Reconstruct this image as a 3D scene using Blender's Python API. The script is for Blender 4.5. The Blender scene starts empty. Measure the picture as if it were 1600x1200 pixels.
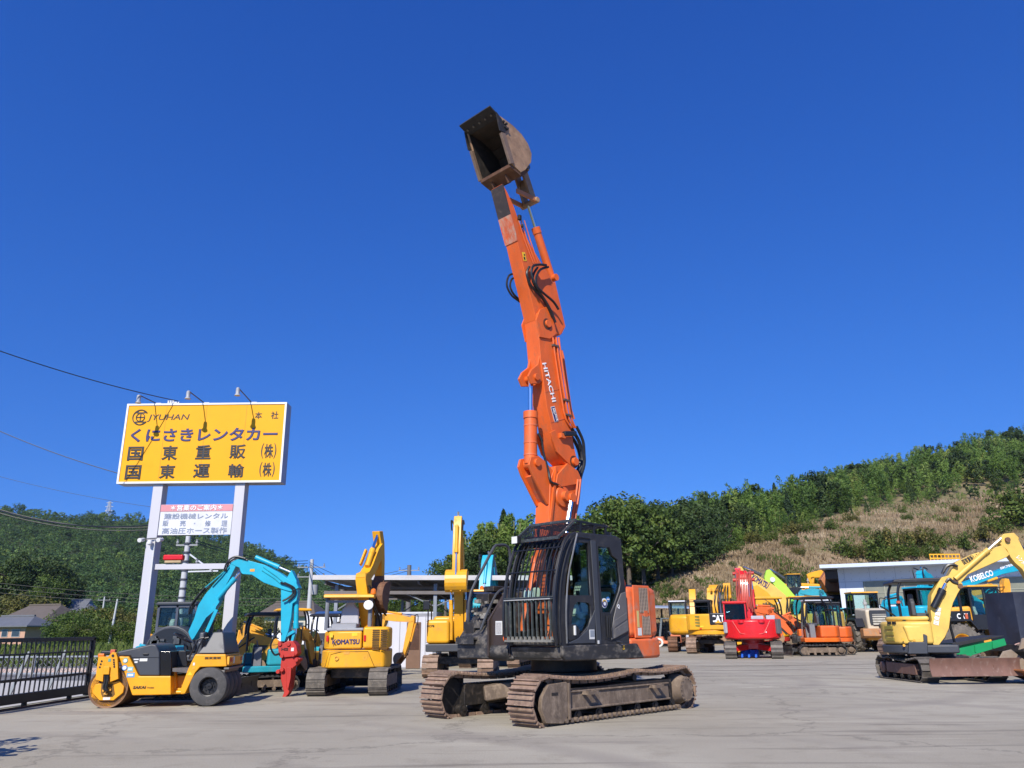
import bpy, bmesh, math, random
import numpy as np
from mathutils import Vector, Matrix
R = math.radians
random.seed(7)
rng = np.random.default_rng(11)
S = bpy.context.scene
COL = S.collection

# ------------------------------------------------------------------ camera
F_PX, PITCH, ROLL, CAM_H = 1240.0, R(17.25), R(-0.6), 1.3
cd = bpy.data.cameras.new('camera')
cd.sensor_width = 36.0
cd.lens = 36.0 * F_PX / 1600.0
cd.clip_start = 0.1
cd.clip_end = 6000
cam = bpy.data.objects.new('camera', cd)
COL.objects.link(cam)
S.camera = cam
cr, sr, cp, sp = math.cos(ROLL), math.sin(ROLL), math.cos(PITCH), math.sin(PITCH)
ax_r = Vector((1, 0, 0)); ax_u = Vector((0, -sp, cp)); ax_f = Vector((0, cp, sp))
c_r = ax_r * cr + ax_u * sr
c_u = ax_u * cr - ax_r * sr
m = Matrix.Identity(4)
for i in range(3):
    m[i][0], m[i][1], m[i][2] = c_r[i], c_u[i], -ax_f[i]
m[2][3] = CAM_H
cam.matrix_world = m

# ------------------------------------------------------------------ sky and sun
SUN_EL, SUN_AZ = 39.0, 16.0          # light travels towards +Y, 16 degrees to the right
W = bpy.data.worlds.new('World')
S.world = W
W.use_nodes = True
wn, wl = W.node_tree.nodes, W.node_tree.links
bg = wn['Background']
sky = wn.new('ShaderNodeTexSky')
sky.sky_type = 'NISHITA'
sky.sun_disc = False
sky.sun_elevation = R(SUN_EL)
sky.sun_rotation = R(180 + SUN_AZ)
sky.altitude = 300
sky.air_density = 1.0
sky.dust_density = 0.0
sky.ozone_density = 1.6
hs = wn.new('ShaderNodeHueSaturation')
hs.inputs['Saturation'].default_value = 1.22
hs.inputs['Value'].default_value = 1.0
geo = wn.new('ShaderNodeTexCoord')
lift = wn.new('ShaderNodeVectorMath'); lift.operation = 'MULTIPLY_ADD'
lift.inputs[1].default_value = (1, 1, 0.8); lift.inputs[2].default_value = (0, 0, 0.30)
wl.new(geo.outputs['Generated'], lift.inputs[0])
nrm = wn.new('ShaderNodeVectorMath'); nrm.operation = 'NORMALIZE'
wl.new(lift.outputs[0], nrm.inputs[0]); wl.new(nrm.outputs[0], sky.inputs['Vector'])
wl.new(sky.outputs[0], hs.inputs['Color'])
sep = wn.new('ShaderNodeSeparateColor'); com = wn.new('ShaderNodeCombineColor')
wl.new(hs.outputs[0], sep.inputs[0])
for ch, (gain, power) in enumerate(((0.97, 1.80), (0.93, 1.525), (1.69, 1.14))):      # deep clear-air blue
    pw = wn.new('ShaderNodeMath'); pw.operation = 'POWER'; pw.inputs[1].default_value = power
    gn = wn.new('ShaderNodeMath'); gn.operation = 'MULTIPLY'; gn.inputs[1].default_value = gain
    wl.new(sep.outputs[ch], pw.inputs[0]); wl.new(pw.outputs[0], gn.inputs[0]); wl.new(gn.outputs[0], com.inputs[ch])
wl.new(com.outputs[0], bg.inputs[0])
bg.inputs[1].default_value = 0.085
sd = bpy.data.lights.new('sun', 'SUN')
sd.energy = 5.0
sd.angle = R(0.53)
sd.color = (1.0, 0.935, 0.83)
sun = bpy.data.objects.new('sun', sd)
COL.objects.link(sun)
sdir = Vector((math.sin(R(SUN_AZ)) * math.cos(R(SUN_EL)), math.cos(R(SUN_AZ)) * math.cos(R(SUN_EL)), -math.sin(R(SUN_EL))))
sun.rotation_euler = sdir.to_track_quat('-Z', 'Y').to_euler()
sun.location = (-8, -20, 30)
S.view_settings.view_transform = 'Standard'
S.view_settings.look = 'None'
S.view_settings.exposure = 0.35
S.view_settings.gamma = 1.0
S.cycles.max_bounces = 6
S.cycles.transparent_max_bounces = 10

# ------------------------------------------------------------------ surveying: photo pixel -> place
def ray(px, py):
    dx, dy = px - 800, py - 600
    a = dx * cr + dy * sr
    b = -dx * sr + dy * cr
    return Vector((a / F_PX, cp + b / F_PX * sp, sp - b / F_PX * cp))
def ground(px, py, z=0.0):
    r = ray(px, py); t = (z - CAM_H) / r.z
    return Vector((r.x * t, r.y * t, z))
def aty(px, py, Y):
    r = ray(px, py) * (Y / ray(px, py).y)
    return Vector((r.x, r.y, r.z + CAM_H))
class Plane:
    """vertical plane along a machine's heading; OFF metres to its left. Gives local (x, z)."""
    def __init__(s, root, off=0.0):
        yaw = root.rotation_euler.z
        s.h = Vector((math.cos(yaw), math.sin(yaw), 0)); s.n = Vector((-s.h.y, s.h.x, 0))
        s.o = Vector((root.location.x, root.location.y, 0)) + s.n * off
        s.z0 = root.location.z
    def __call__(s, px, py):
        r = ray(px, py)
        t = s.o.dot(s.n) / r.dot(s.n)
        p = r * t
        return ((p - s.o).dot(s.h), p.z + CAM_H - s.z0)
    def poly(s, pts): return [s(*p) for p in pts]

# ------------------------------------------------------------------ materials
def nd(nt, t, **k):
    n = nt.nodes.new(t)
    for a, b in k.items():
        if a in n.inputs: n.inputs[a].default_value = b
        else: setattr(n, a, b)
    return n
MATS = {}
def mat(name, col, rough=0.5, metal=0.0, dirt=None, amt=0.4, scale=3.0, bump=0.0, var=0.12, spec=0.5, streak=1.0, fine=0.0, coat=0.0):
    """painted, rusty or stone surface: base colour, soft tone variation and dirt patches of their own shape"""
    if name in MATS: return MATS[name]
    m = bpy.data.materials.new(name); m.use_nodes = True
    nt = m.node_tree; L = nt.links; b = nt.nodes['Principled BSDF']
    b.inputs['Roughness'].default_value = rough; b.inputs['Metallic'].default_value = metal
    b.inputs['Specular IOR Level'].default_value = spec
    b.inputs['Coat Weight'].default_value = coat
    tc = nd(nt, 'ShaderNodeTexCoord'); mp = nd(nt, 'ShaderNodeMapping')
    mp.inputs['Scale'].default_value = (1, 1, 1 / streak)
    L.new(tc.outputs['Object'], mp.inputs[0])
    n1 = nd(nt, 'ShaderNodeTexNoise', Scale=scale, Detail=6.0, Roughness=0.62)
    L.new(mp.outputs[0], n1.inputs['Vector'])
    r1 = nd(nt, 'ShaderNodeMapRange'); r1.inputs[1].default_value = 0.3; r1.inputs[2].default_value = 0.7
    r1.inputs[3].default_value = 1 - var; r1.inputs[4].default_value = 1 + var
    L.new(n1.outputs['Fac'], r1.inputs[0])
    mul = nd(nt, 'ShaderNodeMix', data_type='RGBA', blend_type='MULTIPLY'); mul.inputs[0].default_value = 1
    mul.inputs[6].default_value = (*col, 1); L.new(r1.outputs[0], mul.inputs[7])
    out = mul.outputs[2]
    if dirt:
        n2 = nd(nt, 'ShaderNodeTexNoise', Scale=scale * 2.3, Detail=8.0, Roughness=0.7)
        L.new(mp.outputs[0], n2.inputs['Vector'])
        r2 = nd(nt, 'ShaderNodeMapRange'); r2.inputs[1].default_value = 0.62 - 0.25 * amt; r2.inputs[2].default_value = 0.78 - 0.15 * amt
        r2.inputs[4].default_value = min(1.0, 0.35 + amt)
        L.new(n2.outputs['Fac'], r2.inputs[0])
        mx = nd(nt, 'ShaderNodeMix', data_type='RGBA'); L.new(r2.outputs[0], mx.inputs[0])
        L.new(out, mx.inputs[6]); mx.inputs[7].default_value = (*dirt, 1); out = mx.outputs[2]
        rr = nd(nt, 'ShaderNodeMix', data_type='FLOAT'); L.new(r2.outputs[0], rr.inputs[0])
        rr.inputs[2].default_value = rough; rr.inputs[3].default_value = 0.85
        L.new(rr.outputs[0], b.inputs['Roughness'])
    L.new(out, b.inputs['Base Color'])
    if bump:
        n3 = nd(nt, 'ShaderNodeTexNoise', Scale=scale * 8, Detail=5.0, Roughness=0.65)
        L.new(tc.outputs['Object'], n3.inputs['Vector'])
        bp = nd(nt, 'ShaderNodeBump', Strength=bump, Distance=0.02); L.new(n3.outputs['Fac'], bp.inputs['Height'])
        L.new(bp.outputs[0], b.inputs['Normal'])
    MATS[name] = m
    return m
def glass(name, tint=(0.55, 0.7, 0.66), refl=0.12):
    if name in MATS: return MATS[name]
    m = bpy.data.materials.new(name); m.use_nodes = True; nt = m.node_tree; L = nt.links
    nt.nodes.remove(nt.nodes['Principled BSDF'])
    tr = nd(nt, 'ShaderNodeBsdfTransparent'); tr.inputs[0].default_value = (*tint, 1)
    gl = nd(nt, 'ShaderNodeBsdfGlossy'); gl.inputs['Roughness'].default_value = 0.02; gl.inputs[0].default_value = (0.9, 0.95, 1, 1)
    fr = nd(nt, 'ShaderNodeFresnel'); fr.inputs[0].default_value = 1.22
    ad = nd(nt, 'ShaderNodeMath', operation='ADD'); ad.inputs[1].default_value = refl * 0.08; L.new(fr.outputs[0], ad.inputs[0])
    mx = nd(nt, 'ShaderNodeMixShader'); L.new(ad.outputs[0], mx.inputs[0]); L.new(tr.outputs[0], mx.inputs[1]); L.new(gl.outputs[0], mx.inputs[2])
    L.new(mx.outputs[0], nt.nodes['Material Output'].inputs[0])
    MATS[name] = m
    return m
DUST = (0.30, 0.25, 0.19)
OR = mat('orange_paint', (0.66, 0.112, 0.014), 0.46, dirt=(0.40, 0.115, 0.045), amt=0.45, scale=3.0, var=0.16, bump=0.08, streak=1.8)
ORD = mat('faded_orange_paint', (0.66, 0.13, 0.035), 0.5, dirt=(0.36, 0.25, 0.19), amt=0.43, scale=2.0, var=0.18)
ORW = mat('worn_orange_paint', (0.62, 0.11, 0.03), 0.55, dirt=(0.45, 0.36, 0.27), amt=0.75, scale=3.0, var=0.2, streak=2.5)
YE = mat('yellow_paint', (0.70, 0.335, 0.012), 0.42, dirt=(0.36, 0.20, 0.05), amt=0.30, scale=1.8, var=0.12)
YP = mat('pale_yellow_paint', (0.66, 0.43, 0.085), 0.48, dirt=(0.40, 0.27, 0.09), amt=0.32, scale=2.0, var=0.13)
YR = mat('roller_yellow_paint', (0.74, 0.32, 0.006), 0.40, dirt=(0.36, 0.17, 0.03), amt=0.28, scale=2.0, var=0.11)
YC = mat('ochre_yellow_paint', (0.72, 0.34, 0.03), 0.45, dirt=(0.33, 0.22, 0.10), amt=0.33, scale=1.5, var=0.16)
CY = mat('cyan_paint', (0.010, 0.335, 0.47), 0.38, dirt=(0.04, 0.20, 0.26), amt=0.20, scale=2.2, var=0.13)
TE = mat('teal_paint', (0.02, 0.30, 0.38), 0.42, dirt=(0.10, 0.16, 0.16), amt=0.28, scale=2.2, var=0.16)
RD = mat('red_paint', (0.58, 0.012, 0.014), 0.32, dirt=(0.25, 0.02, 0.02), amt=0.16, scale=1.5, var=0.12, coat=0.2)
RDA = mat('attachment_red_paint', (0.42, 0.025, 0.016), 0.5, dirt=(0.22, 0.03, 0.02), amt=0.2, scale=2.5, var=0.1)
LG = mat('lime_green_paint', (0.42, 0.68, 0.06), 0.42, dirt=(0.25, 0.35, 0.06), amt=0.20, scale=1.4, var=0.12)
GN = mat('green_paint', (0.008, 0.25, 0.08), 0.42, dirt=(0.04, 0.14, 0.06), amt=0.23, scale=2.0, var=0.16)
BL = mat('blue_paint', (0.02, 0.10, 0.50), 0.4, var=0.08)
BK = mat('black_paint', (0.018, 0.018, 0.02), 0.42, dirt=(0.11, 0.095, 0.08), amt=0.22, scale=2.2, var=0.25)
BKD = mat('dusty_black_paint', (0.025, 0.024, 0.024), 0.5, dirt=(0.19, 0.165, 0.135), amt=0.55, scale=2.0, var=0.3, bump=0.05, streak=0.6)
BKN = mat('clean_black_paint', (0.012, 0.012, 0.014), 0.35, var=0.15)
BRB = mat('brown_black_paint', (0.040, 0.027, 0.022), 0.5, dirt=(0.14, 0.11, 0.09), amt=0.25, scale=2.0, var=0.2)
GYP = mat('grey_panel', (0.115, 0.108, 0.105), 0.5, dirt=(0.22, 0.2, 0.18), amt=0.2, scale=2.4, var=0.1)
GYD = mat('dark_grey_plastic', (0.042, 0.046, 0.055), 0.48, dirt=(0.12, 0.11, 0.10), amt=0.18, scale=2.4, var=0.12)
GYL = mat('light_grey_paint', (0.50, 0.52, 0.56), 0.5, dirt=(0.30, 0.29, 0.27), amt=0.15, scale=1.2, var=0.05)
WH = mat('white_paint', (0.66, 0.67, 0.68), 0.45, dirt=(0.5, 0.47, 0.42), amt=0.1, scale=1.2, var=0.04)
WHT = mat('white_lettering', (0.80, 0.80, 0.80), 0.5, var=0.03)
SEATG = mat('grey_seat_vinyl', (0.33, 0.335, 0.35), 0.6, var=0.06)
SEATB = mat('beige_seat_cloth', (0.36, 0.40, 0.33), 0.75, var=0.08)
STEEL = mat('bare_track_steel', (0.235, 0.155, 0.110), 0.6, 0.1, dirt=(0.36, 0.26, 0.18), amt=0.55, scale=5.0, var=0.35, bump=0.35)
STEELD = mat('dark_track_steel', (0.105, 0.092, 0.080), 0.55, 0.2, dirt=(0.20, 0.17, 0.14), amt=0.4, scale=5.0, var=0.3, bump=0.25)
MUD = mat('mud_caked_steel', (0.135, 0.098, 0.070), 0.8, 0.0, dirt=(0.29, 0.22, 0.16), amt=0.55, scale=3.4, var=0.3, bump=0.3, streak=1.8)
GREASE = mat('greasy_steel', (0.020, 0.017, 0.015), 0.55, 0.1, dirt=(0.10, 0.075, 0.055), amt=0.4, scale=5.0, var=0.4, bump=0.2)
RUST = mat('rusty_brown_steel', (0.125, 0.058, 0.030), 0.7, 0.1, dirt=(0.24, 0.135, 0.075), amt=0.45, scale=3.2, var=0.35, bump=0.25)
RUSTP = mat('rusty_blade_steel', (0.165, 0.085, 0.062), 0.6, 0.1, dirt=(0.36, 0.28, 0.23), amt=0.3, scale=4.0, var=0.2, bump=0.1, streak=2.0)
BUCK = mat('worn_bucket_steel', (0.30, 0.18, 0.10), 0.55, 0.1, dirt=(0.40, 0.26, 0.16), amt=0.45, scale=4.5, var=0.35, bump=0.15)
BUCKP = mat('pale_bucket_steel', (0.30, 0.235, 0.175), 0.6, 0.2, dirt=(0.20, 0.12, 0.07), amt=0.4, scale=4.0, var=0.2, bump=0.1)
PRIM = mat('orange_primer_steel', (0.42, 0.155, 0.06), 0.55, 0.05, dirt=(0.30, 0.12, 0.06), amt=0.3, scale=2.0, var=0.15)
CHROME = mat('chromed_rod', (0.70, 0.72, 0.76), 0.14, 1.0, var=0.03)
RUB = mat('black_rubber', (0.022, 0.021, 0.021), 0.65, dirt=(0.085, 0.075, 0.065), amt=0.3, scale=4.0, var=0.25, bump=0.15)
RUBD = mat('dusty_rubber', (0.105, 0.092, 0.078), 0.85, dirt=(0.21, 0.18, 0.145), amt=0.5, scale=4.0, var=0.3, bump=0.3)
TYRE = mat('tyre_rubber', (0.055, 0.053, 0.052), 0.75, dirt=(0.14, 0.13, 0.12), amt=0.4, scale=4.0, var=0.25, bump=0.1)
HOSE = mat('black_hose', (0.013, 0.013, 0.013), 0.4, dirt=(0.07, 0.06, 0.05), amt=0.2, scale=6.0, var=0.3)
AMBER = mat('amber_lens', (0.70, 0.16, 0.01), 0.25, var=0.03)
REDL = mat('red_lens', (0.55, 0.012, 0.012), 0.2, var=0.03)
LENS = mat('clear_lamp_lens', (0.62, 0.62, 0.58), 0.15, var=0.05)
INK = mat('black_lettering', (0.02, 0.018, 0.02), 0.5, var=0.05)
NAVY = mat('navy_lettering', (0.022, 0.022, 0.12), 0.5, var=0.05)
PALE = mat('white_decal', (0.62, 0.62, 0.60), 0.5, dirt=(0.3, 0.29, 0.27), amt=0.2, scale=9, var=0.06)
YDEC = mat('yellow_decal', (0.74, 0.44, 0.02), 0.5, dirt=(0.2, 0.12, 0.03), amt=0.2, scale=9, var=0.06)
BDEC = mat('blue_decal', (0.03, 0.16, 0.42), 0.5, var=0.06)
GLASS = glass('cab_glass', (0.80, 0.90, 0.86))
GLASSD = glass('dark_cab_glass', (0.22, 0.29, 0.32))
# ------------------------------------------------------------------ mesh helpers
def align(d):
    d = Vector(d).normalized()
    return d.to_track_quat('Z', 'Y').to_matrix()
class MB:
    def __init__(s): s.v, s.f = [], []
    def add(s, vs, fs):
        o = len(s.v); s.v += [tuple(v) for v in vs]; s.f += [tuple(i + o for i in f) for f in fs]; return s
    def box(s, c, d, rot=None):
        c = Vector(c); x, y, z = d[0] / 2, d[1] / 2, d[2] / 2
        vs = [Vector((a, b, e)) for a in (-x, x) for b in (-y, y) for e in (-z, z)]
        if rot is not None: vs = [rot @ v for v in vs]
        return s.add([v + c for v in vs], [(0, 1, 3, 2), (4, 6, 7, 5), (0, 4, 5, 1), (2, 3, 7, 6), (0, 2, 6, 4), (1, 5, 7, 3)])
    def bar(s, p0, p1, w, h=None, up=(0, 0, 1)):
        p0, p1 = Vector(p0), Vector(p1); h = h or w
        d = (p1 - p0); l = d.length
        if l < 1e-6: return s
        z = d / l; u = Vector(up)
        if abs(u.dot(z)) > 0.98: u = Vector((1, 0, 0))
        x = u.cross(z).normalized(); y = z.cross(x)
        rot = Matrix((x, y, z)).transposed()
        return s.box((p0 + p1) / 2, (w, h, l), rot)
    def prism(s, poly, y0, y1):
        """poly of (x, z), from y0 to y1"""
        n = len(poly)
        vs = [(p[0], y0, p[1]) for p in poly] + [(p[0], y1, p[1]) for p in poly]
        return s.add(vs, [tuple(range(n)), tuple(range(2 * n - 1, n - 1, -1))] + [(i, (i + 1) % n, n + (i + 1) % n, n + i) for i in range(n)])
    def prismz(s, poly, z0, z1):
        n = len(poly)
        vs = [(p[0], p[1], z0) for p in poly] + [(p[0], p[1], z1) for p in poly]
        return s.add(vs, [tuple(range(n)), tuple(range(2 * n - 1, n - 1, -1))] + [(i, (i + 1) % n, n + (i + 1) % n, n + i) for i in range(n)])
    def prismx(s, poly, x0, x1):
        n = len(poly)
        vs = [(x0, p[0], p[1]) for p in poly] + [(x1, p[0], p[1]) for p in poly]
        return s.add(vs, [tuple(range(n)), tuple(range(2 * n - 1, n - 1, -1))] + [(i, (i + 1) % n, n + (i + 1) % n, n + i) for i in range(n)])
    def cyl(s, p0, p1, r0, r1=None, n=14):
        p0, p1 = Vector(p0), Vector(p1); r1 = r0 if r1 is None else r1
        M = align(p1 - p0)
        ring = [Vector((math.cos(2 * math.pi * i / n), math.sin(2 * math.pi * i / n), 0)) for i in range(n)]
        vs = [p0 + M @ (q * r0) for q in ring] + [p1 + M @ (q * r1) for q in ring]
        return s.add(vs, [tuple(range(n))[::-1], tuple(range(n, 2 * n))] + [(i, (i + 1) % n, n + (i + 1) % n, n + i) for i in range(n)])
    def lathe(s, c, axis, prof, n=20, cap=True):
        """prof: (radius, along) pairs turned round AXIS through C"""
        c = Vector(c); M = align(axis); vs, fs = [], []
        for r, a in prof:
            for i in range(n):
                t = 2 * math.pi * i / n
                vs.append(c + M @ Vector((r * math.cos(t), r * math.sin(t), a)))
        for k in range(len(prof) - 1):
            for i in range(n):
                j = (i + 1) % n
                fs.append((k * n + i, k * n + j, (k + 1) * n + j, (k + 1) * n + i))
        if cap: fs += [tuple(range(n))[::-1], tuple(range((len(prof) - 1) * n, len(prof) * n))]
        return s.add(vs, fs)
    def tube(s, pts, r, n=8, smooth=3):
        P = [Vector(p) for p in pts]
        if smooth and len(P) > 2:
            Q = []
            for i in range(len(P) - 1):
                a, b, c, d = P[max(i - 1, 0)], P[i], P[i + 1], P[min(i + 2, len(P) - 1)]
                for k in range(smooth):
                    t = k / smooth
                    Q.append(0.5 * ((2 * b) + (c - a) * t + (2 * a - 5 * b + 4 * c - d) * t * t + (3 * b - a - 3 * c + d) * t ** 3))
            P = Q + [P[-1]]
        vs, fs = [], []
        nrm = None
        for i, p in enumerate(P):
            d = (P[min(i + 1, len(P) - 1)] - P[max(i - 1, 0)]).normalized()
            if nrm is None: nrm = d.orthogonal().normalized()
            else: nrm = (nrm - d * nrm.dot(d)).normalized()
            b = d.cross(nrm)
            for k in range(n):
                t = 2 * math.pi * k / n
                vs.append(p + (nrm * math.cos(t) + b * math.sin(t)) * r)
        for i in range(len(P) - 1):
            for k in range(n):
                j = (k + 1) % n
                fs.append((i * n + k, i * n + j, (i + 1) * n + j, (i + 1) * n + k))
        fs += [tuple(range(n))[::-1], tuple(range((len(P) - 1) * n, len(P) * n))]
        return s.add(vs, fs)
    def build(s, name, material, parent=None, bevel=0.0, seg=1, angle=35):
        me = bpy.data.meshes.new(name)
        me.from_pydata(s.v, [], s.f)
        bm = bmesh.new(); bm.from_mesh(me)
        bmesh.ops.recalc_face_normals(bm, faces=bm.faces)
        bm.to_mesh(me); bm.free()
        me.polygons.foreach_set('use_smooth', [True] * len(me.polygons))
        me.set_sharp_from_angle(angle=R(angle))
        me.materials.append(material)
        o = bpy.data.objects.new(name, me); COL.objects.link(o)
        if parent: o.parent = parent
        if bevel:
            b = o.modifiers.new('bevel', 'BEVEL'); b.width = bevel; b.segments = seg; b.limit_method = 'ANGLE'; b.angle_limit = R(40)
            b.harden_normals = True
        return o
def tag(o, label=None, cat=None, group=None, kind=None):
    if label: o['label'] = label
    if cat: o['category'] = cat
    if group: o['group'] = group
    if kind: o['kind'] = kind
    return o
def thing(name, label, cat, loc=(0, 0, 0), yaw=0.0, group=None):
    o = bpy.data.objects.new(name, None); COL.objects.link(o)
    o.empty_display_size = 0.2
    o.location = loc; o.rotation_euler = (0, 0, R(yaw))
    return tag(o, label, cat, group)
def copy_tree(o, parent=None, label=None, loc=None, yaw=None, scale=None):
    c = o.copy(); COL.objects.link(c); c.parent = parent
    if label: c['label'] = label
    if loc is not None: c.location = loc
    if yaw is not None: c.rotation_euler = (0, 0, yaw)
    if scale is not None: c.scale = scale
    for ch in list(o.children): copy_tree(ch, c)
    return c
def box(name, c, d, m, parent=None, bevel=0.0, rot=None): return MB().box(c, d, rot).build(name, m, parent, bevel)
def plate(name, poly, y0, y1, m, parent=None, bevel=0.0): return MB().prism(poly, y0, y1).build(name, m, parent, bevel)
def cutplate(name, outline, holes, y, th, m, parent=None, bevel=0.006):
    """flat plate in the (x, z) plane with holes, centred on Y"""
    c = bpy.data.curves.new(name, 'CURVE'); c.dimensions = '2D'; c.fill_mode = 'BOTH'; c.extrude = th / 2
    c.bevel_depth = 0
    for loop in [outline] + holes:
        sp_ = c.splines.new('POLY'); sp_.points.add(len(loop) - 1); sp_.use_cyclic_u = True
        for p, q in zip(sp_.points, loop): p.co = (q[0], q[1], 0, 1)
    t = bpy.data.objects.new('tmp', c); COL.objects.link(t)
    dg = bpy.context.evaluated_depsgraph_get(); dg.update()
    me = bpy.data.meshes.new_from_object(t.evaluated_get(dg)); bpy.data.objects.remove(t); bpy.data.curves.remove(c)
    for v in me.vertices: v.co = (v.co.x, y - v.co.z, v.co.y)
    bm = bmesh.new(); bm.from_mesh(me); bmesh.ops.remove_doubles(bm, verts=bm.verts, dist=1e-5)
    bmesh.ops.recalc_face_normals(bm, faces=bm.faces); bm.to_mesh(me); bm.free()
    me.name = name; me.materials.clear(); me.materials.append(m)
    o = bpy.data.objects.new(name, me); COL.objects.link(o)
    if parent: o.parent = parent
    return o
_TX = {}
def text(parent, s, m, p0, ux, uy, w, h, bold=0.014, name='lettering', slant=0.0):
    """lettering of the given words laid on a surface, fitted to w x h from its lower left corner p0"""
    key = (s, bold, slant)
    if key not in _TX:
        c = bpy.data.curves.new('txt', 'FONT'); c.body = s; c.size = 1; c.bevel_depth = bold; c.bevel_resolution = 0; c.resolution_u = 3
        c.shear = slant
        t = bpy.data.objects.new('tmp', c); COL.objects.link(t)
        dg = bpy.context.evaluated_depsgraph_get(); dg.update()
        me = bpy.data.meshes.new_from_object(t.evaluated_get(dg)); bpy.data.objects.remove(t); bpy.data.curves.remove(c)
        co = np.empty(len(me.vertices) * 3); me.vertices.foreach_get('co', co); _TX[key] = (me, co.reshape(-1, 3))
    me, co = _TX[key]
    me = me.copy(); me.name = name
    lo, hi = co.min(0), co.max(0)
    q = (co - lo) / np.maximum(hi - lo, 1e-6)
    ux, uy = np.array(Vector(ux).normalized()), np.array(Vector(uy).normalized()); n = np.cross(ux, uy)
    P = np.array(p0)[None] + q[:, :1] * w * ux + q[:, 1:2] * h * uy + (q[:, 2:] * 0.003 + 0.004) * n
    me.vertices.foreach_set('co', P.astype(np.float32).ravel()); me.update()
    me.materials.clear(); me.materials.append(m)
    o = bpy.data.objects.new(name, me); COL.objects.link(o)
    if parent: o.parent = parent
    return o
def decal(parent, m, c, ux, uy, w, h, name='sticker', th=0.004, round_=False):
    ux, uy = Vector(ux).normalized(), Vector(uy).normalized(); n = ux.cross(uy); c = Vector(c)
    if round_:
        return MB().lathe(c, n, [(w / 2, 0), (w / 2, th)], 18).build(name, m, parent)
    rot = Matrix((ux, uy, n)).transposed()
    return MB().box(c + n * th / 2, (w, h, th), rot).build(name, m, parent)
def hydraulic(parent, p0, p1, r, m, frac=0.6, rod=0.5, name='hydraulic_cylinder', eye=True):
    p0, p1 = Vector(p0), Vector(p1); d = p1 - p0
    q = p0 + d * frac
    b = MB().cyl(p0, q, r, n=14); b.cyl(q - d.normalized() * 0.12, q + d.normalized() * 0.004, r * 1.12, n=14)
    o = b.build(name, m, parent)
    MB().cyl(q, p1, r * rod, n=10).build('piston_rod', CHROME, o)
    return o
def pin(mb, x, z, y0, y1, r, n=14): return mb.cyl((x, y0, z), (x, y1, z), r, n=n)
def np_mesh(name, V, Fq, m, parent=None, tint=None, smooth=False):
    me = bpy.data.meshes.new(name); k = Fq.shape[1]
    me.vertices.add(len(V)); me.vertices.foreach_set('co', V.astype(np.float32).ravel())
    me.loops.add(Fq.size); me.loops.foreach_set('vertex_index', Fq.astype(np.int32).ravel())
    me.polygons.add(len(Fq)); me.polygons.foreach_set('loop_start', np.arange(0, Fq.size, k, dtype=np.int32))
    me.update(calc_edges=True)
    if tint is not None:
        a = me.attributes.new('tint', 'FLOAT', 'FACE'); a.data.foreach_set('value', tint.astype(np.float32))
    if smooth: me.polygons.foreach_set('use_smooth', [True] * len(Fq))
    me.materials.append(m)
    o = bpy.data.objects.new(name, me); COL.objects.link(o)
    if parent: o.parent = parent
    return o
def arc(cx, cz, r, a0, a1, n): return [(cx + r * math.cos(R(a0 + (a1 - a0) * i / n)), cz + r * math.sin(R(a0 + (a1 - a0) * i / n))) for i in range(n + 1)]

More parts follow.
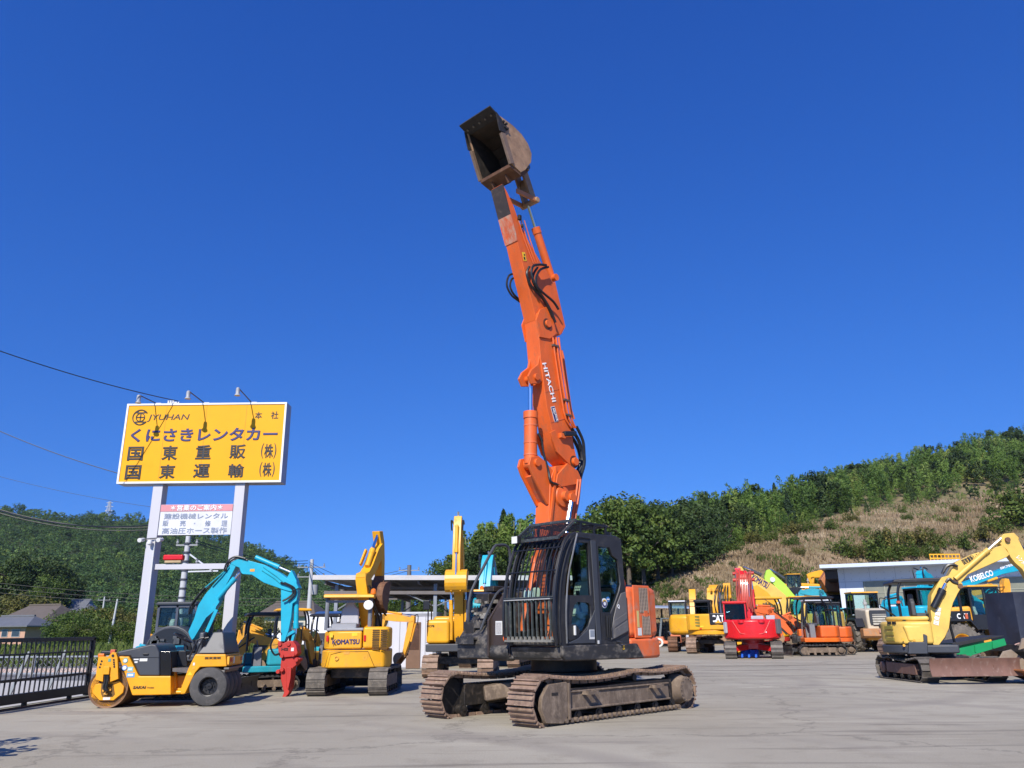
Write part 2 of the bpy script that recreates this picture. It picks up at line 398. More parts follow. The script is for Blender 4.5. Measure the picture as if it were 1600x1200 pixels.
# ------------------------------------------------------------------ crawler tracks, shared by all the excavators
def belt_path(L, T, r0, sag, th, peak=None):
    """closed path (x, z) of the belt centre line; front at +x"""
    r = T / 2 - th / 2; c = L / 2 - T / 2
    pts = []
    N = 40
    for i in range(N + 1):
        a = -90 + 180 * i / N; pts.append((c + r * math.cos(R(a)), T / 2 + r * math.sin(R(a))))
    for i in range(1, 30):
        t = i / 30; x = c - 2 * c * t
        z = T / 2 + r
        if peak is not None:
            k = peak
            z -= sag * (math.sin(math.pi * min(1, t / k)) if t < k else 0.5 * math.sin(math.pi * (t - k) / (1 - k)))
        pts.append((x, z))
    for i in range(N + 1):
        a = 90 + 180 * i / N; pts.append((-c + r * math.cos(R(a)), T / 2 + r * math.sin(R(a))))
    for i in range(1, 30): pts.append((-c + 2 * c * i / 30, th / 2))
    return pts
def crawler(root, y, L, T, w, m_shoe, m_frame, n=40, rubber=False, sag=0.03, peak=0.55, detail=True, side=1, m_in=None, name='track'):
    """one crawler: belt of shoes (or ribbed rubber), track frame, rollers, sprocket and idler"""
    th = 0.05
    P = belt_path(L, T, 0, sag, th, peak)
    # resample by length
    Q = [Vector((p[0], 0, p[1])) for p in P] ; Q.append(Q[0])
    ln = [0.0]
    for a, b in zip(Q, Q[1:]): ln.append(ln[-1] + (b - a).length)
    def at(s):
        s %= ln[-1]
        for i in range(len(ln) - 1):
            if ln[i + 1] >= s:
                t = (s - ln[i]) / max(ln[i + 1] - ln[i], 1e-9); return Q[i].lerp(Q[i + 1], t), (Q[i + 1] - Q[i]).normalized()
    mb = MB(); p = ln[-1] / n
    for i in range(n):
        c, d = at(i * p)
        nn = Vector((d.z, 0, -d.x))   # outwards
        rot = Matrix((d, Vector((0, 1, 0)), -nn if False else nn)).transposed()
        c = c + Vector((0, y, 0))
        if rubber:
            mb.box(c, (p * 1.12, w, th * 0.6), rot)
            mb.box(c + nn * th * 0.45, (p * 0.55, w * 0.98, th * 0.6), rot)
        else:
            mb.box(c, (p * 0.93, w, th * 0.42), rot)
            for k in ((-0.42, 0.8), (0.0, 0.7), (0.36, 0.7)) if detail else ((-0.36, 0.75),):
                mb.box(c + d * (p * k[0]) + nn * th * 0.42, (p * 0.10, w * 0.99, th * k[1]), rot)
            if detail:
                for yy in (-0.12, 0.12): mb.box(c + Vector((0, yy, 0)) - nn * th * 0.7, (p * 0.8, 0.035, th * 1.1), rot)
    t = mb.build(name, m_shoe, root, 0.0, angle=30)
    fr = MB(); o = y + side * w * 0.02
    fw = w * 0.72
    c = L / 2 - T / 2
    fr.prism([(c - 0.28 * T, T * 0.72), (-c + 0.42 * T, T * 0.74), (-c + 0.42 * T, T * 0.30), (c - 0.28 * T, T * 0.28)], o - fw / 2, o + fw / 2)
    f = fr.build('track_frame', m_frame, t, 0.012)
    nr = 7 if detail else 5
    for i in range(nr):
        g = MB(); x = -c + 0.45 * T + (2 * c - 0.7 * T) * i / (nr - 1)
        g.cyl((x, o - fw * 0.52, T * 0.2), (x, o + fw * 0.52, T * 0.2), T * 0.115, n=12)
        g.cyl((x, o - fw * 0.56, T * 0.22), (x, o + fw * 0.56, T * 0.22), T * 0.05, n=8)
        g.build('track_roller', m_in or m_frame, t)
    MB().cyl((-0.1 * L, o - fw * 0.45, T * 0.83), (-0.1 * L, o + fw * 0.45, T * 0.83), T * 0.075, n=12).build('carrier_roller', m_in or m_frame, t)
    s = MB(); s.lathe((-c, o - fw * 0.55, T / 2), (0, 1, 0), [(T * 0.20, 0), (T * 0.25, 0.02), (T * 0.25, fw * 1.05), (T * 0.2, fw * 1.12)], 20)
    for i in range(13):
        a = 2 * math.pi * i / 13
        s.box((-c + math.cos(a) * T * 0.36, o, T / 2 + math.sin(a) * T * 0.36), (0.07, 0.06, T * 0.16), Matrix.Rotation(math.pi / 2 - a, 3, 'Y'))
    s.lathe((-c, o - 0.03, T / 2), (0, 1, 0), [(T * 0.36, 0), (T * 0.36, 0.06)], 22)
    s.build('sprocket', m_frame, t)
    d = MB(); d.lathe((c, o - 0.07, T / 2), (0, 1, 0), [(T * 0.37, 0), (T * 0.42, 0.04), (T * 0.42, 0.1), (T * 0.37, 0.14)], 22)
    d.build('idler', m_in or m_frame, t)
    return t
# ------------------------------------------------------------------ the large orange excavator in front
def build_orange_excavator():
    t = thing('excavator', 'large orange excavator with its boom and bucket raised high, black cab with barred front', 'excavator', (0.82, 14.1, -0.04), -134.5)
    L = lambda off: Plane(t, off)
    # ---- crawlers and carbody
    for s in (1, -1):
        y = s * 0.97
        c = crawler(t, y, 4.15, 0.72, 0.50, STEEL, GREASE, n=46, sag=0.065, peak=0.62, side=s, m_in=GREASE)
        # idler guard plate, side cover, hub and step pegs
        g = MB(); yy = y + s * 0.19
        for (q, lo) in (((1.90, 0.40), 0),):
            g.prism([(1.86, 0.44), (1.72, 0.60), (1.33, 0.62), (1.28, 0.58), (1.30, 0.16), (1.42, 0.06), (1.78, 0.09), (1.88, 0.28)], yy - 0.03, yy + 0.05)
            g.box((1.29, yy + 0.01, 0.35), (0.05, 0.12, 0.50))
        gg = g.build('idler_guard', MUD, c, 0.012)
        box('guard_slot', (1.60, yy + s * 0.052, 0.47), (0.13, 0.01, 0.035), GREASE, gg)
        q = MB().prism([(1.26, 0.49), (-1.28, 0.47), (-1.30, 0.24), (1.26, 0.22)], y - s * 0.1, yy + s * 0.02)
        q.box((0, yy + s * 0.03, 0.238), (2.56, 0.06, 0.03)); q.box((0, yy + s * 0.02, 0.475), (2.56, 0.05, 0.025))
        q.build('side_plate', MUD, c, 0.01)
        h = MB().lathe((-1.70, yy - s * 0.16, 0.36), (0, s, 0), [(0.24, 0), (0.24, 0.12), (0.20, 0.20), (0.20, 0.27), (0.06, 0.275)], 24)
        for k in range(14):
            a = k * math.pi / 7; h.cyl((-1.70 + 0.175 * math.cos(a), yy + s * 0.11, 0.36 + 0.175 * math.sin(a)), (-1.70 + 0.175 * math.cos(a), yy + s * 0.125, 0.36 + 0.175 * math.sin(a)), 0.014, n=6)
        h.build('final_drive', MUD, c)
        for x in (0.95, 0.55, -0.75, -1.10):
            b = MB()
            for k in (0, 0.2): b.bar((x - k, yy + s * 0.02, 0.45), (x - k, yy + s * 0.14, 0.45), 0.035, 0.05)
            b.bar((x + 0.02, yy + s * 0.14, 0.45), (x - 0.22, yy + s * 0.14, 0.45), 0.03, 0.05)
            if x in (0.95, -0.75): b.build('step', MUD, c)
        w = MB()
        for k in range(26):
            w.cyl((1.35 - k * 0.115, yy - 0.04, 0.095), (1.35 - k * 0.115, yy + s * 0.06, 0.095), 0.032, n=8)
        w.build('chain_link', MUD, c)
    cb = MB()
    for s in (1, -1):
        for e in (1, -1):
            cb.prism([(0, 0), (1, 0)], 0, 0) if False else None
            p0, p1 = Vector((e * 0.25, s * 0.25, 0.5)), Vector((e * 1.05, s * 0.86, 0.36))
            cb.bar(p0, p1, 0.42, 0.24)
    cb.box((0, 0, 0.47), (1.1, 1.3, 0.30))
    cb.build('carbody', MUD, t, 0.03)
    MB().lathe((0, 0, 0.58), (0, 0, 1), [(0.62, 0), (0.62, 0.10), (0.55, 0.12), (0.55, 0.30)], 28).build('swing_ring', GREASE, t)
    # ---- upper frame and skirts
    plan = [(1.38, 1.19), (-0.72, 1.19)] + [(1.47 * math.cos(R(a)), 1.47 * math.sin(R(a))) for a in range(125, 236, 10)] + [(-0.72, -1.19), (1.36, -1.19), (1.36, -0.35), (0.95, -0.32), (0.95, 0.12), (1.38, 0.14)]
    MB().prismz([(p[0] * 0.985, p[1] * 0.985) for p in plan], 0.905, 1.09).build('deck', BKD, t, 0.02)
    MB().prism([(1.40, 1.12), (1.40, 0.98), (1.33, 0.90), (-0.62, 0.89), (-0.45, 1.12)], 1.13, 1.215).build('side_skirt', BKD, t, 0.025, 2)
    MB().prism([(1.44, 1.10), (1.38, 0.93), (1.20, 0.90), (1.20, 1.10)], 0.16, 1.15).build('front_skirt', BKD, t, 0.02)
    text(t, 'S', YDEC, (-0.03, 1.217, 1.03), (-1, 0, 0), (0, 0, 1), 0.05, 0.065, 0.03, 'deck_mark')
    # ---- counterweight (orange, rounded tail)
    tail = [(-0.30, 1.18), (-0.80, 1.20), (-1.00, 1.17)] + [(1.62 * math.cos(R(a)), 1.62 * math.sin(R(a))) for a in range(135, 226, 6)] + [(-1.00, -1.17), (-0.30, -1.18)]
    MB().prismz(tail, 0.88, 1.20).build('counterweight', ORD, t, 0.05, 3)
    tl2 = [(p[0] * 0.985 + 0.008, p[1] * 0.985) for p in tail]
    MB().prismz([q for q in tl2 if q[0] < -0.31 or True], 1.205, 2.02).build('engine_cover', ORD, t, 0.10, 3)
    # side vent door
    vd = box('vent_door', (-0.66, 1.175, 1.62), (0.46, 0.03, 0.84), ORD, t, 0.012)
    for (x, z, w, h, nm) in ((-0.70, 1.80, 0.24, 0.40, 'upper'), (-0.74, 1.40, 0.22, 0.30, 'lower')):
        b = box('vent', (x, 1.191, z), (w, 0.008, h), GREASE, vd)
        mb = MB()
        for k in range(int(h / 0.022)): mb.box((x, 1.196, z - h / 2 + 0.012 + k * 0.022), (w, 0.008, 0.009))
        for k in range(6): mb.box((x - w / 2 + 0.01 + k * (w - 0.02) / 5, 1.198, z), (0.008, 0.008, h))
        mb.build('vent_slat', mat('dusty_vent', (0.34, 0.26, 0.20), 0.7, dirt=DUST, amt=0.4), b)
    decal(t, mat('manila_decal', (0.52, 0.43, 0.16), 0.6, var=0.1), (-0.52, 1.192, 1.50), (-1, 0, 0), (0, 0, 1), 0.055, 0.26, 'warning_label')
    decal(t, PALE, (-0.55, 1.192, 1.30), (-1, 0, 0), (0, 0, 1), 0.10, 0.12, 'warning_label')
    box('door_latch', (-0.74, 1.196, 1.585), (0.11, 0.012, 0.10), ORD, t, 0.004)
    MB().lathe((-0.36, 0.98, 2.07), (0, 1, 0), [(0.05, 0), (0.09, 0.01), (0.09, 0.05), (0.05, 0.06)], 16).build('lifting_eye', OR, t)
    MB().prismz([(0.10, 0.05), (0.10, -1.05), (-1.05, -1.02), (-1.05, 0.95), (-0.35, 1.0), (-0.35, 0.05)], 2.0, 2.06).build('engine_hood', BKD, t, 0.03)
    # ---- cab
    yl, yr = 1.14, 0.17
    ap = [(1.42, 1.12), (1.47, 1.35), (1.47, 1.70), (1.42, 2.05), (1.33, 2.36), (1.20, 2.62), (1.08, 2.74), (0.92, 2.79)]
    side = ap + [(0.2, 2.81), (-0.14, 2.80), (-0.19, 2.74), (-0.235, 2.0), (-0.28, 1.12)]
    win_f = [(1.28, 1.84), (1.23, 2.12), (1.13, 2.42), (1.03, 2.60), (0.93, 2.65), (0.665, 2.66), (0.64, 1.85)]
    win_r = [(0.43, 2.62), (0.12, 2.62), (0.06, 2.50), (-0.085, 2.44), (-0.13, 2.05), (-0.08, 1.93), (0.06, 1.72), (0.18, 1.56), (0.30, 1.52), (0.38, 1.60)]
    win_l = [(1.06, 1.70), (1.10, 1.58), (1.14, 1.44), (1.12, 1.36), (0.96, 1.28), (0.90, 1.27), (0.72, 1.40), (0.655, 1.52), (0.66, 1.70), (0.72, 1.74), (0.98, 1.75)]
    cab = cutplate('cab', side, [win_f, win_r, win_l], yl, 0.06, mat('dusty_cab_black', (0.022, 0.022, 0.025), 0.5, dirt=(0.075, 0.07, 0.065), amt=0.35, scale=2.5, var=0.25), t)
    for nm, w in (('window', win_f), ('window', win_r), ('window', win_l)):
        cutplate(nm, w, [], yl - 0.005, 0.006, GLASS, cab)
    cutplate('right_side', side, [[(1.34, 1.30), (1.36, 1.70), (1.30, 2.05), (1.20, 2.35), (1.05, 2.62), (0.55, 2.66), (0.55, 1.4)], [(0.45, 1.5), (0.45, 2.64), (-0.08, 2.64), (-0.13, 2.0), (-0.13, 1.5)]], yr, 0.05, BKN, cab)
    MB().prism([(0.98, 2.76), (0.9, 2.815), (-0.12, 2.825), (-0.17, 2.77)], yr - 0.03, yl + 0.015).build('cab_roof', BK, cab, 0.02, 2)
    bk = MB()
    for z0, z1 in ((1.12, 1.75), (2.66, 2.79)): bk.box((-0.22, (yl + yr) / 2, (z0 + z1) / 2), (0.06, yl - yr, z1 - z0))
    for y in (yl - 0.05, yr + 0.05): bk.box((-0.205, y, 2.2), (0.05, 0.09, 1.1))
    bk.build('rear_wall', BKN, cab, 0.01)
    MB().box((-0.2, (yl + yr) / 2, 2.2), (0.006, yl - yr - 0.2, 0.9)).build('window', GLASS, cab)
    # A pillars and curved windscreen
    for y in (yl - 0.02, yr + 0.03):
        MB().tube([(p[0] + 0.012, y, p[1]) for p in ap], 0.030, 8, 2).build('front_pillar', BK, cab)
    gl = MB(); n = len(ap); vs = []
    for p in ap: vs += [(p[0] - 0.01, yr + 0.04, p[1]), (p[0] - 0.01, yl - 0.05, p[1])]
    gl.add(vs, [(2 * i, 2 * i + 1, 2 * i + 3, 2 * i + 2) for i in range(n - 1)])
    gl.build('windscreen', GLASS, cab)
    MB().box((1.40, (yl + yr) / 2, 1.17), (0.06, yl - yr, 0.10)).build('front_sill', BKD, cab, 0.01)
    # door: frame lines, B pillar, lower kick panel, handle, rear panel, stickers
    dr = MB()
    dr.prism([(0.63, 2.70), (0.50, 2.70), (0.46, 1.12), (0.57, 1.12)], yl + 0.03, yl + 0.055)
    dr.build('door_pillar', GYD, cab, 0.01)
    MB().tube([(1.40, yl + 0.04, 1.16), (1.42, yl + 0.04, 1.5), (1.37, yl + 0.04, 2.0), (1.25, yl + 0.04, 2.38), (1.09, yl + 0.04, 2.66), (0.95, yl + 0.04, 2.73), (0.64, yl + 0.04, 2.73)], 0.014, 6, 3).build('door_seal', BK, cab)
    MB().prism([(0.57, 1.66), (0.62, 1.14), (1.30, 1.14), (1.18, 1.17), (1.0, 1.22), (0.80, 1.33)], yl + 0.03, yl + 0.05).build('door_lower_panel', GYD, cab, 0.008)
    hd = MB().prism([(1.27, 1.42), (1.05, 1.42), (0.95, 1.33), (1.02, 1.22), (1.20, 1.18), (1.28, 1.24)], yl + 0.03, yl + 0.045).build('handle_recess', BK, cab, 0.006)
    box('door_handle', (1.10, yl + 0.06, 1.33), (0.035, 0.03, 0.14), PALE, hd, 0.006)
    MB().prism([(-0.235, 1.93), (-0.10, 1.90), (0.03, 1.72), (0.12, 1.53), (0.19, 1.30), (0.205, 1.18), (-0.245, 1.30)], yl + 0.03, yl + 0.055).build('rear_side_panel', GYP, cab, 0.012)
    pn = MB().prism([(0.43, 1.60), (0.20, 1.60), (0.15, 1.50), (-0.20, 1.62), (-0.25, 1.28), (0.20, 1.165), (0.36, 1.20), (0.43, 1.38)], yl + 0.03, yl + 0.042).build('lower_side_panel', BK, cab, 0.008)
    MB().prism([(0.12, 1.475), (-0.215, 1.60), (-0.225, 1.50), (0.12, 1.37)], yl + 0.05, yl + 0.063).build('panel_step', GYP, cab, 0.008)
    MB().prism([(0.12, 1.345), (-0.228, 1.475), (-0.238, 1.32), (0.14, 1.20)], yl + 0.05, yl + 0.063).build('panel_step', GYP, cab, 0.008)
    for k in range(3): MB().tube([(0.30 - 0.05 * k, yl + 0.055, 1.55), (0.31 - 0.05 * k, yl + 0.06, 1.4), (0.30 - 0.05 * k, yl + 0.055, 1.22)], 0.012, 6).build('panel_rib', BK, pn)
    decal(cab, WH, (0.30, yl + 0.008, 1.74), (-1, 0, 0), (0, 0, 1), 0.15, 0.15, 'round_sticker', round_=True)
    b = decal(cab, NAVY, (0.30, yl + 0.013, 1.735), (-1, 0, 0), (0, 0, 1), 0.115, 0.12, 'round_sticker', round_=True)
    for k in range(5): decal(b, YDEC, (0.30 + 0.042 * math.cos(R(30 + 30 * k)), yl + 0.018, 1.745 + 0.042 * math.sin(R(30 + 30 * k))), (-1, 0, 0), (0, 0, 1), 0.018, 0.018, 'sticker_mark', round_=True)
    MB().prism(arc(0.30, 1.73, 0.03, 0, 360, 10), yl + 0.018, yl + 0.021).build('sticker_mark', WH, b)
    decal(cab, BDEC, (0.20, yl + 0.008, 1.80), (-1, 0, 0), (0, 0, 1), 0.085, 0.085, 'small_sticker', round_=True)
    decal(cab, PALE, (0.20, yl + 0.013, 1.80), (-1, 0, 0), (0, 0, 1), 0.06, 0.02, 'small_sticker')
    text(cab, 'Q', WHT, (0.03, yl + 0.056, 1.65), (-1, 0, 0), (0, 0, 1), 0.06, 0.075, 0.05, 'round_emblem')
    decal(cab, PALE, (0.69, yl + 0.051, 1.27), (-1, 0, 0), (0, 0, 1), 0.12, 0.14, 'warning_label')
    decal(cab, mat('grey_label', (0.25, 0.28, 0.32), 0.5), (0.69, yl + 0.056, 1.285), (-1, 0, 0), (0, 0, 1), 0.095, 0.09, 'label_picture')
    decal(cab, PALE, (0.545, yl + 0.056, 1.155), (-1, 0, 0), (0, 0, 1), 0.04, 0.05, 'warning_label')
    MB().tube([(0.10, yl + 0.06, 1.16), (0.02, yl + 0.12, 1.14)], 0.018, 6, 0).build('door_stop', BK, cab)
    # grab rail along the front pillar
    MB().tube([(1.30, yl + 0.07, 1.15), (1.31, yl + 0.08, 1.6), (1.24, yl + 0.08, 2.1), (1.10, yl + 0.08, 2.5), (0.97, yl + 0.06, 2.78)], 0.014, 6).build('grab_rail', mat('scuffed_rail', (0.20, 0.20, 0.20), 0.4, 0.4, var=0.3), cab)
    # seat, console and armrest inside
    st = MB(); st.box((0.42, 0.66, 1.47), (0.50, 0.50, 0.16)); st.box((0.16, 0.66, 1.80), (0.16, 0.48, 0.62), Matrix.Rotation(R(-12), 3, 'Y')); st.box((0.08, 0.66, 2.22), (0.12, 0.26, 0.24), Matrix.Rotation(R(-8), 3, 'Y'))
    st.build('seat', SEATB, cab, 0.05, 3)
    ss = MB(); ss.box((0.05, 0.93, 1.62), (0.34, 0.12, 0.62)); ss.box((0.45, 0.95, 1.55), (0.5, 0.14, 0.12)); ss.box((0.45, 0.36, 1.55), (0.5, 0.14, 0.14)); ss.box((0.95, 0.28, 1.9), (0.08, 0.16, 0.2))
    ss.build('console', SEATB, cab, 0.04, 2)
    lv = MB()
    for y in (0.93, 0.38): lv.tube([(0.62, y, 1.6), (0.68, y, 1.82)], 0.02, 6, 0); lv.cyl((0.68, y, 1.82), (0.69, y, 1.93), 0.03)
    for y in (0.52, 0.62): lv.tube([(1.1, y, 1.15), (1.12, y, 1.7)], 0.015, 6, 0)
    lv.build('control_lever', BK, cab)
    bt = MB()
    for k, y in enumerate((0.30, 0.37, 0.44)): bt.lathe((1.22, y, 1.78), (0, 0, 1), [(0.03, 0), (0.032, 0.13), (0.014, 0.17), (0.014, 0.2)], 10)
    box('dash_shelf', (1.22, 0.37, 1.765), (0.16, 0.30, 0.025), BK, cab)
    bt.build('spray_bottle', mat('pale_plastic', (0.45, 0.5, 0.55), 0.3), cab)
    # ---- barred front guard
    g = MB()
    def front(z):
        for a, b in zip(ap, ap[1:]):
            if a[1] <= z <= b[1]: return a[0] + (b[0] - a[0]) * (z - a[1]) / (b[1] - a[1])
        return ap[-1][0]
    zs = [1.80, 1.95, 2.1, 2.25, 2.4, 2.5, 2.6, 2.68, 2.74]
    for k in range(12):
        y = yr + 0.02 + (yl - yr + 0.04) * k / 11
        g.tube([(front(z) + 0.10 - 0.02 * max(0, z - 2.5), y, z) for z in zs], 0.0125, 6, 1)
    for z in (1.80, 2.20, 2.55): g.tube([(front(z) + 0.11, yr, z), (front(z) + 0.11, yl + 0.07, z)], 0.013, 6, 0)
    for y in (yr - 0.01, yl + 0.07): g.tube([(front(z) + 0.10, y, z) for z in [1.15, 1.4, 1.6] + zs], 0.022, 8, 1)
    g.build('front_guard', BKN, t)
    g = MB()
    for k in range(12):
        y = yr + 0.02 + (yl - yr + 0.04) * k / 11
        g.bar((1.545, y, 1.79), (1.535, y, 1.24), 0.018, 0.03)
    g.bar((1.55, yr, 1.80), (1.55, yl + 0.05, 1.80), 0.045, 0.045)
    g.build('lower_front_guard', mat('guard_grey_green', (0.05, 0.058, 0.055), 0.5, dirt=(0.17, 0.18, 0.16), amt=0.4, scale=6, var=0.3), t)
    g = MB().bar((1.577, yr, 1.785), (1.577, yl + 0.0, 1.785), 0.008, 0.014)
    g.build('guard_strip', mat('dull_strip', (0.34, 0.34, 0.33), 0.5, var=0.2), t)
    g = MB()
    for k in range(11):
        y = yr + 0.06 + (yl - yr + 0.02) * k / 11
        g.prismx([(y - 0.02, 1.20), (y + 0.025, 1.20), (y + 0.005, 1.25), (y - 0.008, 1.25)], 1.525, 1.56)
    g.box((1.535, (yl + yr) / 2, 1.185), (0.07, yl - yr, 0.03))
    g.build('guard_bracket', mat('pale_dust_steel', (0.17, 0.165, 0.145), 0.7, dirt=(0.12, 0.11, 0.1), amt=0.4, scale=8, var=0.3), t)
    MB().box((1.50, yr - 0.03, 1.30), (0.03, 0.03, 0.22)).cyl((1.50, yr - 0.05, 1.22), (1.50, yr + 0.01, 1.22), 0.05).build('towing_hook', OR, t)
    # ---- roof guard: sloping mesh visor, rails, work light
    v = MB(); f0, f1 = Vector((1.34, 0, 2.70)), Vector((0.92, 0, 3.00))
    for y in (yr - 0.02, yl - 0.02): v.bar(f0 + Vector((0, y, 0)), f1 + Vector((0, y, 0)), 0.035, 0.035)
    for p in (f0, f1): v.bar(p + Vector((0, yr, 0)), p + Vector((0, yl, 0)), 0.045, 0.045)
    v.build('visor_frame', mat('worn_frame', (0.045, 0.05, 0.05), 0.45, 0.2, dirt=(0.2, 0.22, 0.21), amt=0.4, scale=6), t)
    v = MB()
    for k in range(1, 26): v.bar(f0 + Vector((0, yr + 0.96 * k / 26, 0)), f1 + Vector((0, yr + 0.96 * (k - 0) / 26, 0)), 0.007, 0.007)
    for k in range(1, 12):
        p = f0.lerp(f1, k / 12); v.bar(p + Vector((0, yr, 0.0)), p + Vector((0, yl - 0.02, 0.0)), 0.009, 0.009)
    v.build('visor_mesh', BKN, t)
    v = MB()
    for y in (yr, yl - 0.06):
        v.bar((0.92, y, 3.0), (0.05, y, 2.97), 0.035, 0.035)
        for x in (0.75, 0.4, 0.1): v.bar((x, y, 2.81), (x, y, 2.98), 0.03, 0.04)
    for x in (0.7, 0.45, 0.2, 0.05): v.bar((x, yr, 2.97), (x, yl - 0.06, 2.97), 0.03, 0.03)
    for k in range(7): v.bar((0.9, yr + 0.13 * k + 0.06, 2.965), (0.05, yr + 0.13 * k + 0.06, 2.955), 0.02, 0.02)
    for x in (0.0, -0.08): v.cyl((x, yl - 0.10, 2.82), (x, yl - 0.10, 2.89), 0.025)
    v.build('roof_guard', BKN, t, 0.004)
    wl_ = box('work_light', (1.40, yr + 0.12, 2.72), (0.09, 0.14, 0.13), BK, t, 0.015)
    box('lamp_lens', (1.449, yr + 0.12, 2.72), (0.012, 0.12, 0.11), LENS, wl_, 0.004)
    # ---- right-hand box with steps, bulkhead and handrail
    MB().prism([(1.30, 0.92), (1.36, 1.10), (1.34, 1.22), (0.86, 1.74), (0.70, 1.97), (0.1, 2.0), (0.1, 0.92)], -1.18, -0.42).build('tank_cover', BKD, t, 0.04, 2)
    st = MB()
    for (x, z) in ((1.26, 1.22), (1.08, 1.47), (0.88, 1.70)):
        st.box((x + 0.06, -0.90, z), (0.24, 0.44, 0.035)); st.box((x + 0.17, -0.90, z - 0.05), (0.02, 0.44, 0.08))
        for k in range(6): st.box((x + 0.17, -1.06 + k * 0.065, z + 0.025), (0.02, 0.03, 0.03))
    st.build('step', BKD, t, 0.006)
    for c_, d_ in (((0.98, -0.78, 1.86), (0.34, 0.32, 0.16)), ((1.16, -0.98, 1.38), (0.22, 0.26, 0.20)), ((0.80, -0.85, 2.02), (0.28, 0.26, 0.10))): box('valve_box', c_, d_, GREASE, t, 0.02)
    st = MB()
    for k in range(14): st.box((1.00 + 0.22 * rng.random(), -0.55 - 0.55 * rng.random(), 1.52 + 0.30 * rng.random()), (0.05 + 0.10 * rng.random(), 0.05 + 0.1 * rng.random(), 0.03 + 0.06 * rng.random()))
    st.build('pipe_fitting', mat('dusty_pale_steel', (0.24, 0.225, 0.195), 0.7, dirt=(0.07, 0.06, 0.05), amt=0.5, scale=9, var=0.4), t, 0.006)
    MB().prism([(1.44, 0.95), (1.44, 1.50), (1.02, 1.98), (0.95, 1.98), (0.95, 0.92), (1.38, 0.92)], -0.36, -0.32).build('bulkhead', BRB, t, 0.01)
    bh = MB().prismx([(-0.34, 0.95), (0.10, 0.95), (0.10, 1.98), (0.02, 1.98), (-0.34, 1.50)], 1.34, 1.38).build('front_bulkhead', BRB, t, 0.01)
    decal(t, PALE, (1.381, -0.14, 1.38), (0, 1, 0), (0, 0, 1), 0.15, 0.21, 'caution_label')
    decal(t, mat('label_print', (0.40, 0.39, 0.38), 0.6, dirt=(0.2, 0.2, 0.2), amt=0.6, scale=25), (1.386, -0.14, 1.38), (0, 1, 0), (0, 0, 1), 0.12, 0.17, 'label_print')
    fr = MB(); fr.prismx([(-1.18, 0.90), (0.14, 0.90), (0.14, 1.10), (-1.18, 1.14)], 1.24, 1.36); fr.cyl((1.28, -0.36, 1.02), (1.28, 0.08, 1.02), 0.14, n=18)
    fr.build('front_frame', BKD, t, 0.03)
    P = L(-1.10)
    hr = [P(x, y) for x, y in ((733, 1000), (732, 960), (736, 925), (756, 885), (772, 855), (778, 852), (790, 852), (796, 860), (797, 880), (792, 900), (796, 910))]
    MB().tube([(x, -1.10, z) for x, z in hr], 0.026, 8, 2).build('handrail', GYD, t)
    MB().tube([(1.33, -0.62, 1.35), (1.12, -0.60, 1.75), (0.92, -0.6, 1.98), (0.6, -0.6, 2.06)], 0.022, 7).build('handrail', GYD, t)
    # ---- boom group; half width HW, side face offset
    yc, hw = -0.07, 0.165
    yl_ = yc + hw; P = L(yl_)
    lb = P.poly([(856, 850), (858, 800), (860, 750), (868, 728), (886, 726), (903, 738), (906, 748), (899, 770), (893, 800), (890, 850)])
    lb = [(lb[0][0] - 0.05, 1.6)] + lb + [(lb[-1][0] - 0.0, 1.6)]
    b1 = MB().prism(lb, yc - hw, yl_).build('lower_boom', OR, t, 0.012)
    # welded seam rail on the front-left edge, gusset plates and bosses
    MB().bar((lb[1][0] + 0.01, yl_ + 0.012, lb[1][1]), (lb[4][0] + 0.0, yl_ + 0.012, lb[4][1] - 0.05), 0.04, 0.05).build('weld_strip', OR, b1)
    gp = P.poly([(868, 742), (884, 724), (900, 736), (906, 750), (898, 757), (872, 762), (866, 755)])
    MB().prism(gp, yl_, yl_ + 0.05).prism(gp, yc - hw - 0.05, yc - hw).build('gusset', OR, b1, 0.01)
    # forward bracket for the upper cylinder
    Pc = L(yc)
    brk = Pc.poly([(846, 790), (822, 742), (817, 728), (820, 716), (832, 714), (842, 722), (862, 745), (866, 790)])
    MB().prism(brk, yc - 0.15, yc - 0.10).prism(brk, yc + 0.10, yc + 0.15).build('cylinder_bracket', OR, b1, 0.01)
    MB().prism(Pc.poly([(848, 785), (827, 745), (838, 738), (862, 770)]), yc - 0.1, yc + 0.1).build('bracket_web', ORD, b1)
    x, z = Pc(829, 725); pb = MB(); pin(pb, x, z, yc - 0.19, yc + 0.19, 0.07); pb.build('pivot_pin', OR, b1, 0.008)
    x, z = P(895, 722); pb = MB(); pin(pb, x, z, yc - hw - 0.09, yl_ + 0.09, 0.075); pb.build('pivot_pin', OR, b1, 0.008)
    x, z = P(883, 777); pb = MB(); pb.lathe((x + 0.08, yl_, z), (0, 1, 0), [(0.20, 0), (0.18, 0.04), (0.09, 0.06), (0.09, 0.14)], 22); pb.build('pin_boss', OR, b1, 0.004)
    # boom lift cylinders either side of the lower boom
    for s, yy in ((1, yl_ + 0.13), (-1, yc - hw - 0.13)):
        top = (x - 0.02, yy, z - 0.02)
        e = MB(); pin(e, top[0], top[2], yy - 0.05, yy + 0.05, 0.085); e.build('cylinder_eye', OR, b1, 0.006)
        hydraulic(b1, (0.62, yy, 1.15), top, 0.085, OR, 0.58, 0.55, 'lift_cylinder')
    # main boom
    mbm = P.poly([(842, 527), (840, 505), (838, 492), (846, 482), (858, 490), (868, 512), (876, 560), (884, 620), (892, 668), (899, 705), (903, 722), (896, 733), (886, 728), (872, 708), (865, 687), (859, 654), (855, 639), (850.7, 607), (845, 560)])
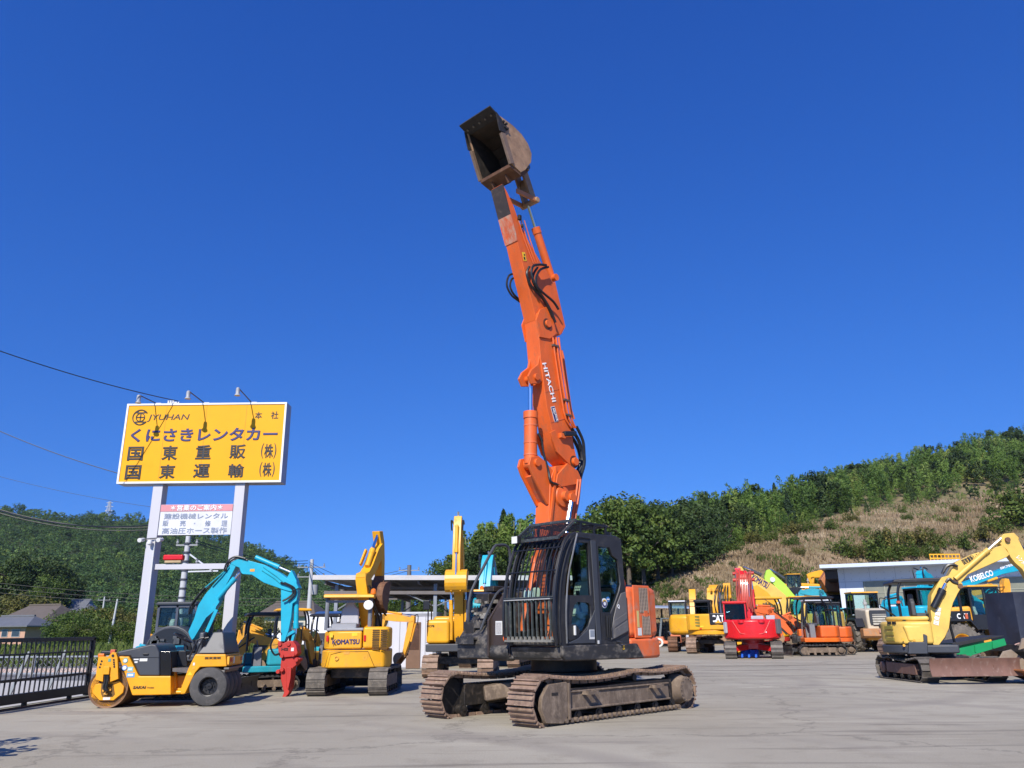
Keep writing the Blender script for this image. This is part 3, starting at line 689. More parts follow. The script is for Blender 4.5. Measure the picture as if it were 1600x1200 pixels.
    b2 = MB().prism(mbm, yc - hw, yl_).build('boom', OR, t, 0.012)
    for k in (0, 1):   # cheek plates at the boom foot and at its nose
        yy = yl_ if k == 0 else yc - hw - 0.03
        MB().prism(P.poly([(858, 676), (866, 672), (884, 690), (898, 712), (903, 722), (896, 733), (884, 722), (868, 706)]), yy, yy + 0.03).build('cheek_plate', OR, b2, 0.006)
        MB().prism(P.poly([(836, 500), (842, 484), (852, 480), (862, 494), (868, 522), (858, 530), (842, 527)]), yy, yy + 0.03).build('cheek_plate', OR, b2, 0.006)
    bb = Pc.poly([(836, 548), (832, 572), (822, 580), (817, 590), (822, 602), (834, 602), (846, 590), (860, 600), (862, 560)])
    MB().prism(bb, yc - 0.14, yc - 0.09).prism(bb, yc + 0.09, yc + 0.14).build('rod_bracket', OR, b2, 0.008)
    x1, z1 = Pc(829, 592); pb = MB(); pin(pb, x1, z1, yc - 0.18, yc + 0.18, 0.065); pb.build('pivot_pin', OR, b2, 0.008)
    x0, z0 = Pc(829, 725)
    pc = hydraulic(t, (x0, yc, z0), (x1, yc, z1), 0.118, OR, 0.60, 0.42, 'positioning_cylinder')
    bd = MB()
    for k in (0.10, 0.24, 0.44, 0.585):
        p = Vector((x0, yc, z0)).lerp(Vector((x1, yc, z1)), k); d = (Vector((x1, yc, z1)) - Vector((x0, yc, z0))).normalized()
        bd.cyl(p - d * 0.012, p + d * 0.012, 0.124, n=16)
    bd.build('cylinder_band', ORD, pc)
    v = MB(); pin(v, x0, z0, yc - 0.09, yc + 0.09, 0.10); v.build('cylinder_eye', OR, pc)
    MB().tube([(x0 - 0.1, yc + 0.10, z0 + 0.55), (x0 - 0.16, yc + 0.13, z0 + 0.42), (x0 - 0.2, yc + 0.13, z0 + 0.2), (x0 - 0.28, yc + 0.16, z0 - 0.1), (x0 - 0.30, yl_ + 0.03, z0 - 0.30), (x0 - 0.52, yl_ + 0.03, z0 - 0.34), (x0 - 0.78, yl_ + 0.03, z0 - 0.52)], 0.022, 7, 4).build('hydraulic_hose', HOSE, t)
    # grease and scraped paint round the pins, weld seams across the boxes
    GR = mat('grease_stain', (0.10, 0.035, 0.014), 0.5, dirt=(0.04, 0.02, 0.012), amt=0.5, scale=9, var=0.3)
    for (px_, py_, rr) in ((895, 722, 0.115), (853, 507, 0.11)):
        q = P(px_, py_); MB().lathe((q[0], yl_ + 0.031, q[1]), (0, 1, 0), [(rr, 0), (rr, 0.003)], 20).build('grease_ring', GR, b2)
    for ya_, yb_, xa_, xb_ in ((531, 527, 846, 868), (612, 606, 852, 883), (660, 652, 860, 890)):
        p_, q_ = P(xa_, ya_), P(xb_, yb_); MB().bar((p_[0], yl_ + 0.002, p_[1]), (q_[0], yl_ + 0.002, q_[1]), 0.012, 0.008, up=(0, 1, 0)).build('weld_seam', ORD, b2)
    # pipes along the boom
    for k, (dx, r) in enumerate(((0, 0.018), (5, 0.018), (9, 0.02))):
        pts = P.poly([(862 + dx, 528), (866 + dx, 560), (876 + dx, 625), (882 + dx, 655), (891 + dx * 0.7, 669)])
        MB().tube([(a, yl_ + 0.03, b) for a, b in pts], r, 7, 2).build('hydraulic_pipe', OR, b2)
    P0 = L(yc)
    cl = MB()
    for (a, b) in ((866, 541), (883, 626), (885, 649)):
        q = P(a, b); cl.box((q[0], yl_ + 0.03, q[1]), (0.16, 0.05, 0.035))
    cl.build('pipe_clamp', mat('clamp_steel', (0.14, 0.11, 0.09), 0.5, 0.4), b2)
    bp = MB(); q0 = P0(874, 546); q1 = P0(889, 640)
    bp.tube([(q0[0] - 0.06, yc, q0[1]), (q0[0] - 0.10, yc, q0[1] - 0.1), (q1[0] - 0.06, yc, q1[1]), (q1[0] - 0.14, yc, q1[1] - 0.16)], 0.022, 7, 1)
    bp.build('back_pipe', ORD, b2)
    # lettering on the boom flank runs up the boom
    a = P(850, 567); b = P(866, 628); d = Vector((b[0] - a[0], 0, b[1] - a[1])); ln = d.length; d.normalize()
    up = Vector((-d.z, 0, d.x))
    if up.x > 0: up = -up
    text(b2, 'HITACHI', WHT, tuple(Vector((a[0], yl_ + 0.002, a[1])) - up * 0.06), d, up, ln, 0.115, 0.03)
    a = P(863.5, 635); b = P(869, 659); ln2 = (Vector((b[0] - a[0], 0, b[1] - a[1]))).length
    c = Vector(((a[0] + b[0]) / 2, yl_ + 0.002, (a[1] + b[1]) / 2)) - up * 0.0
    pl = decal(b2, PALE, c, d, up, ln2, 0.115, 'model_plate')
    decal(pl, NAVY, c + Vector((0, 0.004, 0)), d, up, ln2 * 0.92, 0.095, 'model_plate_ground')
    text(pl, 'ZX135US', WHT, tuple(Vector((a[0], yl_ + 0.012, a[1])) + d * 0.03 - up * 0.02), d, up, ln2 * 0.85, 0.05, 0.03)
    text(pl, 'OFFSET', WHT, tuple(Vector((a[0], yl_ + 0.012, a[1])) + d * 0.03 - up * 0.04), d, up, ln2 * 0.4, 0.02, 0.03)
    # hoses looping behind the boom foot
    for i, off in enumerate((0, 5, 10)):
        pts = [P0(*q) for q in ((893, 668), (903 + off * 0.5, 690), (905 + off, 710), (905 + off * 0.9, 728), (899 + off * 0.4, 750), (895 + off * 0.3, 785), (889, 812))]
        MB().tube([(a_, yc + 0.12 - i * 0.13, b_) for a_, b_ in pts], 0.034 if i else 0.028, 8, 4).build('hydraulic_hose', HOSE, t)
    cv = MB(); q = P(882, 678); cv.bar((q[0] + 0.12, yl_ + 0.08, q[1] - 0.03), (q[0] - 0.22, yl_ + 0.08, q[1] + 0.03), 0.09, 0.09)
    cv.build('hose_cover', BK, b2, 0.02)
    q = P(875, 682); MB().box((q[0], yl_ + 0.05, q[1]), (0.14, 0.08, 0.09)).build('valve_block', OR, b2, 0.01)
    # vertical pipes on the rear of the lower boom
    for dx in (0, 4):
        pts = P.poly([(899 + dx, 750), (896 + dx, 775), (892 + dx, 800), (890 + dx, 815)]); MB().tube([(a_, yl_ + 0.06, b_) for a_, b_ in pts], 0.02, 7, 2).build('hydraulic_pipe', ORD, b1)
    # ---- arm
    ya, ha = yc, 0.15
    Pa = L(ya + ha)
    arm = Pa.poly([(785, 286), (793, 300), (803, 322), (812, 348), (828, 380), (845, 409), (858, 428), (867, 446), (872, 470), (878, 500), (882, 512), (876, 524), (866, 520), (852, 505), (838, 500), (834, 484), (826, 450), (817, 414), (808, 376), (797, 335)])
    am = MB().prism(arm, ya - ha, ya + ha).build('arm', OR, t, 0.012)
    ftop = Pa.poly([(785, 288), (797, 335), (808, 376)])
    for i, (pa, pb_, mm) in enumerate(((ftop[0], ftop[1], BKD), (ftop[1], ftop[2], ORW))):
        dd = Vector((pb_[0] - pa[0], 0, pb_[1] - pa[1])); nn_ = Vector((-dd.z, 0, dd.x)).normalized()
        if nn_.x < 0: nn_ = -nn_
        pts = [Vector((pa[0], 0, pa[1])), Vector((pb_[0], 0, pb_[1]))]
        pr = [(pts[0].x - nn_.x * 0.02, pts[0].z - nn_.z * 0.02), (pts[0].x + nn_.x * 0.012, pts[0].z + nn_.z * 0.012), (pts[1].x + nn_.x * 0.012, pts[1].z + nn_.z * 0.012), (pts[1].x - nn_.x * 0.02, pts[1].z - nn_.z * 0.02)]
        MB().prism(pr, ya - ha - 0.004, ya + ha + 0.004).build('wear_plate', mat('wear_plate_steel', (0.06, 0.045, 0.038), 0.55, 0.2, dirt=(0.14, 0.10, 0.075), amt=0.4, scale=5) if i == 0 else ORW, am)
    # rear bracket plates carrying the arm cylinder
    rb = Pa.poly([(862, 442), (868, 440), (884, 510), (878, 522), (868, 500), (858, 470)])
    MB().prism(rb, ya - 0.13, ya - 0.09).prism(rb, ya + 0.10, ya + 0.145).build('cylinder_bracket', OR, am, 0.006)
    x, z = Pa(853, 507); pb = MB(); pin(pb, x, z, ya - ha - 0.08, ya + ha + 0.08, 0.075); pb.build('pivot_pin', OR, am, 0.006)
    # bucket cylinder on the back of the arm, its pipes, the yellow warning label
    Pm = L(ya)
    a, b = Pm(862, 436), Pm(826, 322)
    hydraulic(am, (a[0], ya, a[1]), (b[0], ya, b[1]), 0.080, OR, 0.70, 0.5, 'bucket_cylinder')
    pb = MB(); pin(pb, a[0], a[1], ya - 0.13, ya + 0.13, 0.07); pb.build('pivot_pin', OR, am)
    for dx in (0, 4, 9):
        pts = Pa.poly([(809 + dx, 345), (818 + dx, 375), (832 + dx * 0.8, 412)]); MB().tube([(p_, ya + ha + 0.02, q_) for p_, q_ in pts], 0.011, 6, 1).build('hydraulic_pipe', ORD, am)
    q = Pa(810, 341); box('valve_block', (q[0], ya + ha + 0.03, q[1]), (0.07, 0.06, 0.10), GREASE, am, 0.008); box('valve_block', (q[0] - 0.06, ya + ha + 0.03, q[1] - 0.15), (0.05, 0.06, 0.06), GREASE, am, 0.008)
    a = Pa(819, 401); d2 = Vector((Pa(822, 414)[0] - Pa(817, 388)[0], 0, Pa(822, 414)[1] - Pa(817, 388)[1])).normalized(); u2 = Vector((-d2.z, 0, d2.x)); u2 = u2 if u2.x < 0 else -u2
    decal(am, YDEC, (a[0], ya + ha + 0.002, a[1]), d2, u2, 0.17, 0.085, 'warning_label')
    decal(am, INK, (a[0], ya + ha + 0.006, a[1] + 0.035), d2, u2, 0.03, 0.03, 'label_mark')
    decal(am, INK, (a[0], ya + ha + 0.006, a[1] - 0.035), d2, u2, 0.05, 0.04, 'label_mark')
    # hoses across the arm foot
    hh = [((824, 418), (820, 428), (823, 440), (830, 452), (842, 464), (853, 482), (859, 496)), ((835, 420), (829, 430), (828, 442), (836, 456), (846, 470), (856, 488), (863, 506)), ((850, 420), (838, 424), (831, 436), (832, 450), (844, 462), (858, 474), (866, 486)), ((845, 418), (834, 417), (824, 420), (822, 432), (826, 446))]
    for i, h in enumerate(hh):
        MB().tube([(Pa(*q)[0], ya + ha + 0.05 + 0.03 * i, Pa(*q)[1]) for q in h], 0.024, 7, 4).build('hydraulic_hose', HOSE, t)
    for h in (((806, 427), (796, 430), (792, 440), (793, 450), (800, 462), (810, 470), (820, 477)), ((808, 433), (800, 436), (797, 446), (801, 457), (809, 466), (819, 471)), ((811, 442), (809, 452), (812, 462), (818, 467))):
        Pr = L(ya - ha - 0.05)
        MB().tube([(Pr(*q)[0], ya - ha - 0.05, Pr(*q)[1]) for q in h], 0.02, 7, 4).build('hydraulic_hose', HOSE, t)
    # ---- bucket linkage
    lk = MB()
    for yy in (ya - 0.17, ya + 0.17):
        p0, p1 = Pm(797, 303), Pm(828, 318); lk.bar((p0[0], yy, p0[1]), (p1[0], yy, p1[1]), 0.05, 0.10)
    lk.build('rocker_link', PRIM, t, 0.012)
    lk = MB(); p0, p1 = Pm(828, 318), Pm(812, 268)
    for yy in (ya - 0.10, ya + 0.10): lk.bar((p0[0], yy, p0[1]), (p1[0], yy, p1[1]), 0.06, 0.16)
    lk.bar(((p0[0] + p1[0]) / 2, ya - 0.1, (p0[1] + p1[1]) / 2), ((p0[0] + p1[0]) / 2, ya + 0.1, (p0[1] + p1[1]) / 2), 0.12, 0.3)
    for p in (p0, p1): pin(lk, p[0], p[1], ya - 0.22, ya + 0.22, 0.06)
    lk.build('bucket_link', BUCK, t, 0.012)
    # ---- bucket
    bw = 0.40
    PB = L(ya + bw)
    prof = PB.poly([(775, 178), (784, 184), (800, 196), (814, 210), (824, 225), (830, 241), (829, 254), (820, 266), (813, 270)])
    mouth = PB.poly([(799, 257), (775, 178)])
    sidep = prof + mouth[:1]
    bk = MB()
    inn = []
    cx = sum(p[0] for p in sidep) / len(sidep); cz = sum(p[1] for p in sidep) / len(sidep)
    inn = [(p[0] + (cx - p[0]) * 0.06, p[1] + (cz - p[1]) * 0.06) for p in prof]
    for i in range(len(prof) - 1):
        bk.prism([prof[i], prof[i + 1], inn[i + 1], inn[i]], ya - bw, ya + bw)
    bo = bk.build('bucket', mat('shade_painted_shell', (0.050, 0.036, 0.027), 0.6, 0.2, dirt=(0.10, 0.066, 0.042), amt=0.4, scale=4.5, var=0.35), t, 0.008)  # shell coloured darker than the sides: shade of the hollow painted in
    for s in (1, -1): MB().prism(sidep, ya + s * bw - 0.02, ya + s * bw + 0.02).build('bucket_side', BUCK, bo, 0.008)
    for s in (1, -1): MB().prism([(p[0] + (cx - p[0]) * 0.05, p[1] + (cz - p[1]) * 0.05) for p in sidep], ya + s * (bw - 0.021), ya + s * (bw - 0.028)).build('bucket_painted_shade', GREASE, bo)  # thin dark sheets inside the sides, their colour standing in for shade
    # lip plate with bolted edge, side cutters, hinge plates
    lip = PB.poly([(775, 178), (764, 166)]); d3 = Vector((lip[1][0] - lip[0][0], 0, lip[1][1] - lip[0][1])); n3 = Vector((-d3.z, 0, d3.x)).normalized() * 0.02
    MB().prism([(lip[0][0] - d3.x * 0.4 + n3.x, lip[0][1] - d3.z * 0.4 + n3.z), (lip[1][0] + n3.x, lip[1][1] + n3.z), (lip[1][0] - n3.x, lip[1][1] - n3.z), (lip[0][0] - d3.x * 0.4 - n3.x, lip[0][1] - d3.z * 0.4 - n3.z)], ya - bw - 0.02, ya + bw + 0.02).build('cutting_edge', GREASE, bo, 0.006)
    bl = MB()
    for k in range(5):
        y = ya - bw * 0.8 + k * bw * 0.4
        c_ = Vector((lip[0][0] + d3.x * 0.2, y, lip[0][1] + d3.z * 0.2))
        bl.cyl(c_ - n3 * 2.2, c_ + n3 * 2.2, 0.022, n=8)
    bl.build('edge_bolt', mat('polished_bolt', (0.20, 0.17, 0.14), 0.35, 0.6, var=0.2), bo)
    for s in (1, -1):
        sc_ = MB(); sp2 = PB.poly([(773, 176), (783, 190), (790, 205), (786, 209), (779, 205), (776, 192)])
        sc_.prism(sp2, ya + s * bw + (0.02 if s > 0 else -0.045), ya + s * bw + (0.045 if s > 0 else -0.02))
        for q in ((783.5, 192), (788, 195.5), (786, 200), (790, 203)):
            q = PB(*q); sc_.cyl((q[0], ya + s * (bw + 0.02), q[1]), (q[0], ya + s * (bw + 0.07), q[1]), 0.024, n=8)
        sc_.build('side_cutter', GREASE, bo)
        eb = MB(); a_, b_ = mouth[0], mouth[1]; eb.bar((a_[0], ya + s * (bw + 0.01), a_[1]), (a_[0] + (b_[0] - a_[0]) * 0.62, ya + s * (bw + 0.01), a_[1] + (b_[1] - a_[1]) * 0.62), 0.12, 0.06, up=(0, 1, 0))
        eb.build('mouth_rim', mat('scraped_rim', (0.23, 0.155, 0.105), 0.5, 0.3, dirt=(0.12, 0.07, 0.04), amt=0.4, scale=6), bo, 0.008)
    hp = Pm.poly([(783, 292), (778, 280), (786, 268), (800, 258), (812, 262), (816, 272), (808, 280), (796, 286)])
    h2 = MB()
    for yy in (ya - 0.20, ya + 0.17): h2.prism(hp, yy, yy + 0.03)
    h2.build('bucket_ear', RUST, bo, 0.008)
    hp = MB()
    for q in ((788, 277), (811, 268)):
        q = Pm(*q); pin(hp, q[0], q[1], ya - 0.25, ya + 0.25, 0.055)
    hp.build('bucket_pin', mat('polished_bolt', (0.20, 0.17, 0.14)), bo)
    c3 = PB.poly([(799, 257), (813, 270)]); 
    tp = MB().prism([(c3[0][0] + 0.05, c3[0][1]), (c3[1][0], c3[1][1]), (c3[1][0] - 0.02, c3[1][1] - 0.06), (c3[0][0] + 0.03, c3[0][1] - 0.06)], ya - bw, ya + bw).build('bucket_top_plate', RUST, bo, 0.006)
    return t
build_orange_excavator()
# ------------------------------------------------------------------ small helpers for the other machines
def cabin(t, x0, x1, y0, y1, z0, zb, z1, lower, frame, roof, slope=0.12, gl=None, seat=True, post=0.06, roofth=0.07, over=0.04, name='cab'):
    """glazed cab: front at x1, sills at zb, roof at z1"""
    gl = gl or GLASS
    mb = MB(); xs = x1 - slope
    for y in (y0 + post / 2, y1 - post / 2):
        mb.bar((x1 - post / 2, y, z0), (x1 - post / 2, y, zb + 0.2), post); mb.bar((x1 - post / 2, y, zb + 0.2), (xs - post / 2, y, z1), post)
        mb.bar((x0 + post / 2, y, z0), (x0 + post / 2, y, z1), post); xm = (x0 * 0.55 + x1 * 0.45)
        mb.bar((xm, y, z0), (xm, y, z1), post)
        mb.bar((x0, y, z1 - post / 2), (xs, y, z1 - post / 2), post)
    for x in (x0 + post / 2, xs - post / 2): mb.bar((x, y0, z1 - post / 2), (x, y1, z1 - post / 2), post)
    c = mb.build(name, frame, t, 0.008)
    lo = MB()
    for y in (y0 + 0.02, y1 - 0.02): lo.prism([(x0, z0), (x1, z0), (x1, z0 + (zb - z0) * 0.6), (x0 * 0.4 + x1 * 0.6, zb), (x0, zb)], y - 0.018, y + 0.018)
    lo.box((x0 + 0.02, (y0 + y1) / 2, (z0 + zb) / 2), (0.036, y1 - y0 - 0.08, zb - z0)); lo.box((x1 - 0.03, (y0 + y1) / 2, z0 + (zb - z0) * 0.2), (0.036, y1 - y0 - 0.08, (zb - z0) * 0.4))
    lo.build('lower_panel', lower, c, 0.006)
    MB().prism([(x0 - over, z1), (xs + over, z1), (xs + over * 0.5, z1 + roofth), (x0, z1 + roofth)], y0 - over, y1 + over).build('cab_roof', roof, c, 0.02, 2)
    for y in (y0 + 0.03, y1 - 0.03): box('side_window', ((x0 + xs) / 2, y, (zb + z1) / 2), (xs - x0 - post, 0.006, z1 - zb - post), gl, c)
    g = MB().add([(x1 - 0.02, y0 + post, z0 + (zb - z0) * 0.4), (x1 - 0.02, y1 - post, z0 + (zb - z0) * 0.4), (xs - 0.02, y1 - post, z1 - post), (xs - 0.02, y0 + post, z1 - post)], [(0, 1, 2, 3)])
    g.build('front_window', gl, c)
    MB().box((x0 + 0.03, (y0 + y1) / 2, (zb + z1) / 2), (0.006, y1 - y0 - 2 * post, z1 - zb - post)).build('rear_window', gl, c)
    if seat: make_seat(c, x0 + 0.30 * (x1 - x0), (y0 + y1) / 2, z0 + 0.25, SEATG if seat is True else seat)
    return c
def make_seat(p, x, y, z, m, s=1.0):
    st = MB(); st.box((x + 0.22 * s, y, z + 0.06), (0.44 * s, 0.44 * s, 0.13)); st.prismx([(y - 0.22 * s, z + 0.05), (y + 0.22 * s, z + 0.05), (y + 0.20 * s, z + 0.42 * s), (y + 0.11 * s, z + 0.50 * s), (y + 0.09 * s, z + 0.64 * s), (y - 0.09 * s, z + 0.64 * s), (y - 0.11 * s, z + 0.50 * s), (y - 0.20 * s, z + 0.42 * s)], x - 0.10 * s, x + 0.02 * s)
    return st.build('seat', m, p, 0.04 * s, 2)
def canopy(t, x0, x1, y0, y1, z0, z1, roof, postm, four=True, th=0.08, lean=0.1, name='canopy'):
    mb = MB()
    ps = [(x0, y0), (x0, y1)] + ([(x1, y0), (x1, y1)] if four else [])
    for x, y in ps:
        q = x + (lean if x == x0 else -lean)
        mb.tube([(x, y, z0), (x, y, z0 + (z1 - z0) * 0.7), (q, y, z1)], 0.034, 8, 3)
    mb.bar((x0, y0, z0 + 0.6 * (z1 - z0)), (x0, y1, z0 + 0.6 * (z1 - z0)), 0.04)
    p = mb.build(name, postm, t)
    r = MB(); e = 0.10
    r.prism([(x0 - e, z1 - 0.02), (x0 - e * 0.6, z1 + th * 0.8), (x0 + 0.25 * (x1 - x0), z1 + th), (x1 - 0.2 * (x1 - x0), z1 + th), (x1 + e * 0.7, z1 + th * 0.7), (x1 + e, z1 - 0.02)], y0 - e * 0.6, y1 + e * 0.6)
    r.build('canopy_roof', roof, p, 0.03, 2)
    return p
def boom_piece(t, name, poly, yc, hw, m, bevel=0.01): return MB().prism(poly, yc - hw, yc + hw).build(name, m, t, bevel)
def limb(t, name, p0, p1, w0, w1, yc, hw, m, bevel=0.01):
    """straight tapering box section between two (x, z) pins"""
    a, b = Vector((p0[0], p0[1])), Vector((p1[0], p1[1])); d = (b - a).normalized(); n = Vector((-d.y, d.x))
    poly = [a - d * w0 * 0.4 - n * w0 * 0.3, a - d * w0 * 0.4 + n * w0 * 0.3, a + d * w0 * 0.3 + n * w0 * 0.5, a.lerp(b, 0.45) + n * max(w0, w1) * 0.62, b - d * w1 * 0.3 + n * w1 * 0.5, b + d * w1 * 0.4 + n * w1 * 0.25, b + d * w1 * 0.4 - n * w1 * 0.25, b - d * w1 * 0.3 - n * w1 * 0.5, a.lerp(b, 0.45) - n * max(w0, w1) * 0.5, a + d * w0 * 0.3 - n * w0 * 0.5]
    return boom_piece(t, name, [tuple(p) for p in poly], yc, hw, m, bevel)
def bucket(t, x, z, ang, r, w, yc, m, teeth=4, name='bucket'):
    """curled bucket hinged at (x, z); ANG turns it"""
    rot = lambda p: (x + p[0] * math.cos(R(ang)) - p[1] * math.sin(R(ang)), z + p[0] * math.sin(R(ang)) + p[1] * math.cos(R(ang)))
    prof = [rot((r * (0.15 + 0.85 * math.cos(R(a))) * 1.0, -r * 0.55 + r * 0.85 * math.sin(R(a)))) for a in range(100, 275, 18)] + [rot((r * 0.55, -r * 1.42))]
    mouth = rot((0.12 * r, 0.30 * r))
    mb = MB(); cx = sum(p[0] for p in prof) / len(prof); cz = sum(p[1] for p in prof) / len(prof)
    for s in (1, -1): mb.prism(prof, yc + s * w / 2 - 0.012, yc + s * w / 2 + 0.012)
    for a, b in zip(prof, prof[1:]):
        ia, ib = [(p[0] + (cx - p[0]) * 0.07, p[1] + (cz - p[1]) * 0.07) for p in (a, b)]
        mb.prism([a, b, ib, ia], yc - w / 2, yc + w / 2)
    o = mb.build(name, m, t, 0.004)
    tt = MB(); a, b = prof[-2], prof[-1]; d = Vector((b[0] - a[0], b[1] - a[1])).normalized() * r * 0.25
    for k in range(teeth):
        y = yc - w / 2 + w * (k + 0.5) / teeth
        tt.prism([(b[0] - d.x * 0.5 - d.y * 0.15, b[1] - d.y * 0.5 + d.x * 0.15), (b[0] - d.x * 0.5 + d.y * 0.15, b[1] - d.y * 0.5 - d.x * 0.15), (b[0] + d.x, b[1] + d.y)], y - w * 0.05, y + w * 0.05)
    tt.build('bucket_tooth', m, o)
    er = MB()
    for s in (1, -1): er.prism([rot((-0.1 * r, -0.12 * r)), rot((0.14 * r, -0.12 * r)), rot((0.34 * r, 0.30 * r)), rot((-0.24 * r, 0.30 * r))], yc + s * w * 0.22 - 0.012, yc + s * w * 0.22 + 0.012)
    er.build('bucket_ear', m, o)
    return o
def blade(t, x, z0, z1, w, m, arms=None):
    n = 6; pr = [(x + 0.05 * math.sin(math.pi * i / n) * -1, z0 + (z1 - z0) * i / n) for i in range(n + 1)]
    o = MB().prism(pr + [(p[0] - 0.03, p[1]) for p in pr[::-1]], -w / 2, w / 2).build('dozer_blade', m, t, 0.006)
    if arms:
        a = MB()
        for s in (1, -1): a.bar((x - 0.04, s * w * 0.22, (z0 + z1) / 2), (arms, s * w * 0.20, (z0 + z1) / 2 + 0.05), 0.08, 0.12)
        a.build('blade_arm', m, o)
    return o
def vents(t, c, ux, uz, w, h, n, m, name='vent', cols=1, th=0.012):
    """row of dark slots laid on a panel"""
    ux, uz = Vector(ux).normalized(), Vector(uz).normalized(); nn = ux.cross(uz); c = Vector(c); rot = Matrix((ux, uz, nn)).transposed()
    mb = MB()
    for i in range(n):
        for j in range(cols):
            mb.box(c + uz * (h * ((i + 0.5) / n - 0.5)) + ux * (w * ((j + 0.5) / cols - 0.5)) + nn * 0.002, (w / cols * 0.86, h / n * 0.62, th), rot)
    return mb.build(name, m, t)
def wheel(t, c, r, w, rimm, hub=0.55, tread=0, name='wheel', dish=1, m=None):
    """tyre with a rim, axle along local Y; DISH is the side that shows"""
    c = Vector(c)
    pf = [(r * hub, -w / 2), (r * 0.80, -w / 2 * 1.02), (r * 0.95, -w * 0.44), (r, -w * 0.28), (r, w * 0.28), (r * 0.95, w * 0.44), (r * 0.80, w / 2 * 1.02), (r * hub, w / 2)]
    b = MB().lathe(c, (0, 1, 0), pf, 32, cap=False)
    b.lathe(c, (0, 1, 0), [(r * hub, -w / 2), (r * hub, w / 2)], 32, cap=False)
    if tread:
        for k in range(tread):
            for s in (1, -1):
                a = 2 * math.pi * (k + (0.5 if s > 0 else 0)) / tread
                b.box(c + Vector((math.cos(a) * r * 1.0, s * w * 0.27, math.sin(a) * r * 1.0)), (0.09, w * 0.46, r * 0.13), Matrix.Rotation(math.pi / 2 - a, 3, 'Y') @ Matrix.Rotation(s * 0.5, 3, 'Z'))
    o = b.build(name, m or TYRE, t)
    h = MB().lathe(c, (0, dish, 0), [(r * hub * 0.99, w * 0.46), (r * hub * 0.9, w * 0.44), (r * hub * 0.80, w * 0.22), (r * hub * 0.75, w * 0.06), (0.02, w * 0.05)], 28, cap=False)
    h.lathe(c, (0, dish, 0), [(r * hub * 0.32, w * 0.05), (r * hub * 0.30, w * 0.2), (0.01, w * 0.21)], 16, cap=False)
    for k in range(8):
        a = k * math.pi / 4; p = c + Vector((math.cos(a), 0, math.sin(a))) * r * hub * 0.5 + Vector((0, dish * w * 0.06, 0))
        h.cyl(p, p + Vector((0, dish * 0.03, 0)), r * 0.03, n=6)
    h.build('rim', rimm, o)
    return o
def carbody(t, w, z, m, ln=0.9, yaw=0):
    b = MB().box((0, 0, z), (ln, w, 0.22)); b.lathe((0, 0, z + 0.08), (0, 0, 1), [(0.42, 0), (0.42, 0.22)], 22)
    return b.build('carbody', m, t, 0.02)
def house(t, pts, z0, z1, m, bevel=0.05, seg=3, name='body'):
    """bodywork block from a plan outline (x, y)"""
    return MB().prismz(pts, z0, z1).build(name, m, t, bevel, seg)
def roundtail(x1, w, r, n=9, a=52):
    """plan: straight sides, rounded tail of radius R at the back (negative x)"""
    return [(x1, w / 2)] + [(r * math.cos(R(q)), min(w / 2, max(-w / 2, r * math.sin(R(q))))) for q in [180 - a + 2 * a * i / n for i in range(n + 1)]] + [(x1, -w / 2)]
def hoses(t, runs, r, m=None, name='hydraulic_hose'):
    for q in runs: MB().tube(q, r, 6, 4).build(name, m or HOSE, t)
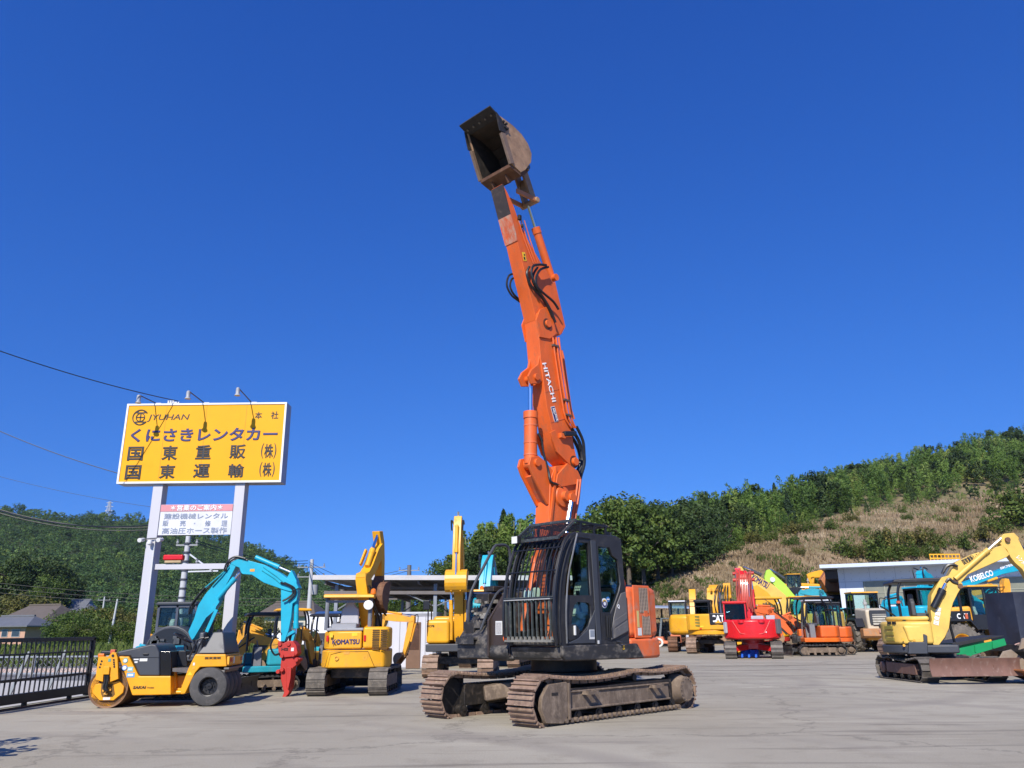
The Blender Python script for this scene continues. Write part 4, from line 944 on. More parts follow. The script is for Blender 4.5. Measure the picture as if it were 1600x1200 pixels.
# ------------------------------------------------------------------ yellow road roller
def build_roller():
    t = thing('road_roller', 'yellow road roller with steel front drum, smooth rear tyres and dark grey tank', 'road roller', (-6.62, 16.42, 0), 186)
    P = Plane(t, 0.62)
    z5 = lambda *q: [P(120 + x / 8.573, 980 + y / 8.573) for x, y in q]
    z7 = lambda *q: [P(250 + x / 8, 970 + y / 8) for x, y in q]
    # front body with its hood
    b = MB().prism(z5((560, 392), (700, 392), (830, 655), (1260, 655), (1260, 905), (740, 915), (660, 680)), -0.62, 0.62).build('front_body', YR, t, 0.02, 2)
    hp = z5((545, 385), (530, 328), (780, 275), (1000, 222), (1060, 238), (1105, 330), (1105, 655), (830, 655), (712, 390))
    hd = MB().prism(hp, -0.56, 0.60).build('hood', GYD, t, 0.03, 2)
    MB().prism(z5((700, 402), (1100, 402), (1100, 408), (700, 408)), 0.598, 0.606).build('hood_seam', BKN, hd)
    q = z5((920, 362)); MB().box((q[0][0], 0.61, q[0][1]), (0.10, 0.03, 0.035)).build('hood_latch', BKN, hd, 0.01)
    q = z5((792, 432), (890, 438), (790, 468))
    decal(hd, PALE, (q[0][0], 0.602, q[0][1]), (-1, 0, 0), (0, 0, 1), 0.09, 0.022, 'maker_plate'); decal(hd, PALE, (q[1][0], 0.602, q[1][1]), (-1, 0, 0), (0, 0, 1), 0.14, 0.05, 'model_plate'); decal(hd, PALE, (q[2][0], 0.602, q[2][1]), (-1, 0, 0), (0, 0, 1), 0.055, 0.03, 'maker_plate')
    MB().prism(z5((1105, 320), (1255, 320), (1255, 655), (1105, 655)), -0.55, 0.585).build('hood_end_panel', mat('gloss_black', (0.012, 0.012, 0.014), 0.12, var=0.05), t, 0.015)
    q = z5((750, 828), (930, 795))
    text(b, 'SAKAI', INK, (q[0][0], 0.622, q[0][1]), (-1, 0, 0), (0, 0, 1), q[0][0] - q[1][0], 0.052, 0.04, slant=0.15)
    q = z5((940, 822), (1035, 808)); text(b, 'TW504', INK, (q[0][0], 0.622, q[0][1]), (-1, 0, 0), (0, 0, 1), q[0][0] - q[1][0], 0.026, 0.015, slant=0.15)
    for (x, y, w, m, rd) in ((652, 448, 0.095, mat('green_rim_decal', (0.10, 0.30, 0.22), 0.5), 1), (642, 543, 0.10, BDEC, 1), (722, 640, 0.14, mat('sky_decal', (0.10, 0.35, 0.65), 0.5), 0), (718, 562, 0.10, mat('aqua_decal', (0.25, 0.5, 0.5), 0.5), 0)):
        q = z5((x, y))[0]; dd = decal(b, m, (q[0], 0.622, q[1]), (-1, 0, 0), (0, 0, 1), w, w if rd else 0.08, 'round_sticker' if rd else 'sticker', round_=bool(rd))
        decal(dd, PALE, (q[0], 0.628, q[1]), (-1, 0, 0), (0, 0, 1), w * 0.72, w * (0.72 if rd else 0.3), 'sticker_centre', round_=bool(rd))
    # drum, disc and yoke
    c = z5((395, 862))[0]; r = 0.355
    dr = MB().lathe((c[0], -0.55, r), (0, 1, 0), [(r * 0.93, 0.02), (r, 0.0), (r, 1.10), (r * 0.93, 1.08)], 48).build('drum', mat('worn_drum_steel', (0.22, 0.125, 0.07), 0.5, 0.3, dirt=(0.10, 0.06, 0.035), amt=0.4, scale=4, var=0.2), t)
    di = MB().lathe((c[0], 0.50, r), (0, 1, 0), [(r * 0.91, 0), (r * 0.91, 0.03)], 40).build('drum_disc', YR, dr)
    MB().prism(z5((190, 880), (230, 770), (370, 735), (480, 735), (560, 720), (625, 800), (610, 880), (480, 985), (290, 985)), 0.53, 0.585).build('drum_plate', YR, dr, 0.012)
    MB().prism(z5((320, 760), (480, 760), (500, 900), (470, 935), (330, 935), (312, 880)), 0.58, 0.592).build('hub_recess', mat('deep_ochre', (0.16, 0.075, 0.008), 0.7, dirt=(0.08, 0.05, 0.02), amt=0.5, scale=6), dr)
    hb = MB(); q = z5((400, 850))[0]
    for k in range(7): hb.box((q[0] + 0.02 * math.cos(k * 2.3) * 3, 0.61, q[1] + 0.02 * math.sin(k * 2.3) * 3), (0.035, 0.04, 0.035))
    hb.build('vibrator_fitting', YC, dr, 0.004)
    decal(dr, PALE, (z5((390, 958))[0][0], 0.586, z5((390, 958))[0][1]), (-1, 0, 0), (0, 0, 1), 0.125, 0.045, 'data_plate')
    yk = MB().prism(z5((300, 395), (430, 392), (490, 330), (535, 345), (555, 400), (565, 690), (450, 735), (450, 630), (375, 630), (375, 515), (360, 730), (258, 700), (275, 560)), 0.585, 0.66)
    yk = yk.build('drum_yoke', YR, t, 0.012)
    MB().prism(z5((375, 525), (462, 525), (450, 632), (370, 632)), 0.64, 0.70).build('yoke_cover', YR, yk, 0.008)
    bt = MB()
    for x, y in ((495, 380), (507, 435), (509, 468), (511, 497), (513, 528), (345, 453), (332, 493), (320, 533)):
        q = z5((x, y))[0]; bt.cyl((q[0], 0.66, q[1]), (q[0], 0.672, q[1]), 0.016 if y > 400 else 0.024, n=10)
    bt.build('yoke_bolt', BK, yk)
    q = z5((450, 440))[0]; decal(yk, mat('green_rim_decal', (0.10, 0.30, 0.22)), (q[0], 0.662, q[1]), (-1, 0, 0), (0, 0, 1), 0.045, 0.055, 'sticker')
    q = [z5(p)[0] for p in ((405, 640), (400, 720), (380, 800), (400, 850))]; hoses(yk, [[(a, 0.69, e) for a, e in q], [(a - 0.04, 0.69, e) for a, e in q]], 0.024)
    MB().prism(z5((470, 395), (560, 395), (560, 470), (470, 470)), -0.66, 0.60).build('yoke_beam', YR, t, 0.02)
    lg = z5((460, 330))[0]; bx = MB().box((lg[0], 0.5, lg[1]), (0.09, 0.10, 0.08)); bx.build('position_lamp', mat('orange_lamp_lens', (0.5, 0.10, 0.04), 0.3), t, 0.01)
    lg = z5((265, 375))[0]; MB().box((lg[0], 0.35, lg[1] - 0.01), (0.12, 0.12, 0.07)).build('indicator_lamp', AMBER, t, 0.015)
    lg = z5((330, 345))[0]; MB().box((lg[0], 0.30, lg[1]), (0.20, 0.2, 0.07)).build('work_light', BK, t, 0.02)
    # centre joint, platform, steering column
    MB().prism(z5((1250, 550), (1275, 540), (1280, 820), (1400, 840), (1400, 885), (1150, 885), (1150, 845), (1250, 830)), 0.30, 0.40).build('centre_joint', YR, t, 0.01)
    MB().box((z7((200, 700))[0][0], 0.0, 0.42), (0.40, 0.5, 0.26)).build('joint_block', YC, t, 0.03)
    MB().cyl((z7((80, 880))[0][0], 0.42, 0.25), (z7((250, 880))[0][0], 0.42, 0.25), 0.035).build('steering_cylinder', YR, t)
    p = MB().prism(z7((140, 592), (380, 592), (350, 660), (140, 640)), -0.55, 0.56).build('platform', mat('deck_plate', (0.10, 0.09, 0.09), 0.6, 0.3, dirt=(0.2, 0.18, 0.15), amt=0.4), t, 0.008)
    st = MB(); q = z7((190, 580), (200, 380), (160, 180))
    st.prism([(q[0][0] - 0.09, q[0][1]), (q[0][0] + 0.12, q[0][1]), (q[1][0] + 0.09, q[1][1]), (q[1][0] - 0.05, q[1][1])], -0.12, 0.16)
    st.tube([(q[1][0], 0, q[1][1]), (q[2][0] - 0.05, 0, q[2][1] - 0.05)], 0.03, 8, 0)
    so = st.build('steering_column', BKN, t, 0.015)
    sw = MB(); k = [(q[2][0] - 0.02 + 0.19 * math.cos(a) * 0.9, 0.19 * math.sin(a), q[2][1] - 0.05 + 0.09 * math.cos(a)) for a in [i * math.pi / 8 for i in range(17)]]
    sw.tube(k, 0.016, 6, 1); sw.tube([k[0], k[8]], 0.012, 5, 0); sw.build('steering_wheel', BKN, so)
    make_seat(t, z7((330, 480))[0][0] - 0.05, -0.05, z7((330, 520))[0][1], GYD, 0.85)
    rl = z7((390, 480), (420, 400), (500, 240), (580, 210)); MB().tube([(a, 0.45, e) for a, e in rl], 0.018, 7, 2).tube([(a + 0.08, 0.48, e) for a, e in rl], 0.018, 7, 2).build('hand_rail', BKN, t)
    # rear body, tank, lamps
    rb = MB().prism(z7((440, 418), (822, 418), (835, 572), (500, 580), (440, 650), (312, 915), (255, 920), (255, 855), (350, 600)), -0.62, 0.62).build('rear_body', YR, t, 0.02, 2)
    tp = z7((465, 412), (530, 325), (560, 318), (640, 150), (660, 140), (760, 135), (775, 160), (815, 412))
    tk = MB(); n = len(tp); zt = max(p_[1] for p_ in tp); zb = min(p_[1] for p_ in tp)
    f = lambda z: 0.62 - 0.13 * (z - zb) / (zt - zb)
    tk.add([(p_[0], f(p_[1]), p_[1]) for p_ in tp] + [(p_[0], -f(p_[1]), p_[1]) for p_ in tp], [tuple(range(n)), tuple(range(2 * n - 1, n - 1, -1))] + [(i, (i + 1) % n, n + (i + 1) % n, n + i) for i in range(n)])
    tk = tk.build('water_tank', GYD, t, 0.035, 3)
    fc = MB(); q = z7((765, 122))[0]; fc.cyl((q[0] + 0.10, 0.30, q[1] - 0.03), (q[0] + 0.10, 0.30, q[1] + 0.025), 0.05); fc.build('filler_cap', BKN, tk)
    q = z7((560, 482), (765, 458)); text(rb, '国東重販', INK, (q[0][0], 0.622, q[0][1]), (-1, 0, 0), (0, 0, 1), q[0][0] - q[1][0], 0.045, 0.02)
    q = z7((420, 590))[0]; decal(rb, PALE, (q[0], 0.622, q[1] + 0.07), (-1, 0, 0), (0, 0, 1), 0.035, 0.05, 'sticker'); decal(rb, YC, (q[0], 0.622, q[1]), (-1, 0, 0), (0, 0, 1), 0.05, 0.04, 'round_sticker', round_=True)
    q = z7((375, 660))[0]; MB().prism([(q[0] - 0.05, q[1] - 0.03), (q[0] + 0.05, q[1] - 0.03), (q[0], q[1] + 0.04)], 0.621, 0.626).build('warning_triangle', mat('lemon_decal', (0.7, 0.5, 0.02), 0.5), rb)
    xb = z7((822, 480))[0][0] - 0.005; zb = z7((822, 500))[0][1]
    rp = MB().box((xb - 0.03, 0, zb), (0.05, 1.16, 0.15)).build('rear_panel', YC, t, 0.01)
    for y in (0.44, -0.44): box('tail_lamp', (xb - 0.06, y, zb + 0.01), (0.02, 0.13, 0.07), REDL, rp, 0.005)
    decal(rp, PALE, (xb - 0.056, 0.2, zb), (0, -1, 0), (0, 0, 1), 0.10, 0.12, 'data_plate')
    MB().box((xb - 0.02, 0, zb - 0.14), (0.10, 1.22, 0.04)).box((xb + 0.05, 0, zb - 0.19), (0.08, 1.16, 0.05)).build('rear_bumper', mat('dull_steel', (0.16, 0.15, 0.14), 0.5, 0.4, dirt=DUST, amt=0.3), t, 0.01)
    c = z7((600, 832))[0]
    for y in (0.50, 0.17, -0.17, -0.50): wheel(t, (c[0], y, 0.352), 0.352, 0.27, mat('dark_rim', (0.014, 0.014, 0.016), 0.4, 0.2, dirt=(0.05, 0.045, 0.04), amt=0.3), 0.50)
    MB().box((c[0], 0, 0.40), (0.25, 0.9, 0.30)).build('axle_housing', GREASE, t, 0.02)
    return t
build_roller()
# ------------------------------------------------------------------ roadside sign on two posts
def build_sign():
    t = thing('billboard', 'large yellow roadside sign board with Japanese lettering on two white posts', 'sign', (-7.6, 19, 0), 0)
    def Z(x, y): p = aty(170 + x / 3.87, 590 + y / 3.87, 19.0); return (p.x + 7.6, p.z)
    a = Z(48, 643); b = Z(1075, 150); x0, z0, x1, z1 = a[0], a[1], Z(1060, 400)[0], b[1]
    YS = mat('yellow_sign_face', (0.74, 0.345, 0.008), 0.5, dirt=(0.72, 0.29, 0.008), amt=0.25, scale=0.8, var=0.05, spec=0.2)
    bx = MB().box(((x0 + x1) / 2, 0.20, (z0 + z1) / 2), (x1 - x0, 0.40, z1 - z0)).build('sign_box', mat('sign_casing', (0.34, 0.37, 0.46), 0.5, 0.2, dirt=(0.25, 0.24, 0.24), amt=0.2), t, 0.006)
    f = box('sign_face', ((x0 + x1) / 2, -0.004, (z0 + z1) / 2), (x1 - x0 - 0.08, 0.008, z1 - z0 - 0.08), YS, bx)
    fr = MB(); w = 0.045
    for q in ((x0 + w / 2, (z0 + z1) / 2, w, z1 - z0), (x1 - w / 2, (z0 + z1) / 2, w, z1 - z0), ((x0 + x1) / 2, z0 + w / 2, x1 - x0 - 2 * w, w), ((x0 + x1) / 2, z1 - w / 2, x1 - x0 - 2 * w, w)): fr.box((q[0], -0.012, q[1]), (q[2], 0.03, q[3]))
    fr.build('sign_frame', WH, bx)
    def tx(s, xa, ya, xb, yb, m=INK, bold=0.02, y=-0.009, par=f, slant=0, name='lettering'):
        p = Z(xa, yb); q = Z(xb, ya); p2 = Z(xb, yb)
        return text(par, s, m, (p[0], y, (p[1] + p2[1]) / 2), (1, 0, 0), (0, 0, 1), p2[0] - p[0], q[1] - p2[1], bold, name, slant)
    tx('くにさきレンタカー', 130, 305, 1018, 388, NAVY, 0.032)
    for row, y0, y1 in (('国東重販', (418, 412, 408, 405), (503, 500, 495, 492)), ('国東運輸', (530, 527, 523, 522), (617, 612, 608, 605))):
        xs = ((110, 205), (317, 412), (522, 615), (728, 825)) if row[3] == '販' else ((95, 190), (302, 398), (508, 608), (720, 815))
        for ch, (xa, xb), ya, yb in zip(row, xs, y0, y1): tx(ch, xa, ya, xb, yb, INK, 0.026)
    for xa, xb, ya, yb in ((918, 1010, 398, 490), (908, 1000, 511, 601)):
        tx('株', xa + 20, ya + 4, xb - 18, yb - 3, INK, 0.022); tx('(', xa, ya, xa + 15, yb, INK, 0.004); tx(')', xb - 15, ya, xb, yb, INK, 0.004)
    tx('本', 883, 208, 926, 250, INK, 0.016); tx('社', 980, 205, 1025, 250, INK, 0.016)
    tx('JYUHAN', 232, 223, 486, 267, INK, 0.006, slant=0.18)
    jn = mat('sign_joint', (0.50, 0.21, 0.006), 0.6)
    for k in (1, 2, 3): MB().box((x0 + (x1 - x0) * k / 4, -0.009, (z0 + z1) / 2), (0.008, 0.003, z1 - z0 - 0.1)).build('sheet_joint', jn, f)
    # round emblem: ring with an inner figure
    c = Z(193, 241); e = MB(); r = Z(193 + 46, 241)[0] - c[0]
    ring = lambda r0, a0, a1, n=26: [(c[0] + r0 * math.cos(R(a0 + (a1 - a0) * i / n)), -0.014, c[1] + r0 * math.sin(R(a0 + (a1 - a0) * i / n))) for i in range(n + 1)]
    e.tube(ring(r, 35, 325), 0.014, 4, 0); e.tube(ring(r * 0.55, 0, 360), 0.012, 4, 0)
    for (xa, za, xb, zb) in ((-.55, .62, .55, .62), (-.5, 0, .5, 0), (0, .62, 0, -.6), (-.6, -.62, .6, -.62), (-.8, .55, -.3, .9), (.3, .9, .8, .55), (-.8, -.6, -.3, -.9), (.3, -.9, .8, -.6)):
        e.bar((c[0] + xa * r, -0.014, c[1] + za * r), (c[0] + xb * r, -0.014, c[1] + zb * r), 0.022, 0.012, up=(0, 1, 0))
    e.build('emblem', INK, f)
    # posts and crossbar
    PST = mat('white_post_paint', (0.47, 0.465, 0.50), 0.5, dirt=(0.38, 0.45, 0.42), amt=0.2, scale=1.0, var=0.05, streak=5)
    L0, L1 = Z(262, 655)[0], Z(322, 655)[0]; R0, R1 = Z(760, 645)[0], Z(820, 645)[0]
    for xa, xb in ((L0, L1), (R0, R1)):
        p = MB().box(((xa + xb) / 2, 0.20, z0 / 2), (xb - xa, 0.30, z0)).build('post', PST, t, 0.01)
        MB().box(((xa + xb) / 2, 0.20, 0.03), ((xb - xa) * 1.7, 0.5, 0.06)).build('base_plate', GYL, p, 0.005)
    zc = Z(490, 1140)[1]
    MB().box(((L1 + R0) / 2, 0.16, zc), (R0 - L1, 0.10, 0.13)).build('crossbar', PST, t, 0.006)
    # lower notice panel
    nx0, nx1, nz0, nz1 = L1 + 0.02, R0 - 0.0, Z(510, 950)[1], Z(520, 765)[1]
    n = box('notice_panel', ((nx0 + nx1) / 2, 0.06, (nz0 + nz1) / 2), (nx1 - nx0, 0.04, nz1 - nz0), mat('faded_notice_white', (0.56, 0.57, 0.60), 0.6, dirt=(0.45, 0.44, 0.43), amt=0.2, scale=2), t, 0.003)
    box('notice_header', ((nx0 + nx1) / 2, 0.036, nz1 - 0.085), (nx1 - nx0, 0.008, 0.16), mat('faded_red_header', (0.55, 0.22, 0.24), 0.5, var=0.08), n)
    GB = mat('faded_blue_grey_ink', (0.27, 0.31, 0.40), 0.6, var=0.08)
    tx('＊営業のご案内＊', 370, 768, 685, 803, WHT, 0.02, 0.030, n)
    tx('建設機械レンタル', 328, 818, 716, 853, GB, 0.012, 0.036, n)
    for ch, xa in (('販', 320), ('売', 424), ('・', 508), ('修', 576), ('理', 676)):
        if ch == '・': decal(n, GB, (Z(515, 880)[0], 0.038, Z(515, 880)[1]), (1, 0, 0), (0, 0, 1), 0.035, 0.035, 'lettering', round_=True)
        else: tx(ch, xa, 862, xa + 35, 897, GB, 0.012, 0.036, n)
    tx('高油圧ホース製作', 315, 905, 708, 942, GB, 0.012, 0.036, n)
    # flood lamps on stalks above the board
    for (bx_, by), (hx, hy) in (((278, 160), (180, 130)), ((570, 155), (480, 105)), ((858, 150), (780, 85))):
        p = Z(bx_, by); h = aty(170 + hx / 3.87, 590 + hy / 3.87, 18.28); h = (h.x + 7.6, -0.72, h.z)
        l = MB().tube([(p[0], 0.1, z1 - 0.02), (p[0], 0.02, z1 + 0.03), (h[0], h[1], h[2] + 0.10)], 0.013, 6, 0)
        l = l.build('lamp_arm', GYD, t)
        MB().lathe((h[0], h[1], h[2] - 0.10), (0, 0, 1), [(0.072, 0), (0.058, 0.03), (0.045, 0.05), (0.048, 0.13), (0.042, 0.19), (0.015, 0.21)], 16).build('flood_lamp', mat('lamp_grey', (0.30, 0.31, 0.33), 0.5, var=0.1), l)
        MB().box((p[0] + 0.05, 0.14, z1 + 0.02), (0.16, 0.16, 0.045)).build('lamp_mount', GYL, l, 0.005)
    p = Z(368, 152); ib = MB()
    for k in range(3): ib.lathe((p[0] - 0.05 + 0.06 * k, 0.05, z1), (0, 0, 1), [(0.012, 0), (0.03, 0.03), (0.02, 0.06), (0.03, 0.09)], 8)
    ib.box((p[0] + 0.14, 0.1, z1 + 0.03), (0.14, 0.1, 0.06)); ib.build('cable_insulator', PALE, t)
    # red light bar and twin cameras
    q = Z(320, 1100); q2 = Z(441, 1100); lb = MB().box(((q[0] + q2[0]) / 2, 0.12, zc + 0.21), (q2[0] - q[0], 0.16, 0.13)).build('light_bar', REDL, t, 0.03, 2)
    MB().box(((q[0] + q2[0]) / 2, 0.12, zc + 0.115), (q2[0] - q[0] - 0.08, 0.12, 0.06)).build('light_bar_base', mat('yellowed_base', (0.42, 0.30, 0.16), 0.5), lb, 0.01)
    zk = Z(250, 985)[1]; kx = (L0 + L1) / 2; cm = MB()
    cm.bar((kx - 0.22, 0.0, zk + 0.03), (kx + 0.26, 0.0, zk + 0.06), 0.025); 
    co = cm.build('camera_bracket', GYD, t)
    for s in (-0.20, 0.24): MB().cyl((kx + s, -0.10, zk), (kx + s, 0.08, zk + 0.03), 0.045).cyl((kx + s, -0.13, zk - 0.005), (kx + s, -0.10, zk), 0.05).build('camera_head', PALE, co)
    MB().lathe((kx + 0.02, -0.06, zk - 0.12), (0, 0, 1), [(0.01, 0), (0.05, 0.03), (0.06, 0.07), (0.05, 0.12)], 14).build('dome_camera', WH, co)
    MB().tube([(L1 - 0.02, 0.02, zk), (L1 - 0.02, 0.03, zk - 0.8), (L1 - 0.01, 0.03, 2.0), (L1 - 0.02, 0.03, 0.6)], 0.012, 6, 1).build('cable_conduit', PALE, t)
    return t
build_sign()
# ------------------------------------------------------------------ cyan excavator with the red crusher, behind the roller
def build_cyan_crusher():
    t = thing('excavator', 'cyan excavator behind the road roller, boom arched over with a red crusher on its arm', 'excavator', (-7.55, 18.45, 0), 0)
    Pn = Plane(t, 0.0); P = lambda *q: [Pn(*a) for a in q]
    Z = lambda *q: [Pn(230 + x / 8.571, 860 + y / 8.571) for x, y in q]       # from the enlargement of the boom
    for s in (1, -1): crawler(t, s * 0.72, 2.3, 0.56, 0.38, STEELD, MUD, n=34, detail=False, side=s, sag=0.02)
    carbody(t, 1.2, 0.45, GREASE)
    # bodywork
    house(t, roundtail(0.85, 1.75, 1.15), 0.66, 0.90, GYD, 0.05)
    house(t, [(0.40, -0.25), (0.40, -0.80), (-0.3, -0.80), (-0.6, -0.55), (-0.6, -0.25)], 0.90, 1.06, CY, 0.05)
    pr = arc(-0.02, 0.92, 0.56, 0, 180, 12)
    hd = MB().prism(pr, -0.15, 0.80).build('engine_hood', GYD, t, 0.03, 2)
    MB().prism(arc(-0.02, 0.92, 0.50, 0, 180, 12), -0.20, -0.14).build('hood_recess', BKN, hd)
    h = MB()
    for k in range(16): h.box((-0.02 + 0.42 * (rng.random() - 0.5) * 1.8, -0.22, 0.98 + 0.30 * rng.random()), (0.05 + 0.12 * rng.random(), 0.08, 0.04 + 0.10 * rng.random()))
    h.build('engine_part', mat('engine_grey', (0.055, 0.055, 0.058), 0.5, 0.3, dirt=(0.25, 0.24, 0.22), amt=0.35, scale=9, var=0.4), hd, 0.006)
    a = Z((135, 1165), (215, 1200))
    MB().prism([(-0.36, 0.98), (-0.34, 1.12), (-0.10, 1.05), (0.16, 0.97), (0.20, 0.90), (-0.36, 0.92)], -0.92, -0.86).build('side_rail', CY, t, 0.01)
    cabin(t, -0.45, 0.55, 0.0, 0.85, 0.90, 1.45, 1.92, GYD, mat('slate_frame', (0.055, 0.062, 0.085), 0.45, dirt=(0.16, 0.16, 0.17), amt=0.2), GYD, slope=0.15)
    # boom, two pieces
    b1 = Z((655, 1140), (640, 1090), (715, 920), (770, 740), (860, 600), (960, 480), (1090, 330), (1190, 190), (1250, 160), (1280, 190), (1265, 230), (1180, 400), (1060, 620), (1010, 740), (880, 900), (720, 1170), (690, 1200))
    bb = boom_piece(t, 'boom', b1, -0.25, 0.14, CY)
    MB().prism(Z((880, 905), (1060, 640), (1080, 660), (1010, 760), (1000, 800), (930, 860)), -0.41, -0.385).build('boom_flange', CY, bb)
    b2 = Z((1180, 190), (1260, 140), (1330, 130), (1457, 160)) + P((420, 884), (445, 897), (460, 908), (470, 912), (474, 920), (462, 926), (448, 922), (420, 912), (402, 900), (388, 899)) + Z((1330, 310), (1310, 250), (1260, 230))
    u = boom_piece(t, 'upper_boom', b2, -0.25, 0.15, CY)
    q = P((403, 893))[0]; decal(u, mat('orange_decal', (0.75, 0.3, 0.02), 0.5), (q[0], -0.402, q[1]), (1, 0, 0), (0, 0, 1), 0.10, 0.055, 'sticker')
    c0, c1 = Z((1050, 650))[0], Z((1330, 320))[0]; hydraulic(t, (c0[0], -0.47, c0[1]), (c1[0], -0.47, c1[1]), 0.055, CY, 0.78, 0.5, 'boom_cylinder')
    c0, c1 = Z((900, 1090))[0], Z((1030, 800))[0]; MB().bar((c0[0], -0.46, c0[1]), (c1[0], -0.46, c1[1]), 0.05, 0.07).build('cylinder_guard', CY, t)
    c0, c1 = Z((830, 1130))[0], Z((985, 830))[0]; hydraulic(t, (c0[0], -0.25, c0[1]), (c1[0], -0.25, c1[1]), 0.06, BKN, 0.7, 0.5, 'lift_cylinder')
    c0, c1 = P((405, 872), (463, 897)); hydraulic(t, (c0[0], -0.25, c0[1]), (c1[0], -0.25, c1[1]), 0.05, CY, 0.62, 0.5, 'arm_cylinder')
    # arm hanging down
    am = P((462, 892), (470, 908), (472, 930), (470, 940), (464, 944), (462, 965), (458, 985), (452, 1002), (446, 1002), (446, 960), (446, 921), (452, 910))
    ar = boom_piece(t, 'arm', am, -0.25, 0.12, CY)
    c0, c1 = P((468, 935), (467, 990)); hydraulic(t, (c0[0], -0.25, c0[1]), (c1[0], -0.25, c1[1]), 0.055, CY, 0.85, 0.5, 'tool_cylinder')
    l = MB(); q = P((449, 996), (466, 986), (462, 1002)); l.bar((q[0][0], -0.33, q[0][1]), (q[1][0], -0.33, q[1][1]), 0.05, 0.06); l.bar((q[1][0], -0.25, q[1][1]), (q[2][0], -0.25, q[2][1]), 0.14, 0.05); l.build('tool_link', CY, t)
    hz = [Z((660, 860), (680, 760), (760, 640), (870, 510)), Z((680, 850), (720, 720), (800, 600), (930, 490)), Z((1120, 290), (1150, 200), (1210, 130), (1290, 105), (1400, 130)), Z((1140, 300), (1170, 200), (1230, 145), (1310, 120), (1420, 150)), P((447, 912), (462, 918), (466, 928), (458, 936), (450, 940)), P((452, 912), (467, 920), (468, 930), (458, 940)), P((446, 985), (436, 998), (432, 1010), (438, 1022), (446, 1020))]
    hoses(t, [[(a, -0.44 + 0.03 * (i % 2), b) for a, b in h] for i, h in enumerate(hz)], 0.022)
    for h in (Z((870, 510), (1000, 400), (1130, 290)), Z((960, 500), (1090, 360), (1180, 240)), P((420, 888), (440, 902), (452, 912)), P((418, 893), (438, 906), (448, 915))): MB().tube([(a, -0.41, b) for a, b in h], 0.014, 6, 1).build('hydraulic_pipe', TE, bb)
    # crusher
    cr_ = P((442, 1004), (444, 1001), (450, 1005), (458, 1001), (466, 1001), (471, 1008), (473, 1020), (469, 1025), (448, 1027), (444, 1024))
    k = boom_piece(t, 'crusher_head', cr_, -0.25, 0.17, RDA, 0.015)
    j = P((447, 1027), (468, 1025), (476, 1028), (470, 1038), (465, 1042), (464, 1058), (462, 1072), (458, 1082), (452, 1089), (448, 1088), (451, 1080), (446, 1060), (445, 1045))
    boom_piece(k, 'crusher_jaw', j, -0.25, 0.12, RDA, 0.012)
    j2 = P((456, 1040), (464, 1042), (463, 1058), (459, 1076), (456, 1070))
    boom_piece(k, 'lower_jaw', j2, -0.41, 0.05, RDA, 0.01)
    pb = MB()
    for q in P((446, 1006), (459, 1006), (466, 1022), (449, 1024), (471, 1030), (449, 1045), (457, 1046), (443, 1048)): pin(pb, q[0], q[1], -0.45, -0.05, 0.042)
    pb.build('crusher_pin', RDA, k, 0.006)
    q = P((465, 1014))[0]; decal(k, PALE, (q[0], -0.422, q[1]), (1, 0, 0), (0, 0, 1), 0.06, 0.07, 'data_plate')
    q = P((448, 1016), (458, 1010)); text(k, 'HSI', INK, (q[0][0], -0.422, q[0][1]), (1, 0, 0), (0, 0, 1), 0.14, 0.06, 0.04)
    # front blade low behind the roller's tyres
    blade(t, 1.75, 0.05, 0.40, 1.5, BKD, 0.9)
    return t
build_cyan_crusher()
